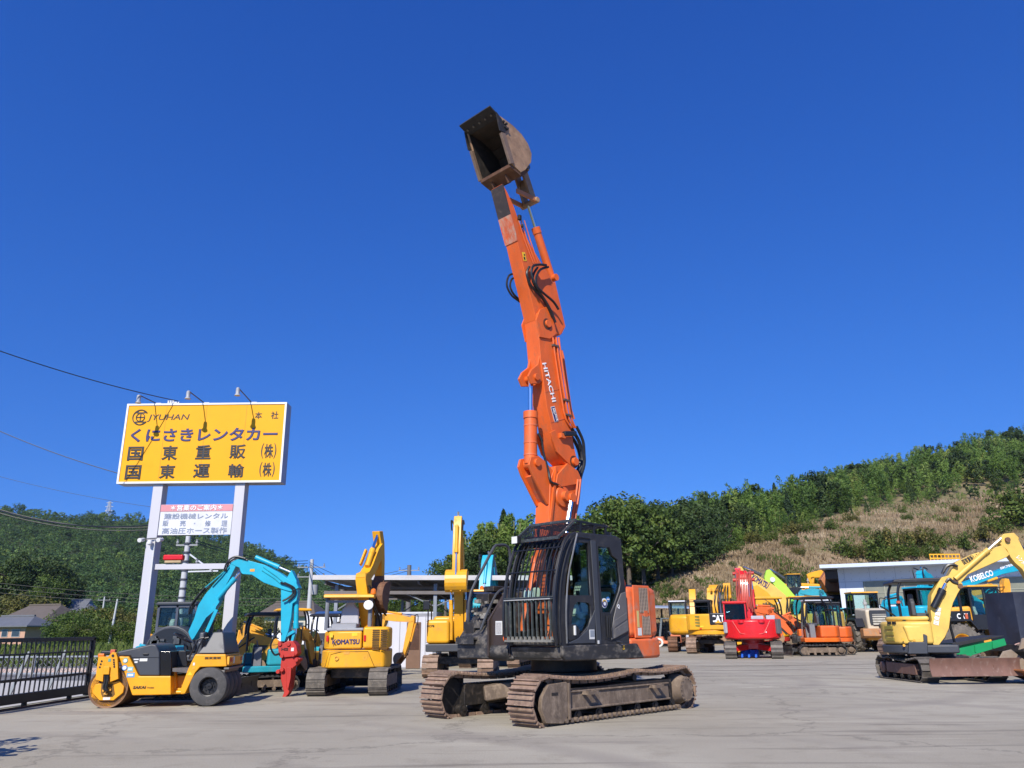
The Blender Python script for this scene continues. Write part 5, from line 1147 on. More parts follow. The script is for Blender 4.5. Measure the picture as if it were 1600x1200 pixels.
# ------------------------------------------------------------------ canopy mini excavators between the roller and the shed
def build_mini(label, loc, yaw, body, tailm, arm_m, roofm, tail=True, boom=None, arm=None, bang=-60, canopy_h=2.05, frame=BKN, bl=True, group=None, bm=None, tyaw=0.0, cabm=None, decaltext=None, sc=0.86, by=-0.12):
    t = thing('mini_excavator', label, 'mini excavator', loc, yaw, group)
    t.scale = (sc, sc, sc)
    for s in (1, -1):
        c = crawler(t, s * 0.56, 1.75, 0.42, 0.28, RUB, MUD, n=30, rubber=True, side=s, sag=0.015, detail=False)
        c.rotation_euler = (0, 0, R(tyaw))
    carbody(t, 0.95, 0.34, GREASE, 0.6)
    house(t, roundtail(0.62, 1.25, 0.86), 0.50, 0.66, body, 0.03)
    MB().prismz([(0.0, 0.62), (0.0, -0.62)] + [(0.86 * math.cos(R(a)), 0.86 * math.sin(R(a))) for a in range(228, 131, -12)], 0.66, 1.10).build('engine_cover', tailm, t, 0.07, 3)
    MB().prismz([(0.56, -0.62), (0.56, -0.30), (-0.2, -0.30), (-0.2, -0.62)], 0.66, 0.98).build('side_cover', body, t, 0.05, 2)
    if cabm is None:
        make_seat(t, -0.02, 0.10, 1.08, GYD, 0.85)
        lv = MB()
        for y in (0.42, -0.12): lv.prismx([(y - 0.08, 0.66), (y + 0.08, 0.66), (y + 0.05, 1.15), (y - 0.05, 1.15)], 0.15, 0.35); lv.tube([(0.25, y, 1.1), (0.3, y, 1.32)], 0.018, 6, 0)
        for y in (0.05, 0.18): lv.tube([(0.56, y, 0.66), (0.52, y, 1.25)], 0.014, 6, 0)
        lv.build('control_console', mat('console_grey', (0.16, 0.16, 0.17), 0.6), t, 0.02)
        canopy(t, -0.55, 0.55, -0.35, 0.58, 1.05, canopy_h, roofm, frame)
    else: cabin(t, -0.45, 0.62, -0.30, 0.60, 0.66, 1.05, canopy_h, cabm, frame, roofm)
    sw = MB(); sw.lathe((0.78, by, 0.45), (0, 0, 1), [(0.11, 0), (0.13, 0.03), (0.13, 0.30), (0.1, 0.33)], 14); sw.box((0.66, by, 0.62), (0.2, 0.30, 0.22)); sw.build('swing_post', bm or BKD, t, 0.01)
    bm_ = boom or [(0.85, 0.72), (1.05, 1.45), (1.6, 1.75)]
    pts = [Vector(p) for p in bm_]
    limb(t, 'boom', pts[0], pts[1], 0.20, 0.24, by, 0.085, arm_m); limb(t, 'upper_boom', pts[1], pts[2], 0.24, 0.16, by, 0.085, arm_m)
    ar = arm or ((1.6, 1.75), (1.75, 0.75)); limb(t, 'arm', ar[0], ar[1], 0.22, 0.12, by, 0.07, arm_m)
    m_ = (pts[0] + pts[1]) / 2
    hydraulic(t, (pts[0].x + 0.12, by, pts[0].y - 0.05), (pts[1].x + 0.18, by, pts[1].y - 0.06), 0.042, GYD, 0.6, 0.5, 'boom_cylinder')
    hydraulic(t, (pts[1].x - 0.05, by, pts[1].y + 0.20), (pts[2].x + 0.05, by, pts[2].y + 0.16), 0.038, arm_m, 0.6, 0.5, 'arm_cylinder')
    a0, a1 = Vector(ar[0]), Vector(ar[1]); d = (a1 - a0).normalized(); n = Vector((d.y, -d.x)) * (1 if (d.y) < 0 else -1)
    q0, q1 = a0 + d * 0.15 - n * 0.16, a1 - d * 0.12 - n * 0.14
    hydraulic(t, (q0.x, by, q0.y), (q1.x, by, q1.y), 0.034, arm_m, 0.6, 0.5, 'bucket_cylinder')
    bucket(t, a1.x, a1.y, bang, 0.27, 0.42, by, BUCK, 4)
    hoses(t, [[(pts[0].x - 0.1, by + 0.10, pts[0].y), (pts[0].x - 0.05, by + 0.11, pts[0].y + 0.35), (pts[1].x - 0.14, by + 0.10, pts[1].y)], [(pts[0].x - 0.1, by - 0.08, pts[0].y), (pts[0].x - 0.03, by - 0.09, pts[0].y + 0.35), (pts[1].x - 0.12, by - 0.08, pts[1].y)], [(pts[2].x - 0.1, 0.0, pts[2].y + 0.1), (ar[0][0] + 0.12, 0.02, ar[0][1] + 0.12), (ar[0][0] + 0.12, 0.0, ar[0][1] - 0.25)]], 0.018)
    if bl: blade(t, 1.18, 0.04, 0.36, 1.4, BKD, 0.5)
    if decaltext: text(t, decaltext, WHT, (0.2, -0.632, 0.76), (1, 0, 0), (0, 0, 1), 0.5, 0.09, 0.02)
    return t
build_mini('teal and yellow mini excavator with black canopy and folded yellow boom, just behind roller tyres', (-5.95, 20.0, 0), 202, TE, TE, YC, BKN, boom=[(0.98, 0.62), (0.50, 1.40), (-0.22, 1.26)], arm=((-0.22, 1.26), (0.15, 0.75)), bang=20, canopy_h=1.98, by=0.22)
build_mini('yellow mini excavator with black canopy partly hidden behind the red crusher', (-4.75, 21.6, 0), 250, YC, TE, YC, BKN, boom=[(0.85, 0.72), (1.05, 1.35), (1.45, 1.55)], arm=((1.45, 1.55), (1.70, 0.75)), bang=-70, canopy_h=1.98)
build_mini('yellow mini excavator with white canopy roof beside the larger yellow canopy excavator', (-5.4, 24.6, 0), 262, YC, YC, YC, WH, boom=[(0.85, 0.72), (1.05, 1.25), (1.35, 1.45)], arm=((1.35, 1.45), (1.6, 0.75)), bang=-70, canopy_h=2.12)
build_mini('yellow mini excavator with flat yellow canopy, farthest from the road behind cyan arm', (-7.0, 26.0, 0), 200, YC, YC, YC, YE, canopy_h=2.28)
build_mini('dark canopied mini excavator standing half behind the right sign post', (-8.55, 21.8, 0), 205, GYD, GYD, YC, BKN, canopy_h=2.0, boom=[(0.85, 0.7), (0.9, 1.2), (1.2, 1.4)], arm=((1.2, 1.4), (1.3, 0.7)))
# ------------------------------------------------------------------ yellow canopy excavator seen from behind
def adopt(root, fr):
    """hand the parts built in a swung frame over to their machine"""
    mk = lambda o: Matrix.Translation(o.location) @ Matrix.Rotation(o.rotation_euler.z, 4, 'Z')
    M = mk(root).inverted() @ mk(fr)
    for c in list(fr.children):
        l, r = c.location.copy(), c.rotation_euler.z
        c.parent = root; c.matrix_basis = M @ Matrix.Translation(l) @ Matrix.Rotation(r, 4, 'Z')
    bpy.data.objects.remove(fr)
    return root
def build_komatsu():
    t = thing('excavator', 'yellow canopy excavator seen from behind, rubber tracks, bucket curled up over its cab side', 'excavator', (-3.58, 19.1, 0), 97)
    for s in (1, -1):
        c = crawler(t, s * 0.66, 2.35, 0.56, 0.40, RUBD, MUD, n=34, rubber=True, side=s, sag=0.02, detail=False, m_in=GREASE); c.rotation_euler = (0, 0, R(-7))
    carbody(t, 1.0, 0.44, BKD).rotation_euler = (0, 0, R(-7))
    bl = blade(t, 1.35, 0.06, 0.40, 1.7, GYD, 0.6); bl.rotation_euler = (0, 0, R(-7))
    yr_, yl_ = -0.76, 0.72
    pl = [(0.75, yl_), (-0.75, yl_), (-0.98, yl_ - 0.14), (-1.06, yl_ - 0.45), (-1.06, yr_ + 0.45), (-0.98, yr_ + 0.14), (-0.75, yr_), (0.75, yr_)]
    cw = house(t, pl, 0.56, 0.93, YE, 0.04, 3, 'counterweight')
    for y in (0.38, -0.22):
        MB().lathe((-1.062, y, 0.77), (-1, 0, 0), [(0.048, -0.02), (0.048, 0.004), (0.03, 0.004), (0.03, -0.015)], 16).build('tie_down', YC, cw)
    sm = MB(); sm.tube([(-1.064, 0.62, 0.58), (-1.064, 0.54, 0.90), (-1.064, -0.28, 0.90), (-1.064, -0.42, 0.60)], 0.007, 5, 0); sm.build('panel_seam', mat('seam_brown', (0.16, 0.075, 0.006), 0.7), cw)
    MB().prismx([(0.10, 0.90), (0.25, 0.90), (0.23, 0.84), (0.12, 0.84)], -1.066, -1.05).build('latch', YC, cw)
    p2 = [(-0.55, yl_ - 0.02), (-0.80, yl_ - 0.04), (-0.97, yl_ - 0.16), (-1.04, yl_ - 0.42), (-1.04, yr_ + 0.62), (-0.5, yr_ + 0.62)]
    hd = house(t, p2, 0.95, 1.32, YE, 0.04, 3, 'rear_hood')
    sd = house(t, [(0.60, yr_ + 0.60), (-1.045, yr_ + 0.60), (-1.04, yr_ + 0.20), (-1.0, yr_ + 0.06), (-0.88, yr_ + 0.01), (0.60, yr_ + 0.01)], 0.95, 1.41, YE, 0.06, 3, 'side_hood')
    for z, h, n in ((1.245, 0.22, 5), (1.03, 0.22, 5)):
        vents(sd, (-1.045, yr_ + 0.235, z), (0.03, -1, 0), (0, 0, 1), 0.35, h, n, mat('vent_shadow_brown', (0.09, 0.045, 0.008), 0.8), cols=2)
    text(hd, 'KOMATSU', NAVY, (-1.043, 0.49, 1.05), (0, -1, 0), (0, 0, 1), 0.58, 0.105, 0.035)
    for y in (0.60, -0.20): box('tail_lamp', (-0.99 if y > 0.5 else -1.055, y, 1.17), (0.02, 0.05, 0.13), REDL, hd, 0.008)
    decal(hd, mat('lemon_decal', (0.7, 0.5, 0.02)), (-1.041, 0.02, 1.25), (0, -1, 0), (0, 0, 1), 0.12, 0.06, 'sticker'); decal(hd, mat('lemon_decal', (0.7, 0.5, 0.02)), (-1.041, 0.52, 1.24), (0, -1, 0), (0, 0, 1), 0.07, 0.09, 'sticker')
    decal(hd, YC, (-1.041, 0.06, 1.18), (0, -1, 0), (0, 0, 1), 0.05, 0.08, 'hatch')
    tp = MB(); tp.box((-0.72, 0.24, 1.355), (0.5, 0.80, 0.07)); tp.prism([(-0.9, 1.38), (-0.5, 1.38), (-0.55, 1.50), (-0.8, 1.47)], 0.0, 0.55); tp.build('deck_cover', GYL if False else mat('mid_grey_cover', (0.25, 0.26, 0.28), 0.5, dirt=(0.15, 0.15, 0.15), amt=0.2), t, 0.03, 2)
    make_seat(t, -0.42, 0.18, 1.40, mat('pale_seat_vinyl', (0.40, 0.40, 0.43), 0.6, var=0.06), 0.95)
    cs = MB(); cs.box((0.0, -0.12, 1.35), (0.4, 0.12, 0.35)); cs.box((0.0, 0.44, 1.35), (0.4, 0.12, 0.35)); cs.build('control_console', GYD, t, 0.02)
    cp = MB()
    for y in (0.66, -0.28): cp.tube([(-0.80, y, 1.34), (-0.80, y, 1.85), (-0.72, y, 2.04)], 0.045, 8, 3)
    cp.bar((-0.79, 0.66, 1.95), (-0.79, -0.28, 1.95), 0.05)
    cp = cp.build('canopy_post', mat('post_grey', (0.15, 0.16, 0.18), 0.5, dirt=(0.25, 0.24, 0.22), amt=0.2), t)
    MB().prism([(-0.95, 2.03), (-0.92, 2.10), (-0.5, 2.13), (0.5, 2.12), (0.58, 2.06), (0.56, 2.03)], -0.36, 0.74).build('canopy_roof', YE, cp, 0.03, 2)
    MB().lathe((-0.88, -0.34, 2.10), (0, 0, 1), [(0.06, 0), (0.065, 0.03), (0.055, 0.10), (0.02, 0.125)], 14).build('beacon', AMBER, t)
    MB().lathe((-0.86, -0.24, 1.86), (-1, 0, 0.25), [(0.03, 0), (0.10, 0.02), (0.105, 0.05), (0.04, 0.07)], 16).build('rear_lamp', PALE, t)
    # boom group by survey in the machine's plane
    root = t; t = thing('frame', None, None, (-3.62, 19.1, 0), 74)
    yc = -0.30; Pn = Plane(t, yc); Z = lambda *q: [Pn(460 + x / 4, 800 + y / 4) for x, y in q]
    b1 = Z((452, 740), (412, 420), (416, 388), (428, 380), (446, 388), (452, 420), (450, 520), (470, 640), (496, 740))
    bo = boom_piece(t, 'boom', b1, yc, 0.13, YE)
    b2 = Z((412, 410), (414, 384), (440, 372), (462, 330), (500, 230), (524, 196), (534, 214), (536, 250), (516, 300), (480, 380), (452, 420), (430, 430))
    boom_piece(t, 'upper_boom', b2, yc, 0.12, YE)
    q0, q1 = Z((450, 340), (518, 132)); hydraulic(t, (q0[0], yc - 0.02, q0[1]), (q1[0], yc - 0.02, q1[1]), 0.062, YE, 0.5, 0.55, 'arm_cylinder')
    q0, q1 = Z((442, 330), (478, 236)); MB().bar((q0[0], yc + 0.12, q0[1]), (q1[0], yc + 0.12, q1[1]), 0.05, 0.09).build('cylinder_guard', YE, t, 0.01)
    a = boom_piece(t, 'arm', Z((508, 120), (530, 120), (540, 190), (542, 300), (540, 400), (524, 400), (520, 300), (522, 210), (512, 150)), yc, 0.10, YE)
    boom_piece(a, 'arm_tip', Z((524, 400), (540, 400), (540, 470), (530, 490), (512, 480), (512, 430)), yc, 0.10, RUST)
    q = Z((527, 470))[0]; bucket(t, q[0], q[1], -30, 0.40, 0.55, yc, RUST, 5)
    hoses(t, [[(x, yc - 0.16, z) for x, z in Z((492, 740), (470, 640), (440, 560), (430, 460))], [(x, yc - 0.18, z) for x, z in Z((500, 740), (480, 650), (448, 560), (436, 470))]], 0.026)
    MB().box((Z((490, 690))[0][0], yc, 1.42), (0.30, 0.36, 0.5)).build('swing_post', BKN, t, 0.02)
    return adopt(root, t)
build_komatsu()
# ------------------------------------------------------------------ small yellow excavator boom beyond, and the two behind the big machine
def build_facing(label, loc, yaw, mm, tail_m, boom, arm, bang, cabm, frame, roofm, tw=2.1, L=2.7, T=0.62, shoe=STEEL, hw=0.14, cab_left=True, bucket_m=None, bw=0.7, cabz=2.55, z0=0.82, beacon=False, cat='excavator', tail=1.25, guard=False, group=None, cab=True, rubber=False, hood=1.55):
    """mid-size excavator, all parts in its own frame; BOOM is (x, z) pins, ARM two pins"""
    t = thing('excavator', label, cat, loc, yaw, group)
    for s in (1, -1): crawler(t, s * (tw / 2 - 0.24), L, T, 0.46, shoe, MUD, n=36, side=s, sag=0.03, detail=False, m_in=GREASE, rubber=rubber)
    carbody(t, tw - 0.7, T * 0.75, BKD, 1.0)
    w = tw - 0.15
    house(t, roundtail(1.05, w, tail), z0, z0 + 0.22, GYD, 0.03, 2, 'deck')
    house(t, roundtail(-0.35, w, tail), z0 + 0.22, hood, tail_m, 0.10, 3, 'counterweight')
    house(t, [(1.0, -w / 2), (1.0, -0.28), (-0.35, -0.28), (-0.35, -w / 2)], z0 + 0.22, hood - 0.12, mm, 0.10, 3, 'side_cover')
    vents(t, (0.35, -w / 2 - 0.002, (z0 + 0.22 + hood - 0.12) / 2), (1, 0, 0), (0, 0, 1), 0.5, 0.34, 5, BKN, cols=2)
    for zz in (z0 + 0.26, hood - 0.16): MB().box((0.33, -w / 2 - 0.002, zz), (1.2, 0.012, 0.015)).build('panel_seam', BKN, t)
    MB().tube([(0.95, -w / 2 + 0.05, z0 + 0.3), (0.98, -w / 2 + 0.05, hood + 0.35), (0.45, -w / 2 + 0.05, hood + 0.35), (0.3, -w / 2 + 0.05, hood - 0.12)], 0.02, 6, 2).build('handrail', BKN, t)
    MB().box((1.02, -w / 2 + 0.0, hood + 0.30), (0.05, 0.20, 0.28)).build('mirror', BKN, t, 0.02)
    text(t, '国東重販', INK, (0.05, -w / 2 - 0.008, hood - 0.32), (1, 0, 0), (0, 0, 1), 0.6, 0.10, 0.02)
    if cab: c = cabin(t, -0.30, 1.05, 0.22, w / 2, z0 + 0.22, z0 + 0.75, cabz, cabm, frame, roofm)
    if beacon: MB().lathe((0.1, 0.6, cabz + 0.06), (0, 0, 1), [(0.06, 0), (0.065, 0.12), (0.02, 0.16)], 12).build('beacon', AMBER, t)
    yc = -0.03; p = [Vector(q) for q in boom]
    for i in range(len(p) - 1): limb(t, 'boom' if i == 0 else 'upper_boom', p[i], p[i + 1], 0.36 if i == 0 else 0.40, 0.42 if i == 0 else 0.26, yc, hw, mm)
    limb(t, 'arm', arm[0], arm[1], 0.36, 0.20, yc, hw * 0.85, mm)
    for s in (1, -1): hydraulic(t, (p[0].x + 0.25, yc + s * (hw + 0.09), p[0].y - 0.1), (p[1].x + 0.05, yc + s * (hw + 0.09), p[1].y - 0.05), 0.065, mm, 0.6, 0.5, 'lift_cylinder')
    k = p[-2]; hydraulic(t, (k.x, yc, k.y + 0.32), (arm[0][0] + 0.02, yc, arm[0][1] + 0.30), 0.065, mm, 0.6, 0.5, 'arm_cylinder')
    a0, a1 = Vector(arm[0]), Vector(arm[1]); d = (a1 - a0).normalized(); n = Vector((-d.y, d.x)); n = n if n.x > 0 else -n
    q0, q1 = a0 + d * 0.2 + n * 0.24, a1 - d * 0.2 + n * 0.2
    hydraulic(t, (q0.x, yc, q0.y), (q1.x, yc, q1.y), 0.055, mm, 0.5, 0.5, 'bucket_cylinder')
    bucket(t, a1.x, a1.y, bang, 0.42, bw, yc, bucket_m or mm, 4)
    hoses(t, [[(p[0].x - 0.15, yc + s * 0.1, p[0].y + 0.1), (p[0].x - 0.15, yc + s * (hw + 0.03), (p[0].y + p[1].y) / 2), (p[1].x - 0.25, yc + s * (hw + 0.03), p[1].y)] for s in (1, -1)] + [[(p[-1].x - 0.2, yc + s * (hw + 0.02), p[-1].y + 0.2), (p[-1].x + 0.22, yc + s * (hw + 0.04), p[-1].y + 0.25), (a0.x + 0.25, yc + s * (hw + 0.02), a0.y - 0.3)] for s in (1, -1)], 0.026)
    if guard:
        g = MB()
        for y in (w / 2 - 0.03, -w / 2 + 0.05): g.tube([(-0.3, y, hood), (-0.3, y, hood + 0.55), (-1.0, y, hood + 0.55), (-1.0, y, hood)], 0.02, 6, 0); g.bar((-0.3, y, hood + 0.3), (-1.0, y, hood + 0.3), 0.03)
        g.bar((-1.0, w / 2 - 0.03, hood + 0.55), (-1.0, -w / 2 + 0.05, hood + 0.55), 0.03)
        g.build('guard_rail', BKN, t)
    return t
t = build_facing('yellow excavator facing the camera with its curled bucket held up, behind the large orange machine', (-1.6, 25.6, 0), -93, YE, YE, [(0.55, 1.15), (0.75, 3.0), (1.15, 4.25)], ((1.15, 4.50), (1.5, 2.5)), 200, mat('navy_cab', (0.02, 0.035, 0.10), 0.4), mat('navy_cab', (0.02, 0.035, 0.10)), YE, bw=0.62, beacon=True, cabz=2.42, hood=1.75, L=2.6, z0=0.72)
text(t, 'PC78', INK, (1.012, -0.95, 1.42), (0, 1, 0), (0, 0, 1), 0.22, 0.06, 0.02)
build_facing('cyan excavator with its boom raised steeply, standing behind the yellow one with raised bucket', (-0.65, 31.8, 0), -102, CY, CY, [(0.5, 1.3), (0.9, 2.7), (1.35, 3.75)], ((1.35, 3.85), (2.1, 1.9)), 200, GYD, BKN, CY, tw=2.3, L=3.0, hw=0.25, cabz=2.6)
build_mini('small yellow excavator with its boom reaching down in front of the white hut', (-5.05, 27.4, 0), -24, YC, YC, YC, YC, boom=[(0.85, 1.2), (1.1, 2.05), (2.35, 1.92)], arm=((2.35, 1.98), (2.0, 0.66)), bang=-60, canopy_h=2.05)
# ------------------------------------------------------------------ right side: yellow excavator with the dozer blade
def build_blade_excavator():
    t = thing('excavator', 'pale yellow canopy excavator with wide rusty dozer blade, its boom reaching up to the right', 'excavator', (10.68, 21.3, 0), -14)
    TY = -90 + 14
    for s in (1, -1):
        c = crawler(t, s * 0.80, 2.55, 0.58, 0.44, STEELD, RUSTP if s > 0 else RUSTP, n=36, side=s, sag=0.07, peak=0.75, detail=False, m_in=GREASE); c.rotation_euler = (0, 0, R(TY))
    carbody(t, 1.2, 0.46, GREASE).rotation_euler = (0, 0, R(TY))
    b = blade(t, 1.78, 0.18, 0.58, 2.1, RUSTP, 0.8); b.rotation_euler = (0, 0, R(TY))
    P0 = Plane(t, -0.92)
    Z = lambda *q: [P0(1350 + x / 10, 960 + y / 10) for x, y in q]
    w = 0.92
    hs_ = house(t, roundtail(0.35, 2 * w, 1.22), 0.66, 0.86, GYD, 0.04, 2, 'deck')
    MB().prism(Z((695, 430), (930, 430), (920, 300), (990, 330), (1000, 620), (690, 620)), -w - 0.02, -w + 0.25).build('side_frame', GYD, t, 0.02)
    tl = house(t, roundtail(-0.18, 2 * w, 1.20, 9, 58), 0.87, 1.42, YP, 0.08, 3, 'engine_cover')
    tpv = house(t, roundtail(-0.20, 2 * w - 0.14, 1.06, 9, 58), 1.42, 1.54, YP, 0.09, 3, 'engine_lid')
    MB().prism(Z((600, 170), (900, 160), (930, 430), (700, 430), (650, 280)), -w - 0.005, -0.25).build('side_cover', YP, t, 0.06, 3)
    for z, n in ((1.27, 1), (1.13, 1), (0.99, 1)):
        for a in (0,):
            xx = -1.045; ang = R(203)
            px_, py_ = 1.20 * math.cos(ang), 1.20 * math.sin(ang)
            MB().box((px_ - 0.0, py_ - 0.02, z), (0.03, 0.34, 0.085), Matrix.Rotation(R(23), 3, 'Z')).build('vent', mat('olive_vent', (0.22, 0.18, 0.03), 0.7), tl, 0.01)
    for k in range(2): MB().box((1.205 * math.cos(R(206 + 8 * k)), 1.205 * math.sin(R(206 + 8 * k)) - 0.0, 1.385), (0.04, 0.11, 0.06), Matrix.Rotation(R(26), 3, 'Z')).build('vent', BKN, tl)
    bt = MB()
    for x, y in ((610, 390), (625, 485), (785, 405)): q = Z((x, y))[0]; bt.cyl((q[0], -w + 0.02, q[1]), (q[0], -w - 0.012, q[1]), 0.03, n=12)
    bt.build('cover_bolt', YC, t)
    mb = MB(); q = Z((655, 105))[0]; mb.box((q[0], -0.72, q[1] - 0.0), (0.06, 0.10, 0.04)); mb.build('lid_latch', BKN, t)
    # canopy, seat
    make_seat(t, -0.35, 0.02, 1.50, mat('charcoal_seat', (0.045, 0.048, 0.055), 0.6), 0.95)
    cs = MB(); cs.box((0.05, -0.36, 1.4), (0.4, 0.14, 0.4)); cs.box((0.05, 0.42, 1.4), (0.4, 0.14, 0.4)); cs.tube([(0.5, 0, 0.9), (0.42, 0, 1.7)], 0.02, 6, 0); cs.tube([(0.5, 0.14, 0.9), (0.42, 0.14, 1.7)], 0.02, 6, 0); cs.build('control_console', BKN, t, 0.02)
    canopy(t, -0.78, 0.62, -0.52, 0.72, 1.45, 2.38, BK, BKN, th=0.09)
    MB().lathe((-0.80, -0.56, 1.86), (0, 0, 1), [(0.05, 0), (0.05, 0.06)], 10).build('marker_lamp', mat('orange_lamp_lens', (0.5, 0.10, 0.04)), t)
    MB().box((0.70, -0.60, 1.52), (0.07, 0.07, 0.14)).build('marker_lamp', mat('orange_lamp_lens', (0.5, 0.10, 0.04)), t, 0.02)
    mr = MB(); mr.tube([(-0.7, 0.3, 1.5), (-1.05, -0.2, 1.72), (-1.2, -0.3, 1.8)], 0.02, 6, 2); mr.build('exhaust_bar', BKN, t)
    # boom in the swung plane (boom swings straight ahead)
    yc = -0.45; Pn = Plane(t, yc); B = lambda *q: [Pn(1440 + x / 8, 830 + y / 8) for x, y in q]; C = lambda *q: [Pn(1440 + x / 9.23, 960 + y / 9.23) for x, y in q]
    b1 = C((45, 240), (120, 80)) + B((90, 1010), (100, 800), (190, 640), (230, 580), (310, 560), (420, 600), (490, 660), (480, 700), (430, 780), (370, 900), (345, 1000)) + C((370, 200), (310, 330), (180, 500), (140, 430), (60, 270))
    bo = boom_piece(t, 'boom', b1, yc, 0.19, YP, 0.015)
    MB().prism(C((60, 430), (150, 470), (185, 500), (120, 560), (50, 540)), yc - 0.2, yc + 0.2).build('boom_foot', YE, bo, 0.01)
    b2 = B((300, 590), (380, 440), (400, 395), (620, 290), (990, 180), (1075, 300), (1040, 330), (560, 545), (480, 640), (400, 650))
    boom_piece(t, 'upper_boom', b2, yc, 0.17, YP, 0.015)
    ar = B((930, 130), (1000, 40), (1130, 25), (1195, 90), (1190, 110), (1300, 330), (1340, 420), (1500, 740), (1400, 760), (1230, 480), (1140, 400), (1085, 330), (1040, 240), (960, 170))
    am = boom_piece(t, 'arm', ar, yc, 0.15, YP, 0.015)
    pb = MB()
    for q in B((1045, 115), (400, 620), (455, 690)): pin(pb, q[0], q[1], yc - 0.22, yc + 0.22, 0.06)
    pb.build('pivot_pin', RUST, am)
    q0, q1 = B((120, 960), (270, 660)); hydraulic(t, (q0[0], yc - 0.24, q0[1]), (q1[0], yc - 0.24, q1[1]), 0.085, BKN, 0.75, 0.5, 'boom_cylinder')
    q0, q1 = B((390, 600), (960, 100)); hydraulic(t, (q0[0], yc - 0.21, q0[1]), (q1[0], yc - 0.21, q1[1]), 0.06, YP, 0.72, 0.5, 'arm_cylinder')
    q0, q1 = B((1150, 130), (1420, 420)); hydraulic(t, (q0[0], yc + 0.02, q0[1]), (q1[0], yc + 0.02, q1[1]), 0.10, mat('cylinder_cover', (0.02, 0.025, 0.04), 0.35), 0.8, 0.5, 'bucket_cylinder')
    hoses(t, [[(x, yc - 0.22, z) for x, z in B((230, 540), (270, 460), (340, 430), (400, 440))], [(x, yc - 0.24, z) for x, z in B((240, 520), (290, 440), (360, 425), (420, 450))], [(x, yc - 0.2, z) for x, z in B((280, 640), (320, 600), (370, 640), (430, 660))]], 0.035)
    mp = MB()
    for dy in (0, 18): mp.tube([(x, yc - 0.19, z) for x, z in B((420, 560 + dy), (620, 400 + dy), (850, 210 + dy))], 0.016, 6, 0)
    mp.build('hydraulic_pipe', YP, t)
    for s, xa, ya, xb, yb, h, m, par in (('国東重販', 510, 430, 640, 365, 0.14, INK, bo), ('レンタカー', 640, 360, 830, 280, 0.12, INK, bo)):
        a, b_ = B((xa, ya), (xb, yb)); text(par, s, m, (a[0], yc - 0.172, a[1]), (b_[0] - a[0], 0, b_[1] - a[1]), (-(b_[1] - a[1]), 0, b_[0] - a[0]), math.hypot(b_[0] - a[0], b_[1] - a[1]), h, 0.02)
    for s, xa, ya, xb, yb, h, m in (('国東重販', 215, 960, 180, 1180, 0.13, WHT),):
        a, b_ = B((xa, ya), (xb, yb)); ln = math.hypot(b_[0] - a[0], b_[1] - a[1]); text(bo, s, m, (b_[0] + 0.02, yc - 0.192, b_[1]), (a[0] - b_[0], 0, a[1] - b_[1]), (-(a[1] - b_[1]), 0, a[0] - b_[0]), ln, h, 0.03)
    a, b_ = B((1150, 340), (1275, 460)); text(am, 'レンタル', WHT, (a[0], yc - 0.152, a[1]), (b_[0] - a[0], 0, b_[1] - a[1]), (-(b_[1] - a[1]), 0, b_[0] - a[0]), math.hypot(b_[0] - a[0], b_[1] - a[1]), 0.12, 0.03)
    # swing post and bucket on the ground at the end of the arm
    sp_ = MB(); q = C((10, 330))[0]; sp_.lathe((q[0] - 0.05, yc, 0.55), (0, 0, 1), [(0.13, 0), (0.16, 0.05), (0.16, 0.5), (0.12, 0.55)], 16); sp_.box((q[0] - 0.30, yc, 0.75), (0.5, 0.42, 0.24)); sp_.build('swing_post', GYD, t, 0.02)
    return t
build_blade_excavator()
def build_loose_bucket():
    t = thing('digging_bucket', 'worn digging bucket with rusty lip resting on the concrete beside the dozer blade', 'bucket', (12.0, 19.35, 0), 8)
    prof = [(0.0, 0.10), (0.06, 0.45), (0.20, 0.68), (0.42, 0.80), (0.9, 0.80)]
    mb = MB()
    sd = [(-0.42, 0.28), (0.55, -0.02), (1.0, 0.02), (1.0, 0.72), (0.55, 0.78), (-0.02, 0.70), (-0.22, 0.50)]
    pl = lambda y: [(x, y, z) for x, z in sd]
    s = MB().prism([(-0.35, 0.30), (-0.30, 0.50), (-0.12, 0.70), (0.10, 0.74), (0.9, 0.10), (0.85, 0.02), (0.50, -0.0)], -0.02, 0.02).build('bucket_side', BUCKP, t, 0.008)
    s2 = MB().prism([(-0.35, 0.30), (-0.30, 0.50), (-0.12, 0.70), (0.10, 0.74), (0.9, 0.10), (0.85, 0.02), (0.50, -0.0)], 0.86, 0.90).build('bucket_side', BUCKP, t, 0.008)
    MB().prism([(-0.42, 0.30), (0.52, -0.03), (0.86, 0.0), (0.88, 0.05), (0.52, 0.02), (-0.40, 0.335)], -0.02, 0.90).build('bucket_floor', mat('fresh_rust', (0.30, 0.115, 0.045), 0.65, 0.2, dirt=(0.20, 0.12, 0.08), amt=0.4, scale=4), t, 0.006)
    MB().prism([(0.86, 0.0), (1.05, 0.2), (1.02, 0.6), (0.7, 0.85), (0.3, 0.86), (0.3, 0.82), (0.68, 0.81), (0.97, 0.58), (1.0, 0.22), (0.84, 0.05)], -0.02, 0.90).build('bucket_shell', BUCKP, t, 0.006)
    r = MB(); r.bar((-0.02, -0.03, 0.70), (0.28, -0.03, 0.20), 0.03, 0.05); r.build('side_rib', BUCKP, t)
    e = MB()
    for y in (0.25, 0.60): e.prism([(0.1, 0.74), (0.5, 0.84), (0.45, 1.02), (0.25, 1.0)], y, y + 0.04)
    e.cyl((0.36, 0.15, 0.93), (0.36, 0.75, 0.93), 0.06); e.build('bucket_ear', BUCKP, t)
    return t
build_loose_bucket()
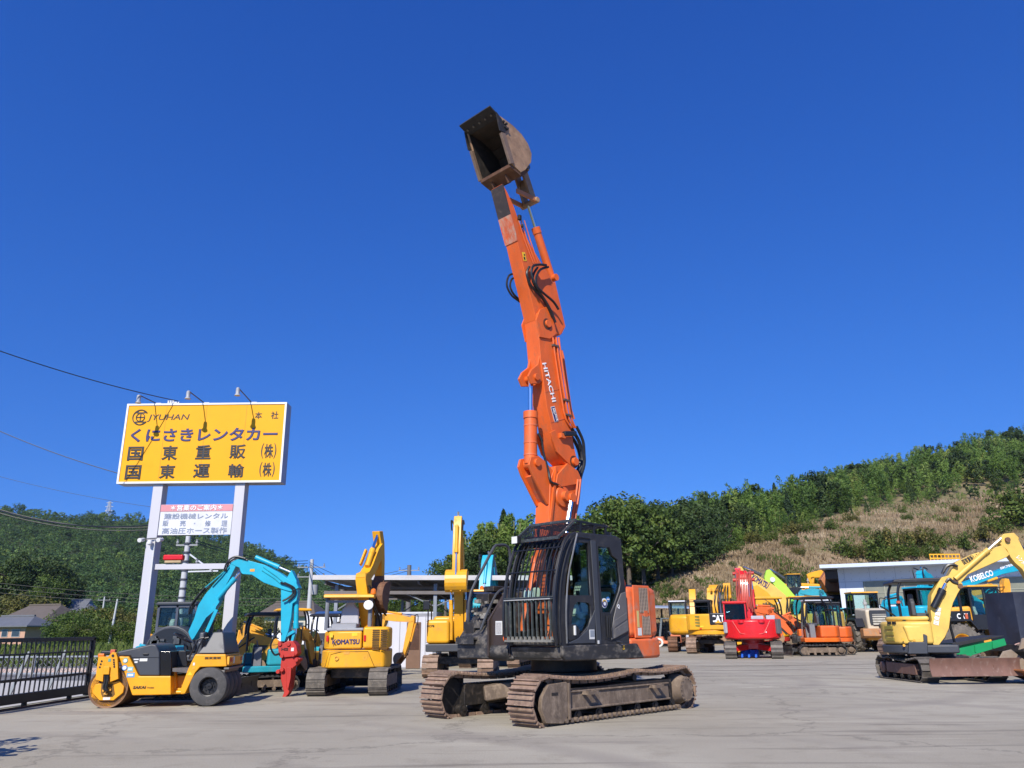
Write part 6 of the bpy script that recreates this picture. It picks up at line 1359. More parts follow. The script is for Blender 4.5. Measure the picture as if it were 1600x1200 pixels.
def build_green_crusher():
    t = thing('green_conveyor', 'green steel conveyor frame with black tarpaulined load lying behind the dozer blade', 'conveyor', (13.35, 24.7, 0), 6)
    t.scale = (0.88, 0.9, 0.86)
    a = MB(); a.prism([(-0.55, 0.42), (-0.30, 0.78), (1.35, 1.08), (1.38, 0.86), (0.1, 0.55), (-0.2, 0.36)], -0.06, 0.0)
    a.build('side_frame', GN, t, 0.01)
    MB().prism([(-0.55, 0.42), (-0.30, 0.78), (1.35, 1.08), (1.38, 0.86), (0.1, 0.55), (-0.2, 0.36)], 1.0, 1.06).build('side_frame', GN, t, 0.01)
    MB().prism([(-1.5, 0.36), (-0.1, 0.36), (-0.1, 0.52), (-1.5, 0.50)], -0.05, 1.0).build('chassis', GN, t, 0.01)
    r = MB()
    for k in range(6): r.box((-0.95 + 0.14 * k, -0.08, 0.45), (0.035, 0.05, 0.16))
    for x in (0.2, 0.85): r.bar((x, -0.08, 0.62 + 0.17 * x), (x + 0.03, -0.08, 0.83 + 0.17 * x), 0.035)
    r.build('frame_rib', GN, t)
    decal(t, WHT, (-1.05, -0.056, 0.44), (1, 0, 0), (0, 0, 1), 0.14, 0.06, 'name_plate')
    MB().prism([(-0.5, 0.82), (1.2, 1.12), (1.35, 1.18), (0.6, 1.12), (-0.6, 0.95)], -0.1, 1.1).build('rubber_belt', RUB, t, 0.02)
    for x in (-1.1, 0.6): 
        MB().lathe((x, -0.02, 0.19), (0, 1, 0), [(0.15, 0), (0.19, 0.02), (0.19, 0.28), (0.15, 0.3)], 18).build('wheel', RUB, t)
    return t
build_green_crusher()
def build_tarp():
    t = thing('tarpaulin_load', 'tall load wrapped in a dark navy tarpaulin at the right edge of the yard', 'covered load', (16.35, 26.6, 0), 10)
    N = 26; V = []; F = []
    for k in range(9):
        z = 0.75 + 1.55 * k / 8
        for i in range(N):
            a = 2 * math.pi * i / N
            ex = 1.0 - 0.05 * k / 8 + 0.10 * (1 - k / 8) * math.sin(5 * a + k * 0.6) * 0.5
            c, s = math.cos(a), math.sin(a); m_ = max(abs(c), abs(s)) ** 0.85
            V.append((0.85 * ex * c / m_, 0.75 * ex * s / m_, z + (0.05 * math.sin(3 * a) if k == 0 else 0)))
    for k in range(8):
        for i in range(N): j = (i + 1) % N; F.append((k * N + i, k * N + j, (k + 1) * N + j, (k + 1) * N + i))
    F.append(tuple(range(8 * N, 9 * N)))
    MB().add(V, F).build('tarpaulin', mat('navy_tarpaulin', (0.022, 0.024, 0.036), 0.42, dirt=(0.08, 0.08, 0.10), amt=0.2, scale=2, var=0.25, bump=0.2), t, angle=60)
    MB().box((0, 0, 0.62), (1.8, 1.5, 0.22)).box((0, 0, 0.3), (1.2, 1.1, 0.45)).build('carrier_frame', GREASE, t, 0.02)
    MB().tube([(-0.95, -0.5, 0.72), (-0.3, -0.78, 0.95), (0.1, -0.8, 0.98)], 0.02, 6, 1).build('tie_strap', mat('faded_strap', (0.42, 0.26, 0.22), 0.6), t)
    return t
build_tarp()
def loader(label, loc, yaw, m, s=1.0, up=0.0, bucket_m=None, grille=True, cab_m=None, lamp=True, name='wheel_loader', body_t=None, bm=None):
    """wheel loader, front along +x; engine at the back"""
    t = thing(name, label, 'wheel loader', loc, yaw)
    rim = mat('loader_rim', (0.72, 0.36, 0.02), 0.5, dirt=(0.3, 0.2, 0.1), amt=0.3)
    for x in (-1.05, 1.25):
        for y in (-0.92, 0.92): wheel(t, (x, y, 0.68), 0.68, 0.46, rim, 0.5, tread=16, dish=1 if y > 0 else -1, m=RUBD)
    MB().prism([(-2.0, 0.75), (-2.0, 1.15), (-1.9, 1.95), (-0.35, 2.05), (-0.3, 0.75)], -0.62, 0.62).build('engine_hood', body_t or m, t, 0.10, 3)
    for y in (-0.92, 0.92):
        MB().prism([(-1.95, 1.15), (-1.7, 1.55), (-0.6, 1.55), (-0.3, 1.15), (-0.42, 1.13), (-0.65, 1.46), (-1.62, 1.46), (-1.85, 1.13)], y - 0.20, y + 0.20).build('fender', BKN if grille else m, t, 0.02)
    if grille:
        g = MB().box((-1.99, 0, 1.52), (0.07, 1.0, 0.80), Matrix.Rotation(R(-6), 3, 'Y')).build('grille_frame', GYD, t, 0.03)
        mb = MB()
        for k in range(5): mb.box((-2.05 + 0.008 * k, 0, 1.28 + k * 0.115), (0.05, 0.76, 0.085), Matrix.Rotation(R(20), 3, 'Y'))
        mb.build('grille_slat', mat('dusty_grille', (0.36, 0.34, 0.29), 0.7, dirt=(0.2, 0.18, 0.14), amt=0.4), g)
        MB().lathe((-2.06, 0.02, 1.22), (-1, 0, 0), [(0.13, 0), (0.13, 0.04), (0.06, 0.07)], 16).build('grille_lamp', BKN, g)
    MB().prism([(-2.22, 0.72), (-2.22, 1.08), (-1.75, 1.08), (-1.75, 0.62)], -0.95, 0.95).build('counterweight', mat('scraped_orange_steel', (0.42, 0.20, 0.085), 0.6, dirt=(0.30, 0.24, 0.18), amt=0.5), t, 0.04)
    MB().box((-2.25, 0, 0.95), (0.10, 0.46, 0.14)).build('tow_hitch', mat('pale_red_steel', (0.45, 0.22, 0.16), 0.6), t, 0.01)
    MB().box((-1.2, 0, 0.72), (1.4, 1.3, 0.35)).box((1.0, 0, 0.85), (1.2, 0.9, 0.6)).box((0.1, 0, 0.72), (1.0, 0.5, 0.3)).build('frame', m if not bm else bm, t, 0.03)
    cabin(t, -0.35, 0.85, -0.62, 0.62, 1.15, 1.72, 2.78, BKN, cab_m or BKN, m, slope=0.10)
    ex = MB().cyl((-1.0, 0.28, 2.0), (-1.0, 0.28, 2.45), 0.055); ex.cyl((-1.0, 0.28, 2.2), (-1.0, 0.28, 2.32), 0.10); ex.build('exhaust', mat('dusty_stack', (0.35, 0.34, 0.32), 0.6), t)
    arms = MB()
    for y in (-0.40, 0.40): arms.prism([(0.75, 1.95 + 0 * up), (1.0, 2.05), (2.6, 0.75 + up), (2.75, 0.45 + up), (2.5, 0.5 + up), (1.5, 1.25 + up * 0.4)], y - 0.06, y + 0.06)
    arms.build('lift_arm', m, t, 0.01)
    hydraulic(t, (0.9, 0.0, 1.3), (2.2, 0.0, 1.15 + up), 0.07, m, 0.6, 0.5, 'tilt_cylinder')
    bk = MB(); pr = [(2.65, 1.15 + up), (2.60, 0.4 + up), (2.8, 0.12 + up), (3.7, 0.05 + up), (3.7, 0.10 + up), (2.85, 0.2 + up), (2.68, 0.45 + up), (2.72, 1.15 + up)]
    bk.prism(pr, -1.2, 1.2)
    for y in (-1.2, 1.16): bk.prism([(2.65, 1.15 + up), (2.60, 0.4 + up), (2.8, 0.12 + up), (3.7, 0.05 + up)], y, y + 0.04)
    bk.build('loader_bucket', bucket_m or m, t, 0.01)
    if s != 1.0: t.scale = (s, s, s)
    return t
BEI = mat('dusty_beige_paint', (0.50, 0.43, 0.32), 0.7, dirt=(0.36, 0.32, 0.26), amt=0.4, var=0.08)
t = loader('dusty beige wheel loader seen from behind with a slatted grey grille', (19.75, 46.6, 0), 86, YC, 1.12, body_t=BEI)
t = loader('ochre wheel loader with black side panel, parked beyond the green conveyor', (18.6, 33.4, 0), -8, YC, 1.0)
bp = MB().prism([(-1.55, 1.42), (-0.95, 1.42), (-0.42, 1.52), (-0.42, 1.86), (-1.50, 1.86)], -0.645, -0.625).build('side_decal_panel', BKN, t)
text(bp, 'CAT', WHT, (-0.95, -0.647, 1.55), (1, 0, 0), (0, 0, 1), 0.42, 0.22, 0.05); text(bp, '910K', WHT, (-1.46, -0.647, 1.62), (1, 0, 0), (0, 0, 1), 0.30, 0.12, 0.02)
MB().prism([(-0.80, 1.50), (-0.66, 1.50), (-0.73, 1.57)], -0.652, -0.648).build('decal_triangle', YE, bp)
# ------------------------------------------------------------------ row of machines on the right
def build_red():
    t = thing('excavator', 'bright red excavator seen from behind with plain red counterweight, red booms folded above', 'excavator', (10.9, 38.2, 0), 74)
    for s in (1, -1): crawler(t, s * 0.98, 3.0, 0.72, 0.50, STEELD, RD, n=38, side=s, sag=0.02, detail=False, m_in=GREASE)
    c = MB()
    for s in (1, -1):
        for e in (1, -1): c.bar((e * 0.2, s * 0.2, 0.5), (e * 0.8, s * 0.85, 0.42), 0.35, 0.24)
    c.box((0, 0, 0.52), (0.9, 1.0, 0.26)); c.lathe((0, 0, 0.6), (0, 0, 1), [(0.5, 0), (0.5, 0.25)], 24); c.build('carbody', RD, t, 0.02)
    w = 2.42
    cw = house(t, roundtail(-0.2, w, 1.55, 13, 54), 0.82, 1.66, RD, 0.10, 4, 'counterweight')
    ln = MB()
    pts = [(0.80, 1.60), (0.55, 1.15), (0.38, 1.05), (-0.38, 1.05), (-0.55, 1.15), (-0.80, 1.60)]
    ln.tube([(-math.sqrt(1.55 ** 2 - y * y) - 0.004, y, z) for y, z in pts], 0.014, 5, 4)
    for s in (1, -1): ln.tube([(-math.sqrt(1.55 ** 2 - y * y) - 0.004, y, z) for y, z in ((s * 1.12, 0.98), (s * 0.9, 0.90), (s * 0.55, 0.85))], 0.014, 5, 3)
    ln.build('moulded_line', mat('deep_red_line', (0.42, 0.01, 0.01), 0.4), cw)
    for y in (0.42, -0.42): MB().lathe((-1.42, y, 1.60), (0, 0, 1), [(0.16, -0.08), (0.16, 0.02), (0.12, 0.05)], 16).build('lifting_recess', RD, cw)
    decal(cw, WHT, (-math.sqrt(1.55 ** 2 - 0.36) - 0.01, -0.60, 1.12), (0, -1, 0), (0, 0, 1), 0.05, 0.05, 'reflector', round_=True)
    sp_ = MB().box((-1.16, 1.13, 1.32), (0.14, 0.20, 0.50), Matrix.Rotation(R(-42), 3, 'Z')).build('side_lamp_panel', mat('silver_grey_panel', (0.34, 0.34, 0.36), 0.4), t, 0.05)
    MB().box((-1.12, -1.14, 1.36), (0.16, 0.24, 0.62), Matrix.Rotation(R(42), 3, 'Z')).build('side_vent_panel', mat('ash_grey_panel', (0.10, 0.105, 0.11), 0.5), t, 0.02)
    house(t, roundtail(1.3, w, 1.45), 0.80, 0.98, BKN, 0.02, 1, 'deck')
    house(t, [(0.2, -0.3), (0.2, -w / 2), (-0.6, -w / 2), (-0.6, -0.3)], 0.98, 1.70, RD, 0.06, 2, 'side_cover')
    c = cabin(t, -0.35, 1.25, 0.18, 1.18, 0.98, 1.66, 2.42, RD, RD, RD, slope=0.15, gl=GLASSD)
    MB().prism([(-0.40, 2.38), (-0.42, 2.46), (1.1, 2.50), (1.15, 2.40)], 0.14, 1.22).build('roof_cap', RD, c, 0.02)
    dk = MB(); dk.box((-0.75, -0.28, 1.74), (0.8, 0.55, 0.16)); dk.box((-0.7, -0.85, 1.74), (0.7, 0.40, 0.18)); dk.build('engine_deck', mat('silver_grey_deck', (0.38, 0.38, 0.42), 0.5), t, 0.03)
    # booms folded: two uprights leaning back
    yc = 0.16
    limb(t, 'boom', (0.6, 1.4), (0.9, 3.55), 0.42, 0.50, yc, 0.17, RD); limb(t, 'upper_boom', (0.9, 3.5), (1.6, 3.85), 0.5, 0.35, yc, 0.16, RD)
    limb(t, 'arm', (1.7, 3.95), (2.1, 1.6), 0.42, 0.24, yc + 0.24, 0.14, RD)
    limb(t, 'outer_arm', (1.2, 3.7), (1.5, 2.0), 0.34, 0.24, yc - 0.24, 0.10, RD)
    for k, (x, y, z0, z1) in enumerate(((0.55, 0.36, 2.0, 3.4), (0.60, -0.04, 1.8, 3.3), (1.1, 0.50, 2.4, 3.8), (0.9, -0.20, 2.2, 3.6))): hydraulic(t, (x, y, z0), (x + 0.25, y, z1), 0.07, RD, 0.6, 0.5, 'boom_cylinder')
    hz = []
    for k in range(10):
        y = yc - 0.36 + 0.075 * k; z = 3.6 + 0.25 * rng.random()
        hz.append([(0.35, y, 1.9 + 0.4 * rng.random()), (0.30 + 0.2 * rng.random(), y + 0.06, 2.8), (0.55 + 0.2 * rng.random(), y, z), (1.1, y + 0.05, z + 0.15)])
    for h in hz: MB().tube(h, 0.024, 6, 4).build('hydraulic_hose', mat('faded_red_hose', (0.36, 0.07, 0.04), 0.6, var=0.2), t)
    pb = MB()
    for x, z in ((0.9, 3.5), (1.65, 3.85), (0.6, 1.5)): pin(pb, x, z, yc - 0.5, yc + 0.5, 0.08)
    pb.build('pivot_pin', RDA, t)
    return t
build_red()
def build_blue_tool():
    t = thing('breaker_tool', 'small bright blue steel attachment lying under the red excavator', 'attachment', (10.75, 38.3, 0.06), 70)
    MB().prism([(-0.5, 0.0), (0.5, 0.0), (0.6, 0.18), (0.3, 0.34), (-0.4, 0.30)], -0.40, 0.40).build('tool_body', BL, t, 0.04)
    b = MB()
    for y in (-0.3, 0, 0.3): b.prism([(-0.85, -0.02), (-0.45, -0.02), (-0.45, 0.26), (-0.6, 0.22)], y - 0.05, y + 0.05)
    b.build('tool_tooth', BL, t, 0.01)
    return t
build_blue_tool()
def build_cat():
    t = thing('excavator', 'yellow excavator with black engine panel lettered in white, left of the red excavator', 'excavator', (11.05, 46.0, 0), 66)
    for s in (1, -1): crawler(t, s * 1.0, 3.4, 0.85, 0.55, STEEL, MUD, n=38, side=s, sag=0.02, detail=False, m_in=GREASE)
    carbody(t, 1.5, 0.6, BKD, 1.2)
    w = 2.5
    house(t, roundtail(1.2, w, 1.62), 0.98, 1.2, YE, 0.03, 2, 'deck')
    cw = house(t, [(-0.3, w / 2), (-1.30, w / 2 - 0.02), (-1.52, w / 2 - 0.25), (-1.62, 0.3), (-1.62, -0.5), (-1.5, -w / 2 + 0.15), (-1.3, -w / 2), (-0.3, -w / 2)], 1.2, 2.05, YE, 0.08, 3, 'counterweight')
    vents(cw, (-1.575, 0.62, 1.68), (-0.30, -1, 0), (0, 0, 1), 0.42, 0.62, 4, mat('olive_vent', (0.22, 0.18, 0.03)), cols=1, th=0.02)
    pp = MB().box((-1.60, -0.55, 1.78), (0.10, 0.92, 0.62), Matrix.Rotation(R(5), 3, 'Z')).build('engine_panel', BKN, t, 0.05)
    text(pp, 'CAT', WHT, (-1.662, -0.18, 1.60), (-0.05, -1, 0), (0, 0, 1), 0.72, 0.38, 0.05)
    MB().prismx([(-0.36, 1.56), (-0.78, 1.56), (-0.58, 1.72)], -1.69, -1.672).build('panel_triangle', YE, pp)
    box('tail_lamp', (-1.60, 0.42, 1.28), (0.03, 0.12, 0.06), REDL, cw); decal(cw, mat('lemon_decal', (0.7, 0.5, 0.02)), (-1.625, 0.35, 1.40), (0, -1, 0), (0, 0, 1), 0.20, 0.08, 'sticker')
    house(t, [(1.2, w / 2), (-0.3, w / 2), (-0.3, w / 2 - 0.35), (1.2, w / 2 - 0.35)], 1.2, 1.95, YE, 0.10, 3, 'side_cover')
    cabin(t, -0.25, 1.3, 0.05, 0.95, 1.2, 1.95, 2.75, BKN, BKN, BKN, slope=0.1, gl=GLASSD)
    yc = -0.25
    limb(t, 'boom', (0.5, 1.6), (0.8, 3.2), 0.6, 0.7, yc + 0.30, 0.30, YE); limb(t, 'upper_boom', (0.8, 3.2), (1.8, 3.5), 0.6, 0.5, yc + 0.30, 0.26, YE)
    limb(t, 'arm', (0.9, 3.55), (1.2, 1.6), 0.5, 0.32, yc - 0.50, 0.20, YE)
    hydraulic(t, (0.2, yc - 0.15, 1.7), (0.5, yc - 0.15, 3.4), 0.10, mat('navy_cab', (0.02, 0.035, 0.10)), 0.6, 0.5, 'boom_cylinder')
    hydraulic(t, (0.6, yc - 0.5, 2.3), (0.75, yc - 0.5, 3.5), 0.08, YE, 0.6, 0.5, 'arm_cylinder')
    for k in range(7):
        y = yc - 0.7 + 0.2 * k
        b = MB().box((0.25 + 0.3 * rng.random(), y, 2.6 + 0.9 * rng.random()), (0.16, 0.12, 0.16)); b.build('valve_block', YC, t, 0.02)
    hoses(t, [[(0.1, yc - 0.6 + 0.16 * k, 2.0), (-0.05, yc - 0.6 + 0.18 * k, 2.7), (0.2, yc - 0.6 + 0.16 * k, 3.3), (0.6, yc - 0.6 + 0.14 * k, 3.6)] for k in range(5)], 0.028)
    g = MB()
    for y0, y1, z in ((0.0, 1.24, 2.05), (-1.24, -0.75, 2.05)):
        for y in (y0, y1): g.tube([(-1.2, y, z), (-1.2, y, z + 0.75), (-0.2, y, z + 0.75), (-0.2, y, z)], 0.022, 6, 0)
        g.bar((-1.2, y0, z + 0.75), (-1.2, y1, z + 0.75), 0.035); g.bar((-1.2, y0, z + 0.40), (-1.2, y1, z + 0.40), 0.03)
    g.build('guard_rail', BKN, t)
    return t
build_cat()
def build_second_yellow():
    t = thing('excavator', 'yellow excavator with brown crawler almost hidden behind another with black engine panel', 'excavator', (10.5, 49.6, 0), 75)
    for s in (1, -1): crawler(t, s * 1.0, 3.2, 0.85, 0.55, RUST, RUST, n=36, side=s, sag=0.02, detail=False)
    house(t, roundtail(1.2, 2.4, 1.5), 0.95, 2.1, YE, 0.25, 4, 'body')
    cabin(t, -0.2, 1.2, 0.2, 1.15, 1.0, 2.0, 2.85, YE, GYD, GYL, slope=0.1)
    limb(t, 'boom', (0.6, 1.6), (1.3, 3.4), 0.5, 0.5, -0.2, 0.2, YE)
    g = MB(); g.tube([(-1.2, 1.1, 2.1), (-1.2, 1.1, 2.8), (0.2, 1.1, 2.8), (0.2, 1.1, 2.1)], 0.03, 6, 0); g.bar((-1.2, 1.1, 2.8), (-1.2, -1, 2.8), 0.05); g.build('guard_rail', BKN, t)
    return t
build_second_yellow()
def build_toothed_bucket():
    t = thing('digging_bucket', 'yellow toothed bucket standing on the concrete left of the red excavator', 'bucket', (11.3, 42.6, 0.02), -100)
    MB().prism([(0.0, 0.05), (0.3, 0.0), (0.34, 0.5), (0.1, 0.62), (-0.06, 0.4)], -0.38, 0.38).build('bucket_shell', YE, t, 0.03)
    k = MB()
    for i in range(4): k.prism([(0.28, -0.0), (0.42, -0.02), (0.42, 0.10), (0.30, 0.2)], -0.36 + 0.2 * i, -0.24 + 0.2 * i)
    k.build('bucket_tooth', YE, t); return t
build_toothed_bucket()
# big yellow boom and the green one rising behind the row
def boom_machine(label, loc, yaw, m, pts, widths, hw, bodym, roofm, armp=None, txt=None, cabgl=None, txm=NAVY, Lt=3.6, star=False, cabz=2.85, tail=1.7):
    t = thing('excavator', label, 'excavator', loc, yaw)
    for s in (1, -1): crawler(t, s * 1.05, Lt, 0.9, 0.55, STEEL, MUD, n=36, side=s, sag=0.02, detail=False)
    carbody(t, 1.5, 0.65, BKD, 1.2)
    house(t, roundtail(1.3, 2.5, tail), 1.02, 1.25, GYD, 0.03, 2, 'deck')
    house(t, roundtail(-0.4, 2.5, tail), 1.25, 2.1, bodym, 0.10, 3, 'counterweight')
    house(t, [(1.2, -1.25), (1.2, -0.4), (-0.4, -0.4), (-0.4, -1.25)], 1.25, 2.0, bodym, 0.1, 3, 'side_cover')
    cabin(t, -0.3, 1.35, 0.25, 1.22, 1.25, 2.0, cabz, bodym, BKN, roofm, slope=0.12)
    P = Plane(t, -0.05); poly = P.poly(pts)
    b = boom_piece(t, 'boom', poly, -0.05, hw, m, 0.02)
    if armp:
        for i, q in enumerate(armp): boom_piece(t, 'arm' if i == 0 else 'lower_boom', P.poly(q), -0.05, hw * 0.85, m, 0.015)
    if txt:
        s, a, c, h = txt; a, c = P(*a), P(*c)
        d = Vector((c[0] - a[0], 0, c[1] - a[1])); up = Vector((-d.z, 0, d.x)); off = -0.05 - hw - 0.004
        if d.cross(up).y > 0: off = -0.05 + hw + 0.004
        text(b, s, txm, (a[0], off, a[1]), d, up, d.length, h, 0.04)
    if star:
        c = P(*star); decal(b, PALE, (c[0], -0.05 - hw - 0.002, c[1]), (1, 0, 0), (0, 0, 1), 0.44, 0.44, 'round_plate', round_=True); decal(b, YDEC, (c[0], -0.05 - hw - 0.008, c[1]), (1, 0, 0), (0, 0, 1), 0.26, 0.26, 'plate_mark', round_=True)
    return t, P
def boom_text(b, P, s, a, c, h, m, off, flip=1):
    a, c = P(*a), P(*c); d = Vector((c[0] - a[0], 0, c[1] - a[1])); up = Vector((-d.z, 0, d.x))
    if up.z < 0: up = -up
    text(b, s, m, (a[0], off, a[1]), d, up, d.length, h, 0.04)
# the boom's face towards the yard gate is its left (heading right to left)
t, P = boom_machine('yellow excavator whose long lettered boom slants up behind the red excavator', (16.3, 45.5, 0), 172, YP, [(1151, 889), (1153, 885), (1158, 886), (1162, 892), (1180, 898), (1207, 914), (1226, 930), (1236, 946), (1240, 960), (1241, 985), (1226, 985), (1220, 964), (1206, 944), (1190, 928), (1172, 913), (1156, 901)], None, 0.26, YP, YE)
b = [c for c in t.children if c.name.startswith('boom')][0]
boom_text(b, P, 'KOMATSU', (1172, 906), (1197, 921), 0.36, NAVY, -0.05 + 0.26 + 0.004)
c = P(1212, 938); decal(b, PALE, (c[0], 0.212, c[1]), (-1, 0, 0), (0, 0, 1), 0.40, 0.40, 'round_plate', round_=True); decal(b, YDEC, (c[0], 0.218, c[1]), (-1, 0, 0), (0, 0, 1), 0.24, 0.24, 'plate_mark', round_=True)
b2 = boom_piece(t, 'arm', P.poly([(1174, 918), (1180, 915), (1196, 926), (1210, 942), (1206, 946), (1190, 936), (1186, 960), (1178, 962), (1178, 935)]), 0.5, 0.14, YE, 0.01)
q0, q1 = P(1162, 889), P(1190, 902); hydraulic(t, (q1[0], -0.05, q1[1] + 0.12), (q0[0], -0.05, q0[1] + 0.12), 0.09, GYD, 0.6, 0.5, 'arm_cylinder')
t, P = boom_machine('lime green excavator boom slanting down behind the yellow lettered boom', (18.9, 52.5, 0), 172, LG, [(1195, 897), (1197, 891), (1202, 890), (1208, 897), (1225, 912), (1240, 930), (1248, 942), (1250, 958), (1236, 958), (1237, 946), (1226, 934), (1214, 922), (1206, 911), (1200, 910), (1194, 908)], None, 0.24, LG, LG, armp=[[(1194, 900), (1200, 892), (1205, 898), (1206, 910), (1200, 912), (1194, 908)]])
for q0, q1, r in (((1203, 893), (1226, 910), 0.10),):
    q0, q1 = P(*q0), P(*q1); hydraulic(t, (q1[0], -0.05, q1[1] + 0.25), (q0[0], -0.05, q0[1] + 0.15), r, GYD, 0.6, 0.5, 'arm_cylinder')
q = P(1206, 906); b = [c for c in t.children if c.name.startswith('boom')][0]
MB().lathe((q[0], 0.20, q[1]), (0, 1, 0), [(0.16, 0), (0.16, 0.05)], 14).build('pivot_pin', PALE, b)
# orange minis in the row
build_mini('orange mini excavator with black canopy in front of the machine row', (14.55, 40.2, 0), 176, mat('kubota_orange', (0.72, 0.14, 0.015), 0.42, dirt=(0.3, 0.12, 0.05), amt=0.15), OR, OR, BKN, boom=[(0.95, 0.85), (1.65, 1.65), (2.35, 1.75)], arm=((2.35, 1.8), (1.9, 0.85)), bang=60, canopy_h=2.10, sc=1.25, bl=True)
build_mini('orange mini excavator second in the row, its grey roof just behind the black canopy', (15.5, 42.4, 0), 172, OR, OR, OR, GYL, boom=[(0.95, 0.95), (1.7, 1.6), (2.3, 1.7)], arm=((2.3, 1.75), (1.95, 0.8)), bang=60, canopy_h=2.05, sc=1.25, cabm=GYD)
build_mini('orange mini excavator with black cab at the right end of the orange row', (15.75, 41.6, 0), 166, OR, OR, OR, BKN, boom=[(0.95, 0.85), (1.5, 1.5), (2.0, 1.3)], arm=((2.0, 1.3), (1.9, 0.7)), bang=60, canopy_h=2.0, sc=1.2, cabm=BKN)
build_mini('red and yellow mini excavator crammed between the red excavator and the orange row', (13.2, 43.4, 0), 170, RDA, YE, OR, YE, boom=[(0.9, 0.9), (1.2, 1.6), (1.6, 1.5)], arm=((1.6, 1.5), (1.55, 0.8)), bang=40, canopy_h=2.2, sc=1.25)
# teal excavator behind them, cyan ones in front of the warehouse
build_facing('teal excavator with its boom bent over, left of the beige wheel loader', (19.5, 49.6, 0), 165, TE, CY, [(0.3, 1.3), (0.9, 3.3), (2.0, 3.35)], ((2.0, 3.35), (2.7, 1.6)), 40, BKN, BKN, TE, tw=2.3, cabz=2.3, hw=0.20)
build_facing('cyan excavator with upright boom hard against the right side of the beige wheel loader', (24.6, 50.5, 0), 190, CY, CY, [(0.6, 1.3), (1.1, 2.9), (2.0, 2.7)], ((2.0, 2.7), (2.4, 1.2)), 40, BKN, BKN, CY, tw=2.2, cabz=2.3, hw=0.2)
build_facing('cyan excavator with an ochre bucket, seen behind the black canopy at right', (20.1, 38.5, 0), 215, CY, CY, [(0.6, 1.3), (0.9, 3.2), (1.6, 3.6)], ((1.55, 3.6), (1.7, 2.0)), 60, BKN, BKN, CY, tw=2.3, cabz=2.4, hw=0.2, bucket_m=YC)
build_mini('small orange and lime mini excavator tucked between the cyan machines', (23.3, 44.5, 0), 190, OR, LG, OR, BKN, canopy_h=1.8, sc=1.1)
# cyan machine with the lettered boom
t, P = boom_machine('cyan excavator with a white lettered boom, behind the navy tarpaulin', (17.4, 34.6, 0), 8, CY, [(1478, 930), (1486, 918), (1500, 912), (1578, 884), (1606, 872), (1640, 862), (1640, 878), (1590, 892), (1560, 898), (1500, 922), (1490, 934)], None, 0.24, CY, CY, armp=[[(1480, 922), (1496, 918), (1512, 928), (1555, 955), (1560, 962), (1560, 970), (1548, 972), (1500, 950), (1486, 938)]])
b = [c for c in t.children if c.name.startswith('boom')][0]
boom_text(b, P, 'KOBELCO', (1512, 911), (1547, 900), 0.26, WHT, -0.05 - 0.244)
boom_text(b, P, 'SK75SR', (1557, 891), (1582, 883), 0.10, WHT, -0.05 - 0.244)
a = [c for c in t.children if c.name.startswith('arm')][0]; q = P(1534, 947); decal(a, YDEC, (q[0], -0.258, q[1]), (1, 0, 0), (0, 0, 1), 0.2, 0.15, 'sticker')
for dy in (0, 4, 8):
    q = [P(*k) for k in ((1492, 936 + dy), (1510, 950 + dy), (1540, 962 + dy), (1556, 970 + dy * 0.5))]; MB().tube([(x, -0.28, z) for x, z in q], 0.022, 6, 2).build('hydraulic_pipe', TE, a)
hoses(t, [[(P(*k)[0], -0.32, P(*k)[1]) for k in h] for h in (((1494, 924), (1506, 926), (1513, 934), (1514, 946), (1508, 952)), ((1498, 926), (1502, 930), (1508, 938), (1510, 948)))], 0.03)
# yellow machines at the far right
build_facing('yellow excavator with a dark cab, far right behind the navy tarpaulin', (23.0, 40.5, 0), 200, YE, YE, [(0.6, 1.4), (1.2, 2.7), (2.4, 2.6)], ((2.4, 2.6), (2.7, 1.4)), 30, BKN, BKN, YE, tw=2.3, cabz=2.5, hw=0.2)
build_facing('ochre yellow excavator with its boom folded high at the far right edge', (27.2, 45.0, 0), 185, YC, YC, [(0.6, 1.4), (1.2, 3.3), (2.6, 2.9)], ((0.2, 3.6), (0.4, 2.2)), 30, YC, BKN, YC, tw=2.4, cabz=2.6, hw=0.24)
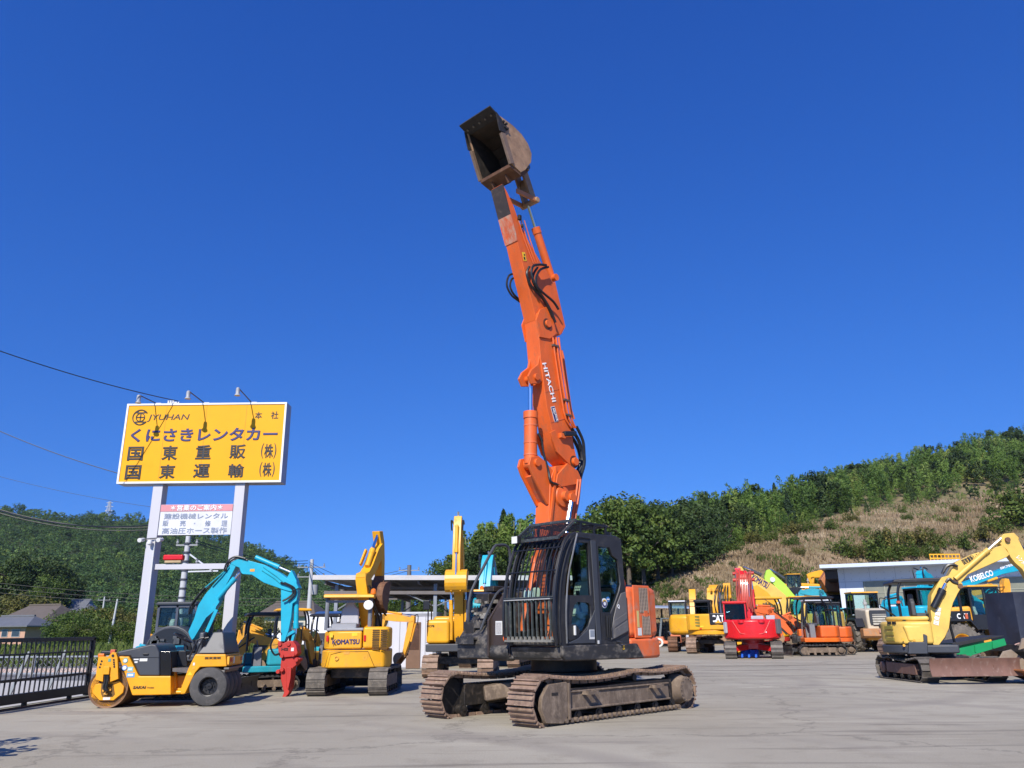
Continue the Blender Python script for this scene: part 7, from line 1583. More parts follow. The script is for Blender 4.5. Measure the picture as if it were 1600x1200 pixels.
# forklift by the pole shed
def build_forklift():
    t = thing('forklift', 'small orange forklift with white wheels parked under the pole shed', 'forklift', (11.45, 62.5, 0), 165)
    wh = mat('white_tyre', (0.62, 0.60, 0.55), 0.7)
    FO = mat('forklift_orange', (0.55, 0.16, 0.07), 0.5)
    for x, y, r in ((0.6, 0.45, 0.33), (0.6, -0.45, 0.33), (-0.65, 0.42, 0.27), (-0.65, -0.42, 0.27)): wheel(t, (x, y, r), r, 0.2, GREASE, 0.55, m=wh, dish=1 if y > 0 else -1)
    MB().prism([(0.85, 0.25), (0.85, 0.75), (0.3, 0.75), (0.2, 0.45), (-0.2, 0.45), (-0.3, 0.95), (-1.0, 0.95), (-1.05, 0.35), (-0.9, 0.22)], -0.5, 0.5).build('body', FO, t, 0.05, 2)
    MB().box((-0.45, 0, 0.98), (0.5, 0.6, 0.25)).build('battery_cover', mat('slate_cover', (0.06, 0.08, 0.13), 0.5), t, 0.03)
    make_seat(t, -0.4, 0, 1.0, BKN, 0.8)
    g = MB()
    for y in (0.45, -0.45): g.tube([(0.55, y, 0.75), (0.35, y, 2.05), (-0.75, y, 2.05), (-0.85, y, 0.95)], 0.035, 6, 0)
    for k in range(5): g.bar((0.3 - 0.24 * k, 0.45, 2.05), (0.3 - 0.24 * k, -0.45, 2.05), 0.04)
    g.build('overhead_guard', mat('grey_guard', (0.20, 0.24, 0.26), 0.5), t)
    m_ = MB()
    for y in (0.3, -0.3): m_.bar((0.98, y, 0.1), (0.98, y, 2.0), 0.08, 0.1)
    m_.bar((0.98, -0.3, 1.9), (0.98, 0.3, 1.9), 0.08); m_.bar((0.98, -0.3, 0.5), (0.98, 0.3, 0.5), 0.12)
    m_.build('mast', GYD, t)
    f = MB()
    for y in (0.25, -0.25): f.box((1.5, y, 0.10), (1.0, 0.1, 0.04))
    f.build('fork', GREASE, t)
    return t
build_forklift()
def heap(label, loc, m, n, sx, sz, name='scrap_heap', cat='scrap'):
    t = thing(name, label, cat, loc, 0); b = MB()
    for k in range(n):
        a, r = rng.random() * 6.28, rng.random(); h = (1 - r) * sz * rng.random()
        b.box((math.cos(a) * r * sx, math.sin(a) * r * sx, 0.1 + h), (0.2 + 0.5 * rng.random(), 0.15 + 0.4 * rng.random(), 0.06 + 0.25 * rng.random()), Matrix.Rotation(a, 3, 'Z') @ Matrix.Rotation(rng.random() * 1.2 - 0.6, 3, 'X'))
    b.build('scrap_piece', m, t, 0.01); return t
heap('heap of rusty steel scrap under the pole shed beside the forklift', (13.3, 64.0, 0), RUST, 46, 1.3, 1.9)
heap('small pile of grey metal parts beside the yellow excavator crawler', (13.0, 58.0, 0), GYL, 16, 0.6, 0.6)
# bench above the yard: loader and rusty buckets
t = loader('yellow wheel loader up on the bench beside the warehouse, high above the yard', (25.8, 75.0, 3.0), 172, YE, 1.05)
def build_rusty_excavator():
    t = thing('excavator', 'yellow excavator on the bench with a large primer red dump body beside the warehouse wall', 'excavator', (30.1, 79.5, 3.2), 175)
    for s in (1, -1): crawler(t, s * 1.0, 3.4, 0.85, 0.55, STEELD, MUD, n=34, side=s, sag=0.02, detail=False)
    house(t, roundtail(1.2, 2.4, 1.6), 1.0, 2.0, YE, 0.1, 3, 'body')
    cabin(t, -0.2, 1.3, 0.2, 1.15, 1.1, 1.9, 2.7, YE, YE, YE)
    limb(t, 'boom', (0.8, 1.6), (1.3, 2.9), 0.5, 0.55, -0.1, 0.22, YE); limb(t, 'upper_boom', (1.3, 2.9), (-0.9, 3.4), 0.55, 0.4, -0.1, 0.2, YE)
    MB().prism([(-2.2, 1.2), (0.4, 1.3), (0.9, 2.4), (0.2, 3.3), (-1.2, 3.5), (-2.3, 3.2)], 1.3, 2.4).build('dump_body', PRIM, t, 0.06, 2)
    r = MB()
    for z in (1.5, 2.0, 2.5): r.box((-0.8, 2.42, z), (2.6 - 0.3 * z, 0.06, 0.10))
    r.build('dump_rib', PRIM, t)
    MB().box((-1.0, 1.85, 0.7), (2.4, 0.7, 0.6)).build('carrier', GREASE, t, 0.05)
    return t
build_rusty_excavator()
# ------------------------------------------------------------------ ground sheets, gate, shed, hut, warehouse
def ground_mat(name, c1, c2, c3, s1=0.35, s2=2.5, rough=0.9, bump=0.15, marks=False):
    m = bpy.data.materials.new(name); m.use_nodes = True; nt = m.node_tree; L = nt.links; b = nt.nodes['Principled BSDF']
    b.inputs['Roughness'].default_value = rough; b.inputs['Specular IOR Level'].default_value = 0.25
    tc = nd(nt, 'ShaderNodeTexCoord')
    n1 = nd(nt, 'ShaderNodeTexNoise', Scale=s1, Detail=7.0, Roughness=0.6); L.new(tc.outputs['Object'], n1.inputs['Vector'])
    n2 = nd(nt, 'ShaderNodeTexNoise', Scale=s2, Detail=9.0, Roughness=0.72); L.new(tc.outputs['Object'], n2.inputs['Vector'])
    r1 = nd(nt, 'ShaderNodeMapRange'); r1.inputs[1].default_value = 0.35; r1.inputs[2].default_value = 0.65; L.new(n1.outputs['Fac'], r1.inputs[0])
    mx = nd(nt, 'ShaderNodeMix', data_type='RGBA'); L.new(r1.outputs[0], mx.inputs[0]); mx.inputs[6].default_value = (*c1, 1); mx.inputs[7].default_value = (*c2, 1)
    r2 = nd(nt, 'ShaderNodeMapRange'); r2.inputs[1].default_value = 0.52; r2.inputs[2].default_value = 0.74; r2.inputs[4].default_value = 0.75; L.new(n2.outputs['Fac'], r2.inputs[0])
    m2 = nd(nt, 'ShaderNodeMix', data_type='RGBA'); L.new(r2.outputs[0], m2.inputs[0]); L.new(mx.outputs[2], m2.inputs[6]); m2.inputs[7].default_value = (*c3, 1)
    out = m2.outputs[2]
    if marks:
        # long streaks left by dragged tracks, rust blotches and pale scratches
        mp = nd(nt, 'ShaderNodeMapping'); mp.inputs['Rotation'].default_value = (0, 0, 0.25); mp.inputs['Scale'].default_value = (0.16, 1.6, 1); L.new(tc.outputs['Object'], mp.inputs[0])
        n3 = nd(nt, 'ShaderNodeTexNoise', Scale=1.3, Detail=6.0, Roughness=0.6); n3.inputs['Distortion'].default_value = 1.2; L.new(mp.outputs[0], n3.inputs['Vector'])
        for lo, hi, col, k in ((0.56, 0.70, (0.135, 0.115, 0.092), 0.75), (0.40, 0.30, (0.44, 0.40, 0.31), 0.7)):
            r = nd(nt, 'ShaderNodeMapRange'); r.inputs[1].default_value = lo; r.inputs[2].default_value = hi; r.inputs[4].default_value = k; L.new(n3.outputs['Fac'], r.inputs[0])
            q = nd(nt, 'ShaderNodeMix', data_type='RGBA'); L.new(r.outputs[0], q.inputs[0]); L.new(out, q.inputs[6]); q.inputs[7].default_value = (*col, 1); out = q.outputs[2]
        n4 = nd(nt, 'ShaderNodeTexNoise', Scale=0.8, Detail=8.0, Roughness=0.8); n4.inputs['Distortion'].default_value = 0.8; L.new(tc.outputs['Object'], n4.inputs['Vector'])
        r = nd(nt, 'ShaderNodeMapRange'); r.inputs[1].default_value = 0.62; r.inputs[2].default_value = 0.72; r.inputs[4].default_value = 0.55; L.new(n4.outputs['Fac'], r.inputs[0])
        q = nd(nt, 'ShaderNodeMix', data_type='RGBA'); L.new(r.outputs[0], q.inputs[0]); L.new(out, q.inputs[6]); q.inputs[7].default_value = (0.24, 0.18, 0.125, 1); out = q.outputs[2]
        n5 = nd(nt, 'ShaderNodeTexNoise', Scale=14.0, Detail=4.0, Roughness=0.7); L.new(mp.outputs[0], n5.inputs['Vector'])
        r = nd(nt, 'ShaderNodeMapRange'); r.inputs[1].default_value = 0.68; r.inputs[2].default_value = 0.76; r.inputs[4].default_value = 0.6; L.new(n5.outputs['Fac'], r.inputs[0])
        q = nd(nt, 'ShaderNodeMix', data_type='RGBA'); L.new(r.outputs[0], q.inputs[0]); L.new(out, q.inputs[6]); q.inputs[7].default_value = (0.56, 0.53, 0.44, 1); out = q.outputs[2]
        vo = nd(nt, 'ShaderNodeTexVoronoi', feature='DISTANCE_TO_EDGE', Scale=0.17); wob = nd(nt, 'ShaderNodeMix', data_type='RGBA'); wob.inputs[0].default_value = 0.12
        L.new(tc.outputs['Object'], wob.inputs[6]); nw = nd(nt, 'ShaderNodeTexNoise', Scale=1.1, Detail=6.0, Roughness=0.7); L.new(tc.outputs['Object'], nw.inputs['Vector']); sc5 = nd(nt, 'ShaderNodeVectorMath', operation='SCALE'); sc5.inputs['Scale'].default_value = 14.0; L.new(nw.outputs['Color'], sc5.inputs[0]); L.new(sc5.outputs[0], wob.inputs[7]); L.new(wob.outputs[2], vo.inputs['Vector'])
        r = nd(nt, 'ShaderNodeMapRange'); r.inputs[1].default_value = 0.009; r.inputs[2].default_value = 0.002; r.inputs[4].default_value = 0.35; L.new(vo.outputs['Distance'], r.inputs[0])
        q = nd(nt, 'ShaderNodeMix', data_type='RGBA'); L.new(r.outputs[0], q.inputs[0]); L.new(out, q.inputs[6]); q.inputs[7].default_value = (0.07, 0.06, 0.048, 1); out = q.outputs[2]
        n7 = nd(nt, 'ShaderNodeTexNoise', Scale=60.0, Detail=3.0, Roughness=0.8); L.new(tc.outputs['Object'], n7.inputs['Vector'])
        r = nd(nt, 'ShaderNodeMapRange'); r.inputs[1].default_value = 0.25; r.inputs[2].default_value = 0.75; r.inputs[3].default_value = 0.72; r.inputs[4].default_value = 1.28; L.new(n7.outputs['Fac'], r.inputs[0])
        q = nd(nt, 'ShaderNodeMix', data_type='RGBA', blend_type='MULTIPLY'); q.inputs[0].default_value = 1; L.new(out, q.inputs[6]); L.new(r.outputs[0], q.inputs[7]); out = q.outputs[2]
        # turning tracks of tyres: thin rings round two centres
        for (cx, cy, sc_) in ((-9.5, 3.0, 1.0), (3.0, 22.0, 0.8)):
            vm = nd(nt, 'ShaderNodeVectorMath', operation='DISTANCE'); L.new(tc.outputs['Object'], vm.inputs[0]); vm.inputs[1].default_value = (cx, cy, 0)
            w = nd(nt, 'ShaderNodeMath', operation='MULTIPLY'); w.inputs[1].default_value = 2.2 * sc_; L.new(vm.outputs['Value'], w.inputs[0])
            s = nd(nt, 'ShaderNodeMath', operation='SINE'); L.new(w.outputs[0], s.inputs[0])
            mm = nd(nt, 'ShaderNodeMath', operation='MULTIPLY'); L.new(s.outputs[0], mm.inputs[0]); L.new(n1.outputs['Fac'], mm.inputs[1])
            r = nd(nt, 'ShaderNodeMapRange'); r.inputs[1].default_value = 0.42; r.inputs[2].default_value = 0.62; r.inputs[4].default_value = 0.45; L.new(mm.outputs[0], r.inputs[0])
            q = nd(nt, 'ShaderNodeMix', data_type='RGBA'); L.new(r.outputs[0], q.inputs[0]); L.new(out, q.inputs[6]); q.inputs[7].default_value = (0.19, 0.165, 0.14, 1); out = q.outputs[2]
    L.new(out, b.inputs['Base Color'])
    if bump:
        n6 = nd(nt, 'ShaderNodeTexNoise', Scale=s2 * 9, Detail=6.0, Roughness=0.7); L.new(tc.outputs['Object'], n6.inputs['Vector'])
        bp = nd(nt, 'ShaderNodeBump', Strength=bump, Distance=0.02); L.new(n6.outputs['Fac'], bp.inputs['Height']); L.new(bp.outputs[0], b.inputs['Normal'])
    return m
def sheet(name, pts, z, m, kind='structure'):
    o = MB().add([(x, y, z) for x, y in pts], [tuple(range(len(pts)))]).build(name, m); o['kind'] = kind; return o
GRASSG = ground_mat('meadow', (0.055, 0.075, 0.020), (0.090, 0.085, 0.030), (0.040, 0.060, 0.015), 0.3, 2.0, bump=0.3)
sheet('ground', [(-1500, -400), (1500, -400), (1500, 2500), (-1500, 2500)], -0.012, GRASSG)
sheet('yard', [(-9.6, -30), (80, -30), (80, 75), (-6.5, 75), (-9.6, 20)], 0.0, ground_mat('concrete_yard', (0.285, 0.255, 0.196), (0.378, 0.345, 0.272), (0.222, 0.194, 0.146), 0.16, 1.5, marks=True))
sheet('road', [(-200, 26), (-11, 19), (-8.2, 26), (-10, 48), (-200, 66)], -0.008, ground_mat('road_asphalt', (0.155, 0.15, 0.145), (0.20, 0.195, 0.185), (0.12, 0.115, 0.11), 0.3, 4.0))
sheet('pavement', [(-60, 13), (-9.75, 13), (-9.7, 25), (-60, 29)], -0.004, ground_mat('pavement_slabs', (0.42, 0.40, 0.37), (0.47, 0.45, 0.41), (0.36, 0.34, 0.31), 0.6, 5.0))
sheet('rice_field', [(-200, 66), (-10, 48), (-8, 75), (-8, 160), (-260, 160)], -0.006, ground_mat('rice_leaves', (0.075, 0.150, 0.022), (0.105, 0.185, 0.030), (0.055, 0.105, 0.016), 0.08, 1.2, bump=0.4))
# dark seams where plates and pours meet in the yard
for i, (a, b, w) in enumerate((((3.2, 27.0), (12.8, 27.6), 0.07), ((6.0, 29.8), (15.5, 30.8), 0.10), ((13, 31.5), (40, 33.0), 0.06), ((6.2, 31.5), (9.6, 29.6), 0.05))):
    d = (Vector(b) - Vector(a)).normalized(); n = Vector((-d.y, d.x)) * w / 2; A, B_ = Vector(a), Vector(b)
    sheet('yard_seam', [tuple(A - n), tuple(B_ - n), tuple(B_ + n), tuple(A + n)], 0.004, mat('seam_dirt', (0.10, 0.075, 0.06), 0.9, var=0.3))
# ---- sliding gate along the left
def build_gate():
    t = thing('sliding_gate', 'long dark barred sliding gate on wheels beside the road roller', 'gate', (-9.35, 13.6, 0), 90)
    L_, H = 4.9, 1.22
    GM = mat('gate_bronze', (0.030, 0.027, 0.028), 0.45, 0.2, dirt=(0.09, 0.075, 0.065), amt=0.2, var=0.2)
    f = MB(); f.box((L_ / 2, 0, H), (L_, 0.09, 0.075)); f.box((L_ / 2, 0, 0.17), (L_, 0.10, 0.17)); f.box((L_ / 2, 0, 0.50), (L_, 0.05, 0.05)); f.box((L_ / 2, 0, 0.96), (L_, 0.04, 0.03))
    for x in (0.03, L_ - 0.03): f.box((x, 0, 0.65), (0.09, 0.09, 1.2))
    fo = f.build('gate_frame', GM, t, 0.006)
    for k in range(30): box('gate_bar', (0.10 + k * (L_ - 0.2) / 29, 0, 0.72), (0.022, 0.022, 0.98), GM, t)
    for x in (0.9, 2.6, 4.2): MB().lathe((x, -0.03, 0.05), (0, 1, 0), [(0.05, 0), (0.05, 0.06)], 12).build('gate_wheel', GREASE, t)
    for x in (1.2, 2.6, 3.9): MB().bar((x, 0.05, 1.0), (x - 0.05, 0.32, 0.1), 0.05).build('gate_brace', mat('galvanised', (0.30, 0.32, 0.34), 0.5, 0.4, var=0.1), t)
    return t
build_gate()
box('gate_rail', (-9.25, 16.2, 0.02), (0.06, 7.0, 0.03), RUST, None)
tag(bpy.data.objects['gate_rail'], 'thin rusty rail let into the concrete under the sliding gate', 'rail')
def build_guard_fence():
    t = thing('roadside_fence', 'grey mesh roadside fence seen through the sliding gate', 'fence', (-10.3, 27.5, 0), 176)
    GV = mat('galvanised', (0.30, 0.32, 0.34))
    for k in range(22): box('fence_post', (k * 1.9, 0, 0.34), (0.08, 0.08, 0.68), mat('pale_concrete_post', (0.45, 0.45, 0.43), 0.8, var=0.1), t, 0.005)
    r = MB()
    for z in (0.62, 0.10): r.box((20, 0, z), (40, 0.04, 0.05))
    r.build('fence_rail', GV, t)
    for s in (1, -1):
        r = MB(); n = 190
        for k in range(n): r.bar((k * 0.21, 0.02 * s, 0.12 if s > 0 else 0.60), (k * 0.21 + 0.48, 0.02 * s, 0.60 if s > 0 else 0.12), 0.010)
        r.build('fence_mesh', mat('mesh_wire', (0.22, 0.23, 0.24), 0.5, 0.4), t)
    return t
build_guard_fence()
def build_kerb():
    o = box('kerb', (-35, 30.6, 0.07), (52, 0.18, 0.16), mat('red_white_kerb', (0.42, 0.30, 0.26), 0.8, dirt=(0.50, 0.46, 0.42), amt=0.6, scale=0.8), None); o['kind'] = 'structure'
build_kerb()
# ---- open vehicle shed
def build_shed():
    t = thing('vehicle_shed', 'long open sided vehicle shed with pale flat roof edge and steel posts', 'shed', (-7.2, 30.2, 0), 0)
    ST = mat('shed_steel', (0.22, 0.24, 0.27), 0.5, 0.3, dirt=(0.12, 0.1, 0.1), amt=0.2)
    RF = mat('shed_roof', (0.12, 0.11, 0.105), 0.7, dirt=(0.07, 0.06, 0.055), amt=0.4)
    Ls, D, z0, z1 = 9.6, 13.0, 3.22, 3.45
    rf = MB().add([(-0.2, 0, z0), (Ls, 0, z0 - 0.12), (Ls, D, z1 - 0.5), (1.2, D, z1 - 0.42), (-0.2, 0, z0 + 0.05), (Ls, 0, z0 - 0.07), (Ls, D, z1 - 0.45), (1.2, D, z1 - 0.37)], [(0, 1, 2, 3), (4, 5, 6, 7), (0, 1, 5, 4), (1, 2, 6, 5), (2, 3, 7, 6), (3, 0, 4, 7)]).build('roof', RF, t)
    MB().bar((-0.25, -0.04, z0 + 0.03), (Ls, -0.04, z0 - 0.09), 0.05, 0.17, up=(0, 0, 1)).build('fascia', mat('pale_fascia', (0.46, 0.45, 0.45), 0.6, dirt=(0.3, 0.28, 0.26), amt=0.2, scale=1, streak=0.3), t)
    b = MB()
    for k in range(9): b.bar((0.2 + k * 1.15, 0.1, z0 - 0.16), (0.6 + k * 1.1, D, z1 - 0.62), 0.06, 0.14)
    for k in range(7): b.bar((0.1, 1.5 + k * 1.8, z0 - 0.28), (Ls, 1.5 + k * 1.8, z0 - 0.38), 0.05, 0.10)
    b.bar((0.1, 0.4, z0 - 0.5), (Ls, 0.4, z0 - 0.6), 0.08, 0.12)
    b.build('roof_beam', mat('beam_brown', (0.13, 0.115, 0.11), 0.6), t)
    for x, y in ((0.55, 0.5), (4.25, 0.5), (8.1, 0.5), (1.35, 7.0), (4.9, 7.0), (8.6, 7.0), (1.4, 12.5), (4.9, 12.5), (8.8, 12.5)):
        box('shed_post', (x, y, 1.5), (0.13, 0.13, 3.0), ST, t, 0.006)
    for p in (((0.6, 0.5, 2.1), (1.7, 0.5, 2.75)), ((4.2, 0.5, 2.2), (3.0, 0.5, 2.72)), ((4.3, 0.5, 2.2), (5.5, 0.5, 2.7)), ((1.4, 7, 1.6), (3.0, 7, 2.7)), ((4.9, 7, 1.6), (3.4, 7, 2.7))): MB().tube(p, 0.025, 6, 0).build('brace', ST, t)
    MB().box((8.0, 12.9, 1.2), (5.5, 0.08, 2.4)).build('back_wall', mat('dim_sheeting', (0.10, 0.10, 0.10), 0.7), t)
    return t
build_shed()
def build_hut():
    t = thing('site_hut', 'white prefabricated site hut with a brown glazed door under the shed', 'hut', (-5.45, 30.75, 0), 0)
    W_, D, H = 2.55, 2.4, 1.93
    WP = mat('hut_panel', (0.52, 0.52, 0.56), 0.55, dirt=(0.38, 0.37, 0.37), amt=0.15, streak=4, var=0.05)
    MB().box((W_ / 2, D / 2, H / 2), (W_, D, H)).build('hut_wall', WP, t, 0.01)
    MB().box((W_ / 2, D / 2, H + 0.03), (W_ + 0.06, D + 0.06, 0.07)).build('hut_roof', GYL, t, 0.008)
    s = MB()
    for x in (0.3, 0.75, 1.2, 2.15, 2.45): s.box((x, -0.006, H / 2), (0.02, 0.02, H - 0.05))
    for z in (0.04, H - 0.05): s.box((W_ / 2, -0.008, z), (W_, 0.03, 0.06))
    s.build('panel_joint', mat('joint_grey', (0.30, 0.30, 0.32), 0.6), t)
    d = MB().box((1.72, -0.02, 0.82), (0.52, 0.05, 1.62)).build('door', mat('door_brown', (0.16, 0.09, 0.055), 0.5), t, 0.008)
    MB().box((1.72, -0.05, 1.12), (0.42, 0.012, 0.92)).build('door_glass', mat('brown_door_glass', (0.09, 0.05, 0.035), 0.12, dirt=(0.30, 0.10, 0.05), amt=0.3, scale=3), d)
    box('door_handle', (1.50, -0.06, 0.75), (0.03, 0.04, 0.10), GYL, d)
    text(t, 'K20', GYL, (2.22, -0.012, 1.25), (1, 0, 0), (0, 0, 1), 0.16, 0.07, 0.02)
    return t
build_hut()
# vehicles and clutter under the shed: a parked truck cab, a dark tank
def build_truck(label, loc, yaw, m, name='truck'):
    t = thing(name, label, 'truck', loc, yaw)
    for x in (-1.6, 1.3):
        for y in (-0.75, 0.75): wheel(t, (x, y, 0.38), 0.38, 0.26, GYL, 0.5, dish=1 if y > 0 else -1)
    MB().prism([(0.7, 0.5), (2.1, 0.5), (2.15, 1.15), (1.95, 2.05), (0.7, 2.1)], -0.82, 0.82).build('truck_cab', m, t, 0.06, 3)
    for y in (0.83, -0.83): MB().prism([(0.9, 1.25), (1.98, 1.25), (1.85, 1.92), (0.9, 1.92)], y - 0.006, y + 0.006).build('side_window', GLASSD, t)
    MB().add([(2.16, -0.72, 1.22), (2.16, 0.72, 1.22), (2.0, 0.72, 1.95), (2.0, -0.72, 1.95)], [(0, 1, 2, 3)]).build('windscreen', mat('dark_windscreen', (0.02, 0.025, 0.03), 0.08), t)
    MB().box((-1.0, 0, 0.85), (3.2, 1.8, 0.12)).box((-1.0, 0.88, 1.08), (3.2, 0.05, 0.4)).box((-1.0, -0.88, 1.08), (3.2, 0.05, 0.4)).box((-2.58, 0, 1.08), (0.05, 1.8, 0.4)).build('cargo_bed', m, t, 0.01)
    MB().box((0, 0, 0.6), (4.2, 0.7, 0.2)).build('chassis', GREASE, t)
    for y in (0.6, -0.6): box('headlight', (2.15, y, 0.75), (0.05, 0.25, 0.16), LENS, t, 0.02)
    return t
build_truck('dark green truck parked deep inside the open shed', (-0.6, 37.0, 0), 200, mat('truck_green', (0.03, 0.09, 0.07), 0.4))
build_truck('white truck parked outside the far end of the shed', (-8.6, 36.0, 0), 80, WH)
# ---- warehouse on the right
def build_warehouse():
    t = thing('warehouse', 'pale grey flat roofed warehouse with one long olive glazed strip, right of the machine row', 'warehouse', (28.0, 70.5, 0), -24)
    WL = mat('warehouse_sheeting', (0.56, 0.60, 0.66), 0.5, dirt=(0.48, 0.50, 0.54), amt=0.2, scale=0.5, var=0.04)
    W_, D, H = 26, 16, 6.1
    MB().box((W_ / 2, D / 2, H / 2), (W_, D, H)).build('wall', WL, t)
    MB().box((W_ / 2 - 0.2, D / 2 - 0.9, H + 0.13), (W_ + 2.2, D + 2.2, 0.30)).build('roof', mat('roof_edge', (0.50, 0.56, 0.66), 0.5, var=0.05), t, 0.02)
    MB().box((-0.55, D / 2, H - 0.45), (1.0, D, 0.7)).build('eave', mat('eave_dark', (0.04, 0.035, 0.04), 0.7), t)
    w = MB().box((9.6, -0.02, 4.05), (15.4, 0.06, 1.85)).build('window', mat('olive_window', (0.20, 0.20, 0.15), 0.25, dirt=(0.26, 0.25, 0.19), amt=0.3, scale=0.8), t)
    g = MB()
    for k in range(11): g.box((2.0 + k * 1.52, -0.07, 4.05), (0.07, 0.04, 1.85))
    for z in (3.13, 4.05, 4.97): g.box((9.6, -0.075, z), (15.4, 0.04, 0.06))
    g.build('window_frame', mat('olive_frame', (0.27, 0.27, 0.21), 0.5), w)
    s = MB()
    for k in range(14): s.box((k * 2.0 + 0.5, -0.006, H / 2), (0.025, 0.02, H))
    s.box((W_ / 2, -0.008, 4.99), (W_, 0.02, 0.03)); s.build('sheet_joint', mat('joint_blue_grey', (0.30, 0.33, 0.39), 0.6), t)
    b = MB()
    for k in range(40):
        for z in (5.7, 5.2, 3.0): b.box((0.4 + k * 0.65, -0.01, z), (0.05, 0.03, 0.05))
    b.build('fixing', mat('joint_blue_grey', (0.30, 0.33, 0.39)), t)
    return t
build_warehouse()
def build_rooftop():
    t = thing('steel_rack', 'orange yellow slatted steel rack standing beyond the warehouse roof', 'rack', (38.0, 74.0, 6.45), 4)
    AM = mat('amber_steel', (0.78, 0.36, 0.015), 0.5)
    f = MB()
    for k in range(9): f.box((k * 0.35, 0, 0.55), (0.06, 0.06, 1.1))
    for z in (0.05, 0.4, 0.75, 1.1): f.box((1.4, 0.0, z), (2.9, 0.05, 0.10))
    f.build('rack_slat', AM, t)
    MB().box((1.4, 0.9, 0.55), (2.8, 1.7, 0.08)).build('rack_shelf', AM, t)
    return t
build_rooftop()
# ---- pole shed far right of the big machine
def build_pole_shed():
    t = thing('pole_shed', 'low black poled shed with a blue grey sheet roof at the foot of the slope', 'shed', (9.6, 63.5, 0), 0)
    MB().add([(-0.5, -1.2, 2.85), (4.6, -1.2, 2.72), (4.6, 4, 3.0), (-0.5, 4, 3.1), (-0.5, -1.2, 2.93), (4.6, -1.2, 2.80), (4.6, 4, 3.08), (-0.5, 4, 3.18)], [(0, 1, 2, 3), (4, 5, 6, 7), (0, 1, 5, 4), (1, 2, 6, 5), (2, 3, 7, 6), (3, 0, 4, 7)]).build('roof', mat('blue_grey_sheet', (0.28, 0.33, 0.42), 0.5), t)
    for x, y in ((2.35, 0), (3.0, 0), (2.35, 3.6), (4.4, 3.6), (0.1, 3.6)): box('shed_pole', (x, y, 1.42), (0.13, 0.13, 2.84), BKN, t)
    MB().box((2.0, 0, 2.05), (5.0, 0.06, 0.10)).build('shed_rail', BKN, t)
    return t
build_pole_shed()
MB().cyl((12.55, 60.5, 0), (12.55, 60.5, 2.0), 0.11).build('bollard_post', GYL)
tag(bpy.data.objects['bollard_post'], 'plain grey upright post in front of the rusty scrap heap', 'post')
# ------------------------------------------------------------------ hills, woods, trees, houses, poles and wires
def leaf_mat(name, dark, light, warm=None, rough=0.6):
    m = bpy.data.materials.new(name); m.use_nodes = True; nt = m.node_tree; L = nt.links; b = nt.nodes['Principled BSDF']
    b.inputs['Roughness'].default_value = rough; b.inputs['Specular IOR Level'].default_value = 0.25
    at = nd(nt, 'ShaderNodeAttribute', attribute_name='tint')
    cr_ = nt.nodes.new('ShaderNodeValToRGB'); e = cr_.color_ramp.elements
    e[0].position, e[0].color = 0.0, (*dark, 1); e[1].position, e[1].color = 1.0, (*(warm or light), 1)
    k = cr_.color_ramp.elements.new(0.72); k.color = (*light, 1)
    L.new(at.outputs['Fac'], cr_.inputs[0]); L.new(cr_.outputs[0], b.inputs['Base Color'])
    tr = nd(nt, 'ShaderNodeBsdfTranslucent'); L.new(cr_.outputs[0], tr.inputs[0])
    ms = nd(nt, 'ShaderNodeMixShader'); ms.inputs[0].default_value = 0.22
    L.new(b.outputs[0], ms.inputs[1]); L.new(tr.outputs[0], ms.inputs[2]); L.new(ms.outputs[0], nt.nodes['Material Output'].inputs[0])
    MATS[name] = m; return m
LF_BROAD = leaf_mat('broad_leaves', (0.026, 0.052, 0.012), (0.085, 0.135, 0.024), (0.14, 0.165, 0.03))
LF_DARK = leaf_mat('dark_leaves', (0.018, 0.038, 0.013), (0.055, 0.090, 0.024), (0.08, 0.11, 0.03))
LF_BAMB = leaf_mat('bamboo_leaves', (0.040, 0.085, 0.016), (0.125, 0.205, 0.036), (0.22, 0.26, 0.06))
LF_CEDAR = leaf_mat('cedar_leaves', (0.016, 0.036, 0.014), (0.050, 0.085, 0.024), (0.075, 0.105, 0.03))
LF_SHRUB = leaf_mat('shrub_leaves', (0.030, 0.058, 0.010), (0.095, 0.135, 0.022), (0.16, 0.17, 0.04))
LF_AUT = leaf_mat('ochre_leaves', (0.040, 0.055, 0.012), (0.13, 0.125, 0.03), (0.20, 0.16, 0.04))
LF_FAR = leaf_mat('far_wood_leaves', (0.026, 0.064, 0.020), (0.086, 0.155, 0.038), (0.155, 0.225, 0.045))
BARK = mat('bark', (0.095, 0.075, 0.055), 0.9, dirt=(0.16, 0.14, 0.11), amt=0.4, scale=3, bump=0.4)
CULM = mat('bamboo_culm', (0.16, 0.17, 0.06), 0.6, var=0.2)
DRYG = leaf_mat('dry_grass_blades', (0.145, 0.100, 0.052), (0.33, 0.245, 0.150), (0.46, 0.37, 0.25), 0.9)
GRNG = leaf_mat('green_grass_blades', (0.045, 0.070, 0.014), (0.10, 0.14, 0.03), (0.17, 0.17, 0.05), 0.9)
def cards(P, size, normal=None, spread=1.0, tint=None, aspect=0.6, g=None):
    """leaf faces: one quad per point, turned at random about its outward direction"""
    g = g or rng
    n = len(P)
    N = g.normal(size=(n, 3)) * spread
    if normal is not None: N = N + normal
    N /= np.linalg.norm(N, axis=1, keepdims=True) + 1e-9
    A = np.cross(N, g.normal(size=(n, 3))); A /= np.linalg.norm(A, axis=1, keepdims=True) + 1e-9
    B = np.cross(N, A)
    s = (size * (0.6 + 0.8 * g.random(n)))[:, None]
    A, B = A * s, B * s * aspect
    V = np.stack([P - A, P - B * 0.9 + A * 0.1, P + A, P + B * 0.9 + A * 0.1], 1).reshape(-1, 3)
    F = np.arange(4 * n).reshape(n, 4)
    return V, F, (tint if tint is not None else g.random(n))
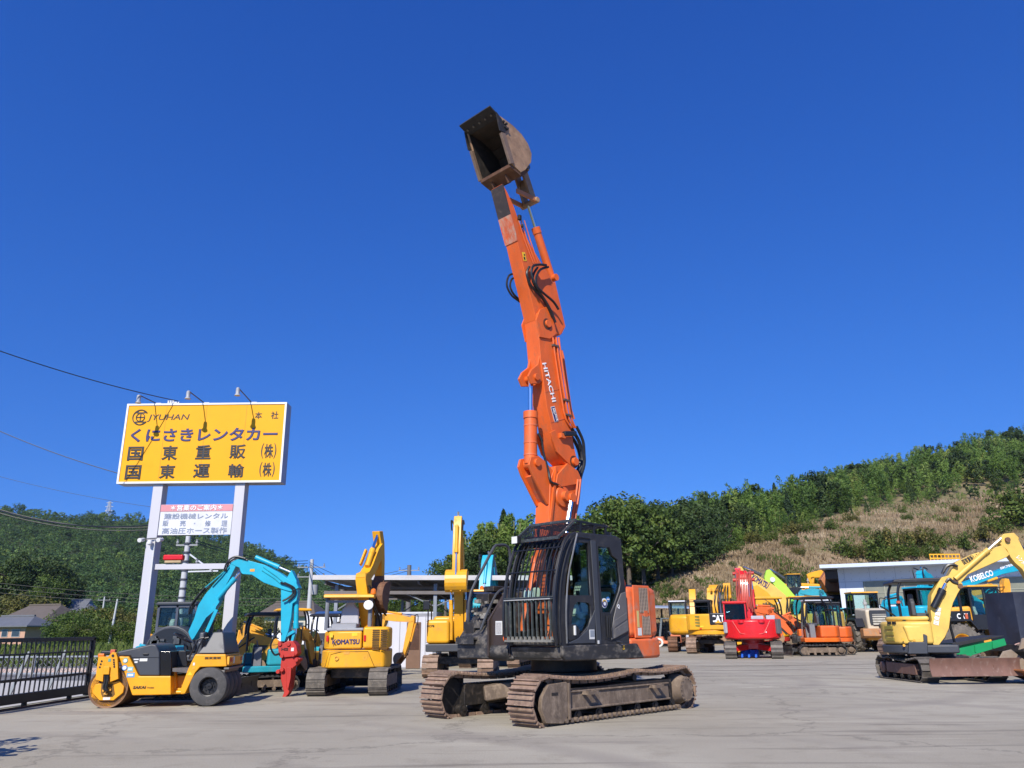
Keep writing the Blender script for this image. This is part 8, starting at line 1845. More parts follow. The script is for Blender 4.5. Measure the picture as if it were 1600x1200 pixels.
def crown(kind, n, H, Rr, size, g):
    """points, outward directions and tints of a crown of height H and radius Rr based at the origin"""
    if kind == 'broad':
        k = max(12, n // 60); C = g.normal(size=(k, 3)); C /= np.linalg.norm(C, axis=1, keepdims=True)
        C *= (0.35 + 0.65 * g.random((k, 1)) ** 0.5)
        C[:, 2] = np.where(C[:, 2] < -0.55, -C[:, 2], C[:, 2])
        cc = C * np.array([Rr, Rr, H * 0.42]) * (0.85 + 0.3 * g.random((k, 1))); cc[:, 2] += H * 0.56
        w = g.integers(0, k, n); rr = Rr * (0.17 + 0.16 * g.random(k))[w]
        D = g.normal(size=(n, 3)); D /= np.linalg.norm(D, axis=1, keepdims=True)
        P = cc[w] + D * (rr * (0.55 + 0.5 * g.random(n)))[:, None] * np.array([1, 1, 0.72])
        ct = g.random(k); return P, D + np.array([0, 0, 0.5]), np.clip(ct[w] * 0.7 + 0.3 * g.random(n), 0, 1)
    if kind == 'cone':
        t = g.random(n) ** 0.75; a = g.random(n) * 2 * np.pi; lay = np.floor(t * 13) / 13
        ph = lay * 40; lobes = 0.75 + 0.25 * np.cos(a * 5 + ph)
        r = Rr * (1 - t) ** 0.85 * lobes * (0.35 + 0.65 * g.random(n) ** 0.5) + 0.05
        z = H * (0.10 + 0.90 * t) - r * 0.25 + 0.2 * g.random(n)
        P = np.stack([r * np.cos(a), r * np.sin(a), z], 1)
        return P, np.stack([np.cos(a), np.sin(a), 0.5 + 0 * a], 1), np.clip((np.sin(ph * 3 + a * 2) * 0.25 + 0.5) * 0.7 + 0.3 * g.random(n), 0, 1)
    if kind == 'plume':   # bamboo: several leaning feathery plumes
        k = 7; base = g.normal(size=(k, 2)) * Rr * 0.45; lean = g.normal(size=(k, 2)) * Rr * 0.35; hh = H * (0.72 + 0.28 * g.random(k))
        w = g.integers(0, k, n); t = 0.22 + 0.78 * g.random(n) ** 0.8
        droop = (t ** 4)
        x = base[w] + lean[w] * (t[:, None] ** 2) * 1.4
        z = hh[w] * (t - 0.07 * droop)
        rad = Rr * 0.42 * np.sin(np.clip(t, 0, 1) * np.pi * 0.88) * (0.3 + 0.7 * g.random(n)); a = g.random(n) * 6.283
        P = np.stack([x[:, 0] + rad * np.cos(a), x[:, 1] + rad * np.sin(a), z - rad * 0.35], 1)
        ct = g.random(k); return P, np.stack([np.cos(a), np.sin(a), 0.6 + 0 * a], 1), np.clip(ct[w] * 0.45 + 0.25 + 0.35 * g.random(n) * t, 0, 1)
    if kind == 'mound':
        P, D, T = crown('broad', n, H, Rr, size, g); P[:, 2] = (P[:, 2] - 0.12 * H) * 1.08
        P[:, 2] = np.where(P[:, 2] < 0, -P[:, 2] * 0.6, P[:, 2]); return P, D, T
    # shrub
    k = max(5, n // 60); C = g.normal(size=(k, 3)) * 0.5; C[:, 2] = np.abs(C[:, 2])
    cc = C * np.array([Rr, Rr, H * 0.55]); cc[:, 2] += H * 0.22
    w = g.integers(0, k, n); D = g.normal(size=(n, 3)); D /= np.linalg.norm(D, axis=1, keepdims=True)
    P = cc[w] + D * np.array([Rr, Rr, H]) * 0.30 * (0.5 + 0.6 * g.random((n, 1))); P[:, 2] = np.abs(P[:, 2])
    ct = g.random(k); return P, D + np.array([0, 0, 0.4]), np.clip(ct[w] * 0.6 + 0.4 * g.random(n), 0, 1)
TREES = {}
def tree_proto(key, kind, n, H, Rr, size, leaf, trunk=True):
    g = np.random.default_rng(sum(map(ord, key)))
    P, D, T = crown(kind, n, H, Rr, size, g)
    V, F, t = cards(P, size, D, 0.8, T, 0.55 if kind != 'plume' else 0.28, g)
    TREES[key] = (V, F, t, leaf, kind, H, Rr)
def plant(key, label, cat, loc, s, rot, name='tree', group=None, sz=1.0):
    V, F, t, leaf, kind, H, Rr = TREES[key]
    o = thing(name, label, cat, loc, 0, group); o.rotation_euler = (0, 0, rot); o.scale = (s, s, s * sz)
    mk = key + '_mesh'
    if mk not in TREES:
        c = np_mesh('crown', V, F, leaf, o, t); TREES[mk] = c.data
        g = random.Random(len(key))
        b = MB()
        if kind == 'plume':
            for k in range(7): a = g.random() * 6.28; r = Rr * 0.4 * g.random(); b.tube([(r * math.cos(a), r * math.sin(a), 0), (r * math.cos(a) * 1.1, r * math.sin(a) * 1.1, H * 0.45), (r * math.cos(a) * 1.6, r * math.sin(a) * 1.6, H * 0.85)], 0.06, 5, 2)
        elif kind == 'shrub':
            for k in range(5): a = g.random() * 6.28; b.tube([(0, 0, 0), (Rr * 0.4 * math.cos(a), Rr * 0.4 * math.sin(a), H * 0.6)], 0.03, 5, 0)
        else:
            b.lathe((0, 0, 0), (0, 0, 1), [(0.034 * H, -0.5), (0.026 * H, 0.05 * H), (0.018 * H, 0.4 * H), (0.006 * H, 0.9 * H)], 9)
            for k in range(9): a = g.random() * 6.28; z = H * (0.18 + 0.5 * g.random()); b.tube([(0, 0, z), (Rr * 0.4 * math.cos(a), Rr * 0.4 * math.sin(a), z + 0.10 * H), (Rr * 0.75 * math.cos(a), Rr * 0.75 * math.sin(a), z + 0.16 * H)], 0.008 * H, 5, 2)
        TREES[mk + 't'] = b.build('stems' if kind in ('plume', 'shrub') else 'trunk', CULM if kind == 'plume' else BARK, o).data
    else:
        for nm, k in (('crown', mk), ('stems' if kind in ('plume', 'shrub') else 'trunk', mk + 't')):
            c = bpy.data.objects.new(nm, TREES[k]); COL.objects.link(c); c.parent = o
    return o
for i in range(3):
    tree_proto('mound%d' % i, 'mound', 3600, 5.0, 3.6, 0.17, (LF_SHRUB, LF_AUT, LF_BROAD)[i])
    tree_proto('broad%d' % i, 'broad', 5200, 10.0, 3.6, 0.20, (LF_BROAD, LF_DARK, LF_BROAD)[i])
    tree_proto('cone%d' % i, 'cone', 4200, 12.0, 3.0, 0.22, LF_CEDAR)
    tree_proto('plume%d' % i, 'plume', 4600, 11.0, 2.6, 0.26, LF_BAMB)
    tree_proto('shrub%d' % i, 'shrub', 1500, 1.6, 1.1, 0.10, (LF_SHRUB, LF_SHRUB, LF_AUT)[i])
# far woods: low-density crowns merged into one mass
def hill_grid(name, cols, rows, m, sub=5, rough=0.0, seed=1):
    """terrain through surveyed rows; each row is (pixel y, distance) per column of pixel x. Returns a sampler"""
    G = np.array([[tuple(aty(x, py, Y)) if py is not None else (aty(x, 900, Y).x, Y, 0.0) for x, (py, Y) in zip(cols, row)] for row in rows])
    nr, nc = G.shape[:2]
    def at(u, v):
        u = min(max(u, 0), nr - 1.0001); v = min(max(v, 0), nc - 1.0001); i, j = int(u), int(v); a, b = u - i, v - j
        return (G[i, j] * (1 - a) * (1 - b) + G[i + 1, j] * a * (1 - b) + G[i, j + 1] * (1 - a) * b + G[i + 1, j + 1] * a * b)
    R_, C_ = (nr - 1) * sub + 1, (nc - 1) * sub + 1
    g = np.random.default_rng(seed)
    V = np.array([[at(i / sub, j / sub) for j in range(C_)] for i in range(R_)])
    if rough:
        ph = g.random(12) * 6.28
        X, Y = V[..., 0], V[..., 1]
        bump = sum(np.sin(X * 0.23 * (1 + k) + ph[k]) * np.cos(Y * 0.19 * (1 + k) + ph[k + 5]) / (1 + k) for k in range(5))
        edge = np.ones_like(X); edge[0] = 0
        V[..., 2] += bump * rough * edge
    V = V.reshape(-1, 3)
    F = np.array([(i * C_ + j, i * C_ + j + 1, (i + 1) * C_ + j + 1, (i + 1) * C_ + j) for i in range(R_ - 1) for j in range(C_ - 1)])
    o = np_mesh(name, V, F, m, smooth=True); o['kind'] = 'structure'
    return at, nr, nc
def wood(name, pts, protos, leaf, size, seed):
    """one mass of trees: pts are (x, y, z, scale)"""
    g = np.random.default_rng(seed); VV, FF, TT = [], [], []; off = 0
    for (x, y, z, s) in pts:
        V, F, t = protos[int(g.integers(0, len(protos)))]
        a = g.random() * 6.283; c, q = math.cos(a), math.sin(a)
        W_ = np.empty_like(V); W_[:, 0] = (V[:, 0] * c - V[:, 1] * q) * s + x; W_[:, 1] = (V[:, 0] * q + V[:, 1] * c) * s + y; W_[:, 2] = V[:, 2] * s * (0.85 + 0.3 * g.random()) + z
        VV.append(W_); FF.append(F + off); TT.append(np.clip(t * 0.62 + g.normal() * 0.24 + 0.12, 0, 1)); off += len(V)
    o = np_mesh(name, np.concatenate(VV), np.concatenate(FF), leaf, None, np.concatenate(TT)); o['kind'] = 'stuff'
    return o
def light_protos(kind, n, H, Rr, size, k=6, asp=0.6):
    out = []
    for i in range(k):
        g = np.random.default_rng(100 + i); P, D, T = crown(kind, n, H, Rr, size, g); out.append(cards(P, size, D, 0.7, T, asp, g))
    return out
# ---- left mountain
SOIL = ground_mat('wood_floor', (0.022, 0.034, 0.012), (0.030, 0.042, 0.014), (0.016, 0.026, 0.010), 0.02, 0.1, bump=0)
lc = [-420, -200, -60, 0, 60, 110, 160, 230, 300, 360, 410, 450, 500, 580, 700]
lt = [800, 790, 792, 797, 806, 812, 808, 816, 832, 846, 866, 884, 912, 950, 985]
rows = [[(None, 260)] * len(lc), [(984 - (993 - y) * 0.15, 300) for y in lt], [(985 - (993 - y) * 0.55, 430) for y in lt], [(y + 4, 620) for y in lt], [(y + 70, 760) for y in lt]]
atL, nrL, ncL = hill_grid('mountain', lc, rows, SOIL, 4, 1.5, 3)
g = np.random.default_rng(5); pts = []
while len(pts) < 6200:
    u, v = g.random() * 3.05, g.random() * (ncL - 1.01)
    p = atL(u, v); d = p[1]
    if g.random() > (d / 640) ** 1.2 + 0.15: continue
    pts.append((p[0], p[1], p[2] - 1.0, 0.48 + 0.62 * g.random() ** 1.8))
wood('mountain_wood', pts, light_protos('broad', 300, 9, 4.3, 0.40, 8), LF_FAR, 1.0, 8)
# ---- right-hand slope and wooded hill
def slope_mat():
    m = ground_mat('dry_grass_slope', (0.23, 0.165, 0.10), (0.13, 0.125, 0.050), (0.36, 0.29, 0.20), 0.09, 0.5, bump=0.6)
    return m
rc = [840, 930, 1000, 1030, 1060, 1110, 1180, 1250, 1350, 1450, 1600, 1760, 2000]
foot = [(None, 66)] * 2 + [(None, 67)] * 11
r1 = [(985, 68), (980, 70), (972, 70), (965, 70), (955, 70), (950, 71), (948, 74), (946, 75), (946, 76), (946, 77), (946, 80), (946, 84), (946, 90)]
r2 = [(965, 74), (952, 76), (945, 78), (935, 78), (925, 78), (928, 80), (940, 86), (940, 88), (940, 90), (938, 92), (936, 95), (934, 100), (930, 110)]
r3 = [(945, 82), (935, 84), (928, 86), (918, 86), (905, 88), (888, 92), (872, 96), (860, 100), (845, 106), (836, 112), (820, 122), (806, 130), (790, 140)]
r4 = [(935, 90), (925, 92), (920, 94), (910, 95), (897, 98), (873, 104), (847, 112), (826, 122), (801, 134), (788, 146), (778, 160), (765, 175), (750, 195)]
r5 = [(900, 120), (880, 125), (862, 130), (850, 132), (838, 136), (826, 145), (815, 160), (795, 175), (760, 195), (732, 212), (690, 235), (650, 260), (610, 290)]
r6 = [(940, 170), (930, 175), (900, 180), (880, 180), (870, 185), (860, 190), (845, 200), (830, 215), (790, 240), (760, 260), (720, 290), (690, 310), (650, 340)]
atR, nrR, ncR = hill_grid('hillside', rc, [foot, r1, r2, r3, r4, r5, r6], slope_mat(), 6, 0.18, 9)
def vcol(px):
    for j in range(len(rc) - 1):
        if rc[j + 1] >= px: return j + (px - rc[j]) / (rc[j + 1] - rc[j])
    return len(rc) - 1.001
# wooded upper part: bamboo and broadleaf mixed
g = np.random.default_rng(21); pa, pb = [], []
for k in range(1250):
    u, v = 4.0 + 1.12 * g.random(), vcol(900 + g.random() * 1000)
    p = atR(u, v); s = (0.55 + 0.45 * g.random()) * (0.36 if u < 4.15 else 0.80)
    if u > 4.9: s *= 0.9
    (pa if g.random() < 0.62 else pb).append((p[0], p[1], p[2] - 0.6, s))
pc = [(q[0], q[1], q[2], q[3] * 0.8) for i, q in enumerate(pb) if i % 4 == 1]; pb = [q for i, q in enumerate(pb) if i % 4 != 1]
wood('cedar_wood', pc, light_protos('cone', 760, 11, 3.3, 0.36, 6), LF_CEDAR, 0.5, 14)
wood('bamboo_wood', pa, light_protos('plume', 760, 11, 2.5, 0.36, 7, 0.28), LF_BAMB, 0.5, 3)
wood('hill_wood', pb, light_protos('broad', 720, 10, 3.6, 0.32, 7), LF_DARK, 0.5, 4)
# grass tufts over the dry slope and green patches
def tufts(name, n, fu, leaf, h, seed, w=0.05, pick=None):
    g = np.random.default_rng(seed); P = []
    while len(P) < n:
        u, v = fu(g); p = atR(u, v)
        if pick is None or pick(p, u, v, g): P.append(p)
    P = np.array(P); hh = h * (0.5 + 0.9 * g.random(n)); a = g.random(n) * 6.283; ln = g.normal(size=(n, 2)) * 0.35
    d = np.stack([np.cos(a), np.sin(a), 0 * a], 1) * (w * (0.6 + g.random(n)))[:, None]
    top = P + np.stack([ln[:, 0] * hh, ln[:, 1] * hh, hh], 1)
    V = np.stack([P - d - [0, 0, 0.1], P + d - [0, 0, 0.1], top + d * 0.4, top - d * 0.4], 1).reshape(-1, 3)
    patch = 0.5 + 0.5 * np.sin(P[:, 0] * 0.35 + np.sin(P[:, 1] * 0.2) * 2) * np.cos(P[:, 1] * 0.3 + P[:, 0] * 0.11)
    o = np_mesh(name, V, np.arange(4 * n).reshape(n, 4), leaf, None, np.clip(0.55 * patch + 0.45 * g.random(n), 0, 1)); o['kind'] = 'stuff'
def patchy(p, s=0.22, ph=0.0): return math.sin(p[0] * s + ph) * math.cos(p[1] * s * 0.9 + ph * 2) + 0.5 * math.sin(p[0] * s * 2.3 + p[2] * 0.6 + ph)
tufts('dry_grass', 52000, lambda g: (0.15 + 3.95 * g.random(), vcol(960 + 760 * g.random())), DRYG, 0.36, 31, 0.10, lambda p, u, v, g: not (1.0 < u < 2.0 and v > 6.2) or g.random() < 0.2)
tufts('green_grass', 15000, lambda g: (0.05 + 4.0 * g.random(), vcol(960 + 760 * g.random())), GRNG, 0.38, 32, 0.10, lambda p, u, v, g: patchy(p) > 0.75 or (u < 1.25 and v > 6 and g.random() < 0.9) or (u > 3.8 and g.random() < 0.3))
g = np.random.default_rng(63); ps = []
while len(ps) < 520:
    u, v = 0.8 + 3.2 * g.random(), vcol(980 + 700 * g.random()); p = atR(u, v)
    if patchy(p, 0.13, 1.0) > 0.35 or g.random() < 0.10: ps.append((p[0], p[1], p[2] - 0.05, 0.22 + 0.42 * g.random() ** 2))
wood('slope_scrub', ps, light_protos('shrub', 260, 1.6, 1.2, 0.11, 6), LF_SHRUB, 0.1, 17)
# scattered shrubs on the slope: each its own plant
g = np.random.default_rng(44)
shr = [(1040, 1.4, 0.8), (1052, 1.75, 1.0), (1068, 1.3, 0.7), (1155, 2.6, 1.0), (1172, 3.2, 0.8), (1226, 2.35, 1.7), (1232, 3.25, 1.5), (1262, 2.3, 1.3), (1248, 2.9, 1.1), (1300, 2.4, 1.2), (1312, 2.75, 2.3), (1335, 2.7, 1.8), (1352, 2.4, 1.5), (1365, 2.62, 2.6), (1378, 2.8, 2.9), (1396, 2.6, 2.4), (1418, 2.65, 2.2), (1436, 2.8, 2.6), (1452, 2.6, 2.0), (1468, 2.75, 2.1), (1492, 3.6, 1.3), (1414, 3.5, 1.2), (1410, 3.75, 1.3), (1330, 3.72, 1.5), (1295, 3.6, 1.6), (1262, 3.72, 1.7), (1236, 3.78, 2.0), (1205, 3.7, 1.6), (1500, 2.7, 2.0), (1530, 2.8, 2.4), (1560, 2.9, 2.6), (1592, 3.0, 3.8), (1612, 3.2, 3.4), (1585, 3.6, 2.2), (1545, 3.5, 1.3), (1180, 3.85, 1.8), (1140, 3.82, 1.7), (1112, 3.7, 1.4), (1075, 3.3, 1.2), (1090, 3.75, 1.5), (1350, 3.2, 1.0), (1470, 3.3, 0.9), (1190, 2.9, 0.7), (1096, 2.9, 0.6)]
for i, (px, u, s) in enumerate(shr):
    p = atR(u, vcol(px))
    near = 'low on the dry slope' if u < 2.5 else ('halfway up the dry slope behind the warehouse' if px > 1290 and u < 3.1 else ('on the dry slope' if u < 3.6 else 'along the wood edge atop the dry slope'))
    plant('shrub%d' % (i % 3), 'green shrub growing ' + near, 'shrub', (p[0], p[1], p[2] - 0.1), s * (0.62 if px < 1580 else 0.9), i * 1.7, 'shrub', 'shrubs ' + near)
# ---- individual trees: the dark grove right of the cab, the bamboo left of the boom
def grove(spec, Hs, nm, what, group):
    for i, (px, ty, by, Y, key) in enumerate(spec):
        b = aty(px, by, Y); t_ = aty(px, ty, Y); h = t_.z - b.z
        H = TREES[key][5]; kind = TREES[key][4]
        kd = {'broad': 'broadleaf tree', 'cone': 'conifer', 'plume': 'bamboo clump'}[kind]
        s = h / (H * {'broad': 1.0, 'cone': 1.02, 'plume': 0.98}[kind])
        plant(key, what[kind], {'broad': 'tree', 'cone': 'conifer', 'plume': 'bamboo'}[kind], tuple(b), s, i * 2.1 + px, {'broad': 'broadleaf_tree', 'cone': 'conifer_tree', 'plume': 'bamboo_clump'}[kind], group + ', ' + kd + 's')
grove([(958, 786, 940, 88, 'broad0'), (985, 776, 938, 86, 'broad2'), (1008, 784, 935, 86, 'broad0'), (1030, 790, 930, 88, 'broad2'), (1052, 798, 925, 90, 'broad1'), (1075, 786, 918, 94, 'broad1'), (1098, 792, 905, 98, 'broad1'), (942, 812, 945, 90, 'broad0'), (1112, 778, 892, 104, 'cone0'), (1128, 780, 884, 108, 'cone1'), (1140, 790, 880, 110, 'cone2'), (1165, 790, 868, 116, 'broad1'), (933, 796, 930, 110, 'cone1'), (968, 782, 930, 98, 'broad1'), (1040, 792, 915, 102, 'broad1'), (1015, 792, 925, 100, 'broad1'), (1085, 800, 908, 108, 'cone0'), (1060, 800, 905, 112, 'broad2'), (895, 790, 930, 118, 'cone2'), (915, 815, 935, 112, 'broad0'), (1195, 796, 862, 122, 'plume0'), (1218, 790, 850, 128, 'plume1'), (1240, 786, 842, 134, 'plume2'), (1262, 778, 832, 140, 'plume0'), (1292, 756, 818, 148, 'cone0'), (1310, 744, 815, 152, 'cone2'), (1330, 752, 808, 150, 'plume1'), (1300, 765, 815, 144, 'plume2'), (1180, 800, 864, 118, 'plume1')], None, 'tree', {'broad': 'tall dark broadleaf tree in the grove at the head of the dry slope', 'cone': 'dark pointed conifer standing in the grove behind the dry slope', 'plume': 'feathery bamboo clump at the wood edge above the dry slope'}, 'grove above the slope')
grove([(742, 820, 965, 56, 'plume0'), (758, 808, 965, 58, 'plume1'), (778, 800, 965, 60, 'plume2'), (798, 795, 965, 60, 'plume0'), (818, 802, 965, 62, 'plume1'), (835, 798, 965, 64, 'plume2'), (856, 806, 965, 66, 'plume0'), (876, 812, 965, 66, 'plume1'), (728, 838, 965, 56, 'plume2'), (788, 796, 965, 66, 'cone0'), (770, 830, 965, 54, 'broad0'), (806, 830, 965, 56, 'plume1'), (696, 872, 965, 54, 'broad0'), (750, 850, 965, 52, 'broad1')], None, 'tree', {'broad': 'leafy tree behind the shed roof, left of the raised orange boom', 'cone': 'dark conifer among the bamboo left of the orange boom', 'plume': 'tall feathery bamboo clump behind the shed, left of the orange boom'}, 'bamboo behind the shed')
# trees and hedge in the fields on the left
grove([(18, 868, 990, 150, 'broad1'), (55, 872, 990, 156, 'broad1'), (86, 888, 990, 160, 'broad1'), (-15, 880, 990, 150, 'broad2'), (70, 900, 990, 146, 'broad2')], None, 'tree', {'broad': 'big dark rounded tree standing behind the brown roofed house', 'cone': '', 'plume': ''}, 'trees behind the houses')
def mounds(spec, what, group):
    for i, (px, ty, Y, key) in enumerate(spec):
        b = aty(px, 988, Y); b.z = 0; h = aty(px, ty, Y).z
        plant(key, what, 'bush', tuple(b), h / 4.9, i * 1.3 + px, 'leafy_bush', group)
mounds([(40, 934, 128, 'mound1'), (8, 930, 128, 'mound1'), (112, 954, 88, 'mound2'), (128, 950, 92, 'mound2'), (118, 972, 78, 'mound0'), (150, 950, 104, 'mound1'), (166, 948, 106, 'mound0'), (184, 952, 104, 'mound1'), (200, 950, 108, 'mound2'), (150, 972, 80, 'mound0'), (185, 974, 78, 'mound0'), (204, 972, 80, 'mound2'), (232, 950, 96, 'mound1'), (248, 952, 100, 'mound1'), (240, 972, 72, 'mound0'), (262, 962, 90, 'mound0'), (300, 962, 86, 'mound2'), (318, 958, 90, 'mound2'), (338, 958, 92, 'mound0'), (372, 968, 80, 'mound1'), (388, 964, 82, 'mound0'), (404, 966, 80, 'mound1'), (288, 966, 84, 'mound0')], 'rounded green bush among the fields between the road and the houses', 'bushes beyond the road')
grove([(620, 930, 990, 62, 'broad0'), (650, 925, 990, 64, 'broad2'), (596, 935, 990, 66, 'broad0'), (560, 938, 990, 70, 'broad1'), (532, 940, 990, 72, 'broad0'), (672, 930, 990, 64, 'broad0')], None, 'tree', {'broad': 'leafy tree seen under the roof of the open vehicle shed', 'cone': '', 'plume': ''}, 'trees behind the shed')
# woods to the right of the yard, outside the picture but mirrored in the cab windows
g = np.random.default_rng(51)
wood('side_wood', [(66 + 45 * g.random(), -30 + 110 * g.random(), -0.5, 0.9 + 0.6 * g.random()) for k in range(90)], light_protos('broad', 700, 11, 4.2, 0.42, 4), LF_DARK, 0.5, 6)
plant('shrub0', 'leafy green bush at the near left edge of the concrete yard', 'shrub', (-6.75, 7.95, 0), 1.05, 0.4, 'shrub')
# low green verge behind the roadside fence
g = np.random.default_rng(77)
n = 16000; P = np.stack([-62 + 53 * g.random(n), 36 + 34 * g.random(n), 0 * g.random(n)], 1); hh = 0.25 + 0.55 * g.random(n); a = g.random(n) * 6.28
d = np.stack([np.cos(a), np.sin(a), 0 * a], 1) * 0.09; tp = P + np.stack([g.normal(size=n) * 0.15, g.normal(size=n) * 0.15, hh], 1)
P = P[:]; V = np.stack([P - d, P + d, tp + d * 0.3, tp - d * 0.3], 1).reshape(-1, 3)
o = np_mesh('verge_grass', V, np.arange(4 * n).reshape(n, 4), GRNG, None, 0.3 + 0.6 * g.random(n)); o['kind'] = 'stuff'
# ---- houses beyond the road
TILE = mat('grey_roof_tiles', (0.12, 0.125, 0.135), 0.5, dirt=(0.18, 0.18, 0.18), amt=0.2, scale=1.5, var=0.1)
TILEB = mat('brown_roof_tiles', (0.105, 0.085, 0.068), 0.7, dirt=(0.15, 0.13, 0.11), amt=0.3, scale=1.5)
def house_jp(label, loc, yaw, w, d, h, rh, wallm, roofm, wins, hip=0.25, gable=False, lean=None):
    t = thing('house', label, 'house', loc, yaw)
    MB().box((0, 0, h / 2), (w, d, h)).build('wall', wallm, t)
    e = 0.7; a, b = w / 2 + e, d / 2 + e; r = w / 2 * (1 - hip)
    rf = MB().add([(-a, -b, h), (a, -b, h), (a, b, h), (-a, b, h), (-r, 0, h + rh), (r, 0, h + rh), (-a, -b, h - 0.15), (a, -b, h - 0.15), (a, b, h - 0.15), (-a, b, h - 0.15)], [(0, 1, 5, 4), (1, 2, 5), (2, 3, 4, 5), (3, 0, 4), (6, 7, 1, 0), (7, 8, 2, 1), (8, 9, 3, 2), (9, 6, 0, 3), (9, 8, 7, 6)]).build('roof', roofm, t)
    MB().bar((-r, 0, h + rh + 0.08), (r, 0, h + rh + 0.08), 0.3, 0.2).build('ridge', roofm, rf)
    if gable: MB().prismx([(-b * 0.45, h + rh * 0.55), (b * 0.45, h + rh * 0.55), (0, h + rh + 0.5)], -r - 0.3, r + 0.3).build('gable', roofm, rf)
    for (x, z, ww, wh) in wins:
        f = box('window', (x, -d / 2 - 0.02, z), (ww, 0.08, wh), mat('window_frame_grey', (0.30, 0.31, 0.32), 0.5), t)
        box('pane', (x, -d / 2 - 0.07, z), (ww - 0.14, 0.02, wh - 0.14), mat('house_glass', (0.035, 0.05, 0.065), 0.1), f)
    if lean:
        x0, x1, dd, hh = lean
        MB().box(((x0 + x1) / 2, -d / 2 - dd / 2, hh / 2), (x1 - x0, dd, hh)).build('porch_wall', wallm, t)
        MB().add([(x0 - 0.4, -d / 2 - dd - 0.5, hh), (x1 + 0.4, -d / 2 - dd - 0.5, hh), (x1 + 0.4, -d / 2, hh + 0.9), (x0 - 0.4, -d / 2, hh + 0.9), (x0 - 0.4, -d / 2 - dd - 0.5, hh - 0.12), (x1 + 0.4, -d / 2 - dd - 0.5, hh - 0.12), (x1 + 0.4, -d / 2, hh + 0.78), (x0 - 0.4, -d / 2, hh + 0.78)], [(0, 1, 2, 3), (4, 5, 6, 7), (0, 1, 5, 4), (1, 2, 6, 5), (2, 3, 7, 6), (3, 0, 4, 7)]).build('porch_roof', roofm, t)
    return t
PINK = mat('salmon_render', (0.46, 0.27, 0.19), 0.8, var=0.08); BRW = mat('dark_timber_wall', (0.07, 0.05, 0.04), 0.8, var=0.2); CRM = mat('cream_render', (0.50, 0.45, 0.37), 0.8, var=0.06)
def at_px(px, Y, z=0): p = aty(px, 980, Y); return (p.x, Y, z)
house_jp('low house with brown hipped roof and dark timber gable, nearest the road', at_px(66, 120, 0.2), -18, 8, 7, 3.0, 2.3, BRW, TILEB, [(1.5, 1.6, 1.6, 1.2)], lean=(-6, 0.5, 2.5, 2.4))
house_jp('salmon pink walled annexe with small windows beside the brown roofed house', at_px(26, 108, 0.2), -10, 6.6, 4.5, 2.3, 1.2, PINK, TILE, [(-2.0, 1.3, 0.9, 0.8), (0.4, 1.4, 0.9, 0.9), (2.0, 1.4, 1.2, 0.9)])
house_jp('house with wide grey tiled roof and raised gable, behind the trees', at_px(106, 150, 0.5), 6, 9.5, 8, 4.3, 2.3, CRM, TILE, [(-3, 2.2, 1.6, 1.2), (3, 2.2, 1.6, 1.2)], hip=0.35, gable=True)
house_jp('peach walled house with dark solar roof glimpsed between the sign posts', at_px(300, 128, 0.0), 12, 6, 6, 4.2, 1.3, mat('peach_render', (0.56, 0.34, 0.22), 0.8), mat('solar_roof', (0.05, 0.06, 0.08), 0.3), [(0, 2.6, 1.6, 1.1)])
house_jp('cream walled house with brown hipped roof behind the cyan arm', at_px(458, 118, 0.0), -6, 7.4, 6, 3.6, 1.9, CRM, TILEB, [(-2.0, 2.2, 1.6, 1.0), (1.8, 2.2, 1.6, 1.0)])
# ---- poles
CONC = mat('pole_concrete', (0.42, 0.43, 0.44), 0.7, var=0.08)
def pole(label, px, ytop, Y, arms=(), bands=False, r=0.15, kind=CONC, tr=False, base=0.0, name='utility_pole'):
    b = at_px(px, Y); top = aty(px, ytop, Y).z
    t = thing(name, label, 'utility pole', (b[0], Y, base))
    MB().lathe((0, 0, 0), (0, 0, 1), [(r * 1.25, 0), (r * 0.8, top - base)], 12).build('pole_shaft', kind, t)
    for z, w in arms:
        a = MB().bar((-w, -0.05, top - base - z), (w, -0.05, top - base - z), 0.06, 0.06)
        for k in range(3): a.lathe((-w * 0.9 + k * w * 0.9, -0.05, top - base - z + 0.04), (0, 0, 1), [(0.03, 0), (0.06, 0.06), (0.03, 0.12), (0.05, 0.18)], 8)
        a.build('cross_arm', mat('arm_grey', (0.24, 0.25, 0.26), 0.6), t)
    if tr: MB().cyl((0.3, -0.1, top - base - 2.2), (0.3, -0.1, top - base - 1.6), 0.2).build('transformer', mat('arm_grey', (0.24, 0.25, 0.26)), t)
    if bands:
        for k in range(7): MB().cyl((0, 0, 2.6 + k * 0.34), (0, 0, 2.66 + k * 0.34), r * 1.24).build('pole_band', GYD, t)
    return t, Vector((b[0], Y, top))
P1 = pole('banded concrete utility pole seen between the two sign posts', 279, 838, 31.5, [(0.35, 0.42), (1.1, 0.5)], True, 0.12)
bs = MB().bar((0, 0, 4.35), (1.1, 0, 3.6), 0.05).bar((0, 0, 3.6), (1.3, 0, 3.62), 0.05); bs.build('brace_arm', GYL, P1[0])
P2 = pole('concrete utility pole with transformer and cross arms beside the shed roof', 481, 874, 52, [(0.5, 0.9), (1.1, 0.9)], False, 0.14, tr=True)
P3 = pole('short dark topped utility pole rising above the shed roof', 637, 883, 54, [(0.35, 0.7)], False, 0.17, kind=mat('grey_pole', (0.12, 0.115, 0.11), 0.7))
P4 = pole('slim leaning pale pole among the trees beyond the road', 174, 936, 78, [], False, 0.10)
P4[0].rotation_euler = (0, R(3), 0)
P5 = pole('small utility pole in front of the tiled houses', 157, 932, 118, [(0.5, 0.9)], False, 0.12)
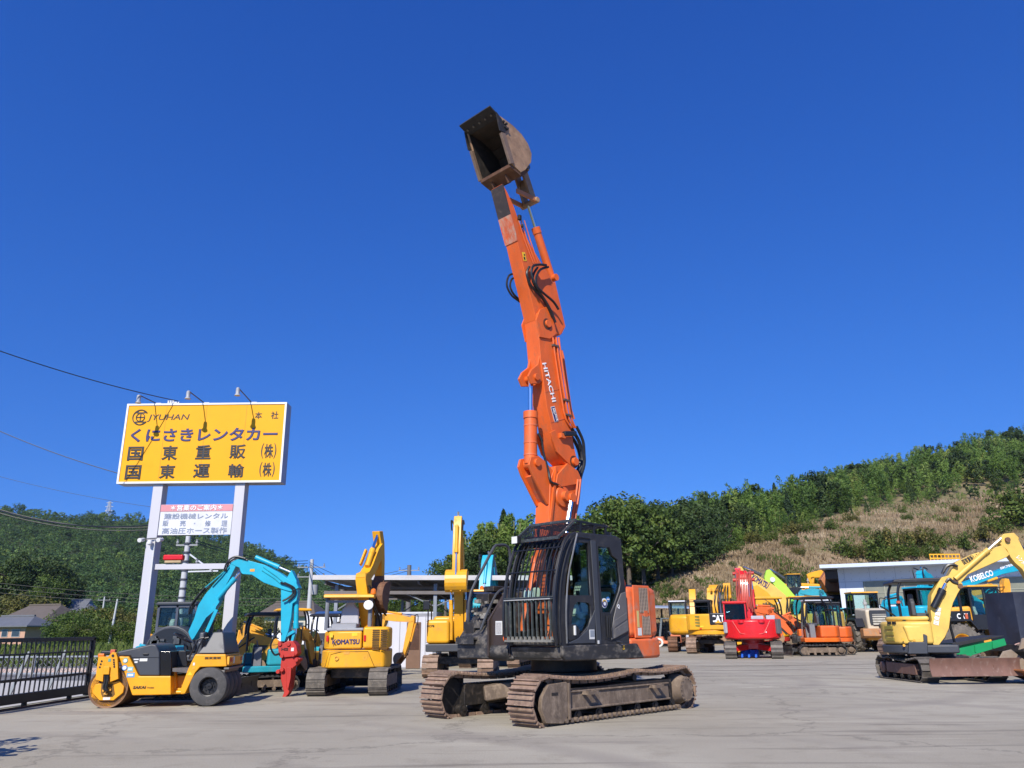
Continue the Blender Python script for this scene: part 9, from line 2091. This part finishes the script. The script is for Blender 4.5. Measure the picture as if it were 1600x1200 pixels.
# lattice tower on the ridge
def build_tower():
    b = aty(168, 811, 615); t = thing('transmission_tower', 'tiny steel lattice transmission tower on the mountain ridge', 'tower', (b.x, 615, b.z - 4))
    H = 17.5; L_ = MB(); w0, w1 = 2.2, 0.5
    for s in (1, -1):
        for q in (1, -1): L_.bar((s * w0, q * w0, 0), (s * w1, q * w1, H), 0.30)
    for k in range(7):
        za, zb = H * k / 7, H * (k + 1) / 7; wa, wb = w0 + (w1 - w0) * k / 7, w0 + (w1 - w0) * (k + 1) / 7
        for q in (1, -1): L_.bar((-wa, q * wa, za), (wb, q * wb, zb), 0.16); L_.bar((wa, q * wa, za), (-wb, q * wb, zb), 0.16)
    L_.build('tower_frame', mat('tower_steel', (0.36, 0.38, 0.40), 0.6), t)
    for z, w in ((H - 1, 2.6), (H - 4, 3.2), (H - 7, 3.0)): MB().bar((-w, 0, z), (w, 0, z), 0.28).bar((-w, 0, z), (0, 0, z + 1.1), 0.16).bar((w, 0, z), (0, 0, z + 1.1), 0.16).build('tower_arm', mat('tower_steel', (0.36, 0.38, 0.40)), t)
    return t
build_tower()
# ---- wires
WIRE = mat('black_wire', (0.012, 0.012, 0.014), 0.5)
def wire(label, p0, p1, sag, r=0.012, group=None):
    p0, p1 = Vector(p0), Vector(p1); n = 14
    pts = [p0.lerp(p1, i / n) - Vector((0, 0, sag * 4 * (i / n) * (1 - i / n))) for i in range(n + 1)]
    o = MB().tube(pts, r, 5, 0).build('overhead_wire', WIRE); tag(o, label, 'wire', group)
bt = bpy.data.objects['billboard'].location
wire('black service wire running down from upper left to the top of the sign', aty(-60, 527, 15), (-8.35, 19.05, 6.86), 0.10, 0.011)
wire('black wire sloping down from the left to the lower corner of the sign', aty(-60, 646, 20), aty(232, 752, 19.6), 0.14, 0.010)
wire('thin faint wire crossing the sky left of the sign below its corner', aty(-60, 728, 60), aty(300, 800, 60), 0.4, 0.014)
for i, (ya, yb) in enumerate(((763, 812), (767, 815), (773, 819))):
    wire('heavy black power line sagging from the left edge behind the sign posts', aty(-80, ya, 45), aty(285, yb + 4, 31.5 if i == 0 else 45), 0.9, 0.026, 'heavy power lines left of the sign')
for i, (ya, yb) in enumerate(((838, 876), (842, 880))):
    wire('power line between the banded pole and the transformer pole', aty(290, ya, 33), aty(481, yb, 52), 0.35, 0.018, 'power lines right of the sign')
for i, (ya, yb) in enumerate(((912, 935), (920, 940), (928, 944))):
    wire('grey green cable strung low across the foot of the mountain', aty(-80, ya - 10, 75), aty(520, yb, 75), 0.6, 0.018, 'low cables before the mountain')
for i, (ya, yb) in enumerate(((878, 905), (881, 930), (884, 950))):
    wire('power line running down from the transformer pole towards the shed', aty(483, ya, 52), aty(600, yb + 14, 40), 0.2, 0.014, 'lines from the transformer pole')
for i, (ya, yb) in enumerate(((893, 888), (898, 892))):
    wire('power line crossing to the short pole above the shed roof', aty(560, ya + 8, 54), aty(637, yb, 54), 0.1, 0.018, 'lines to the short pole')
# ------------------------------------------------------------------ the air itself: far woods fade slightly to blue
hz_ = MB().box((0, 480, 60), (2600, 1500, 146)).build('haze', None) if False else None
me = bpy.data.meshes.new('haze'); bmh = MB().box((0, 560, 68), (2200, 1300, 144))
me.from_pydata(bmh.v, [], bmh.f); hz_ = bpy.data.objects.new('haze', me); COL.objects.link(hz_); hz_['kind'] = 'stuff'
hm = bpy.data.materials.new('haze'); hm.use_nodes = True; hn = hm.node_tree
hn.nodes.remove(hn.nodes['Principled BSDF'])
pv = hn.nodes.new('ShaderNodeVolumePrincipled'); pv.inputs['Color'].default_value = (0.80, 0.88, 1.0, 1); pv.inputs['Density'].default_value = 0.00006; pv.inputs['Anisotropy'].default_value = 0.0
hn.links.new(pv.outputs[0], hn.nodes['Material Output'].inputs['Volume']); me.materials.append(hm)
S.cycles.volume_bounces = 0
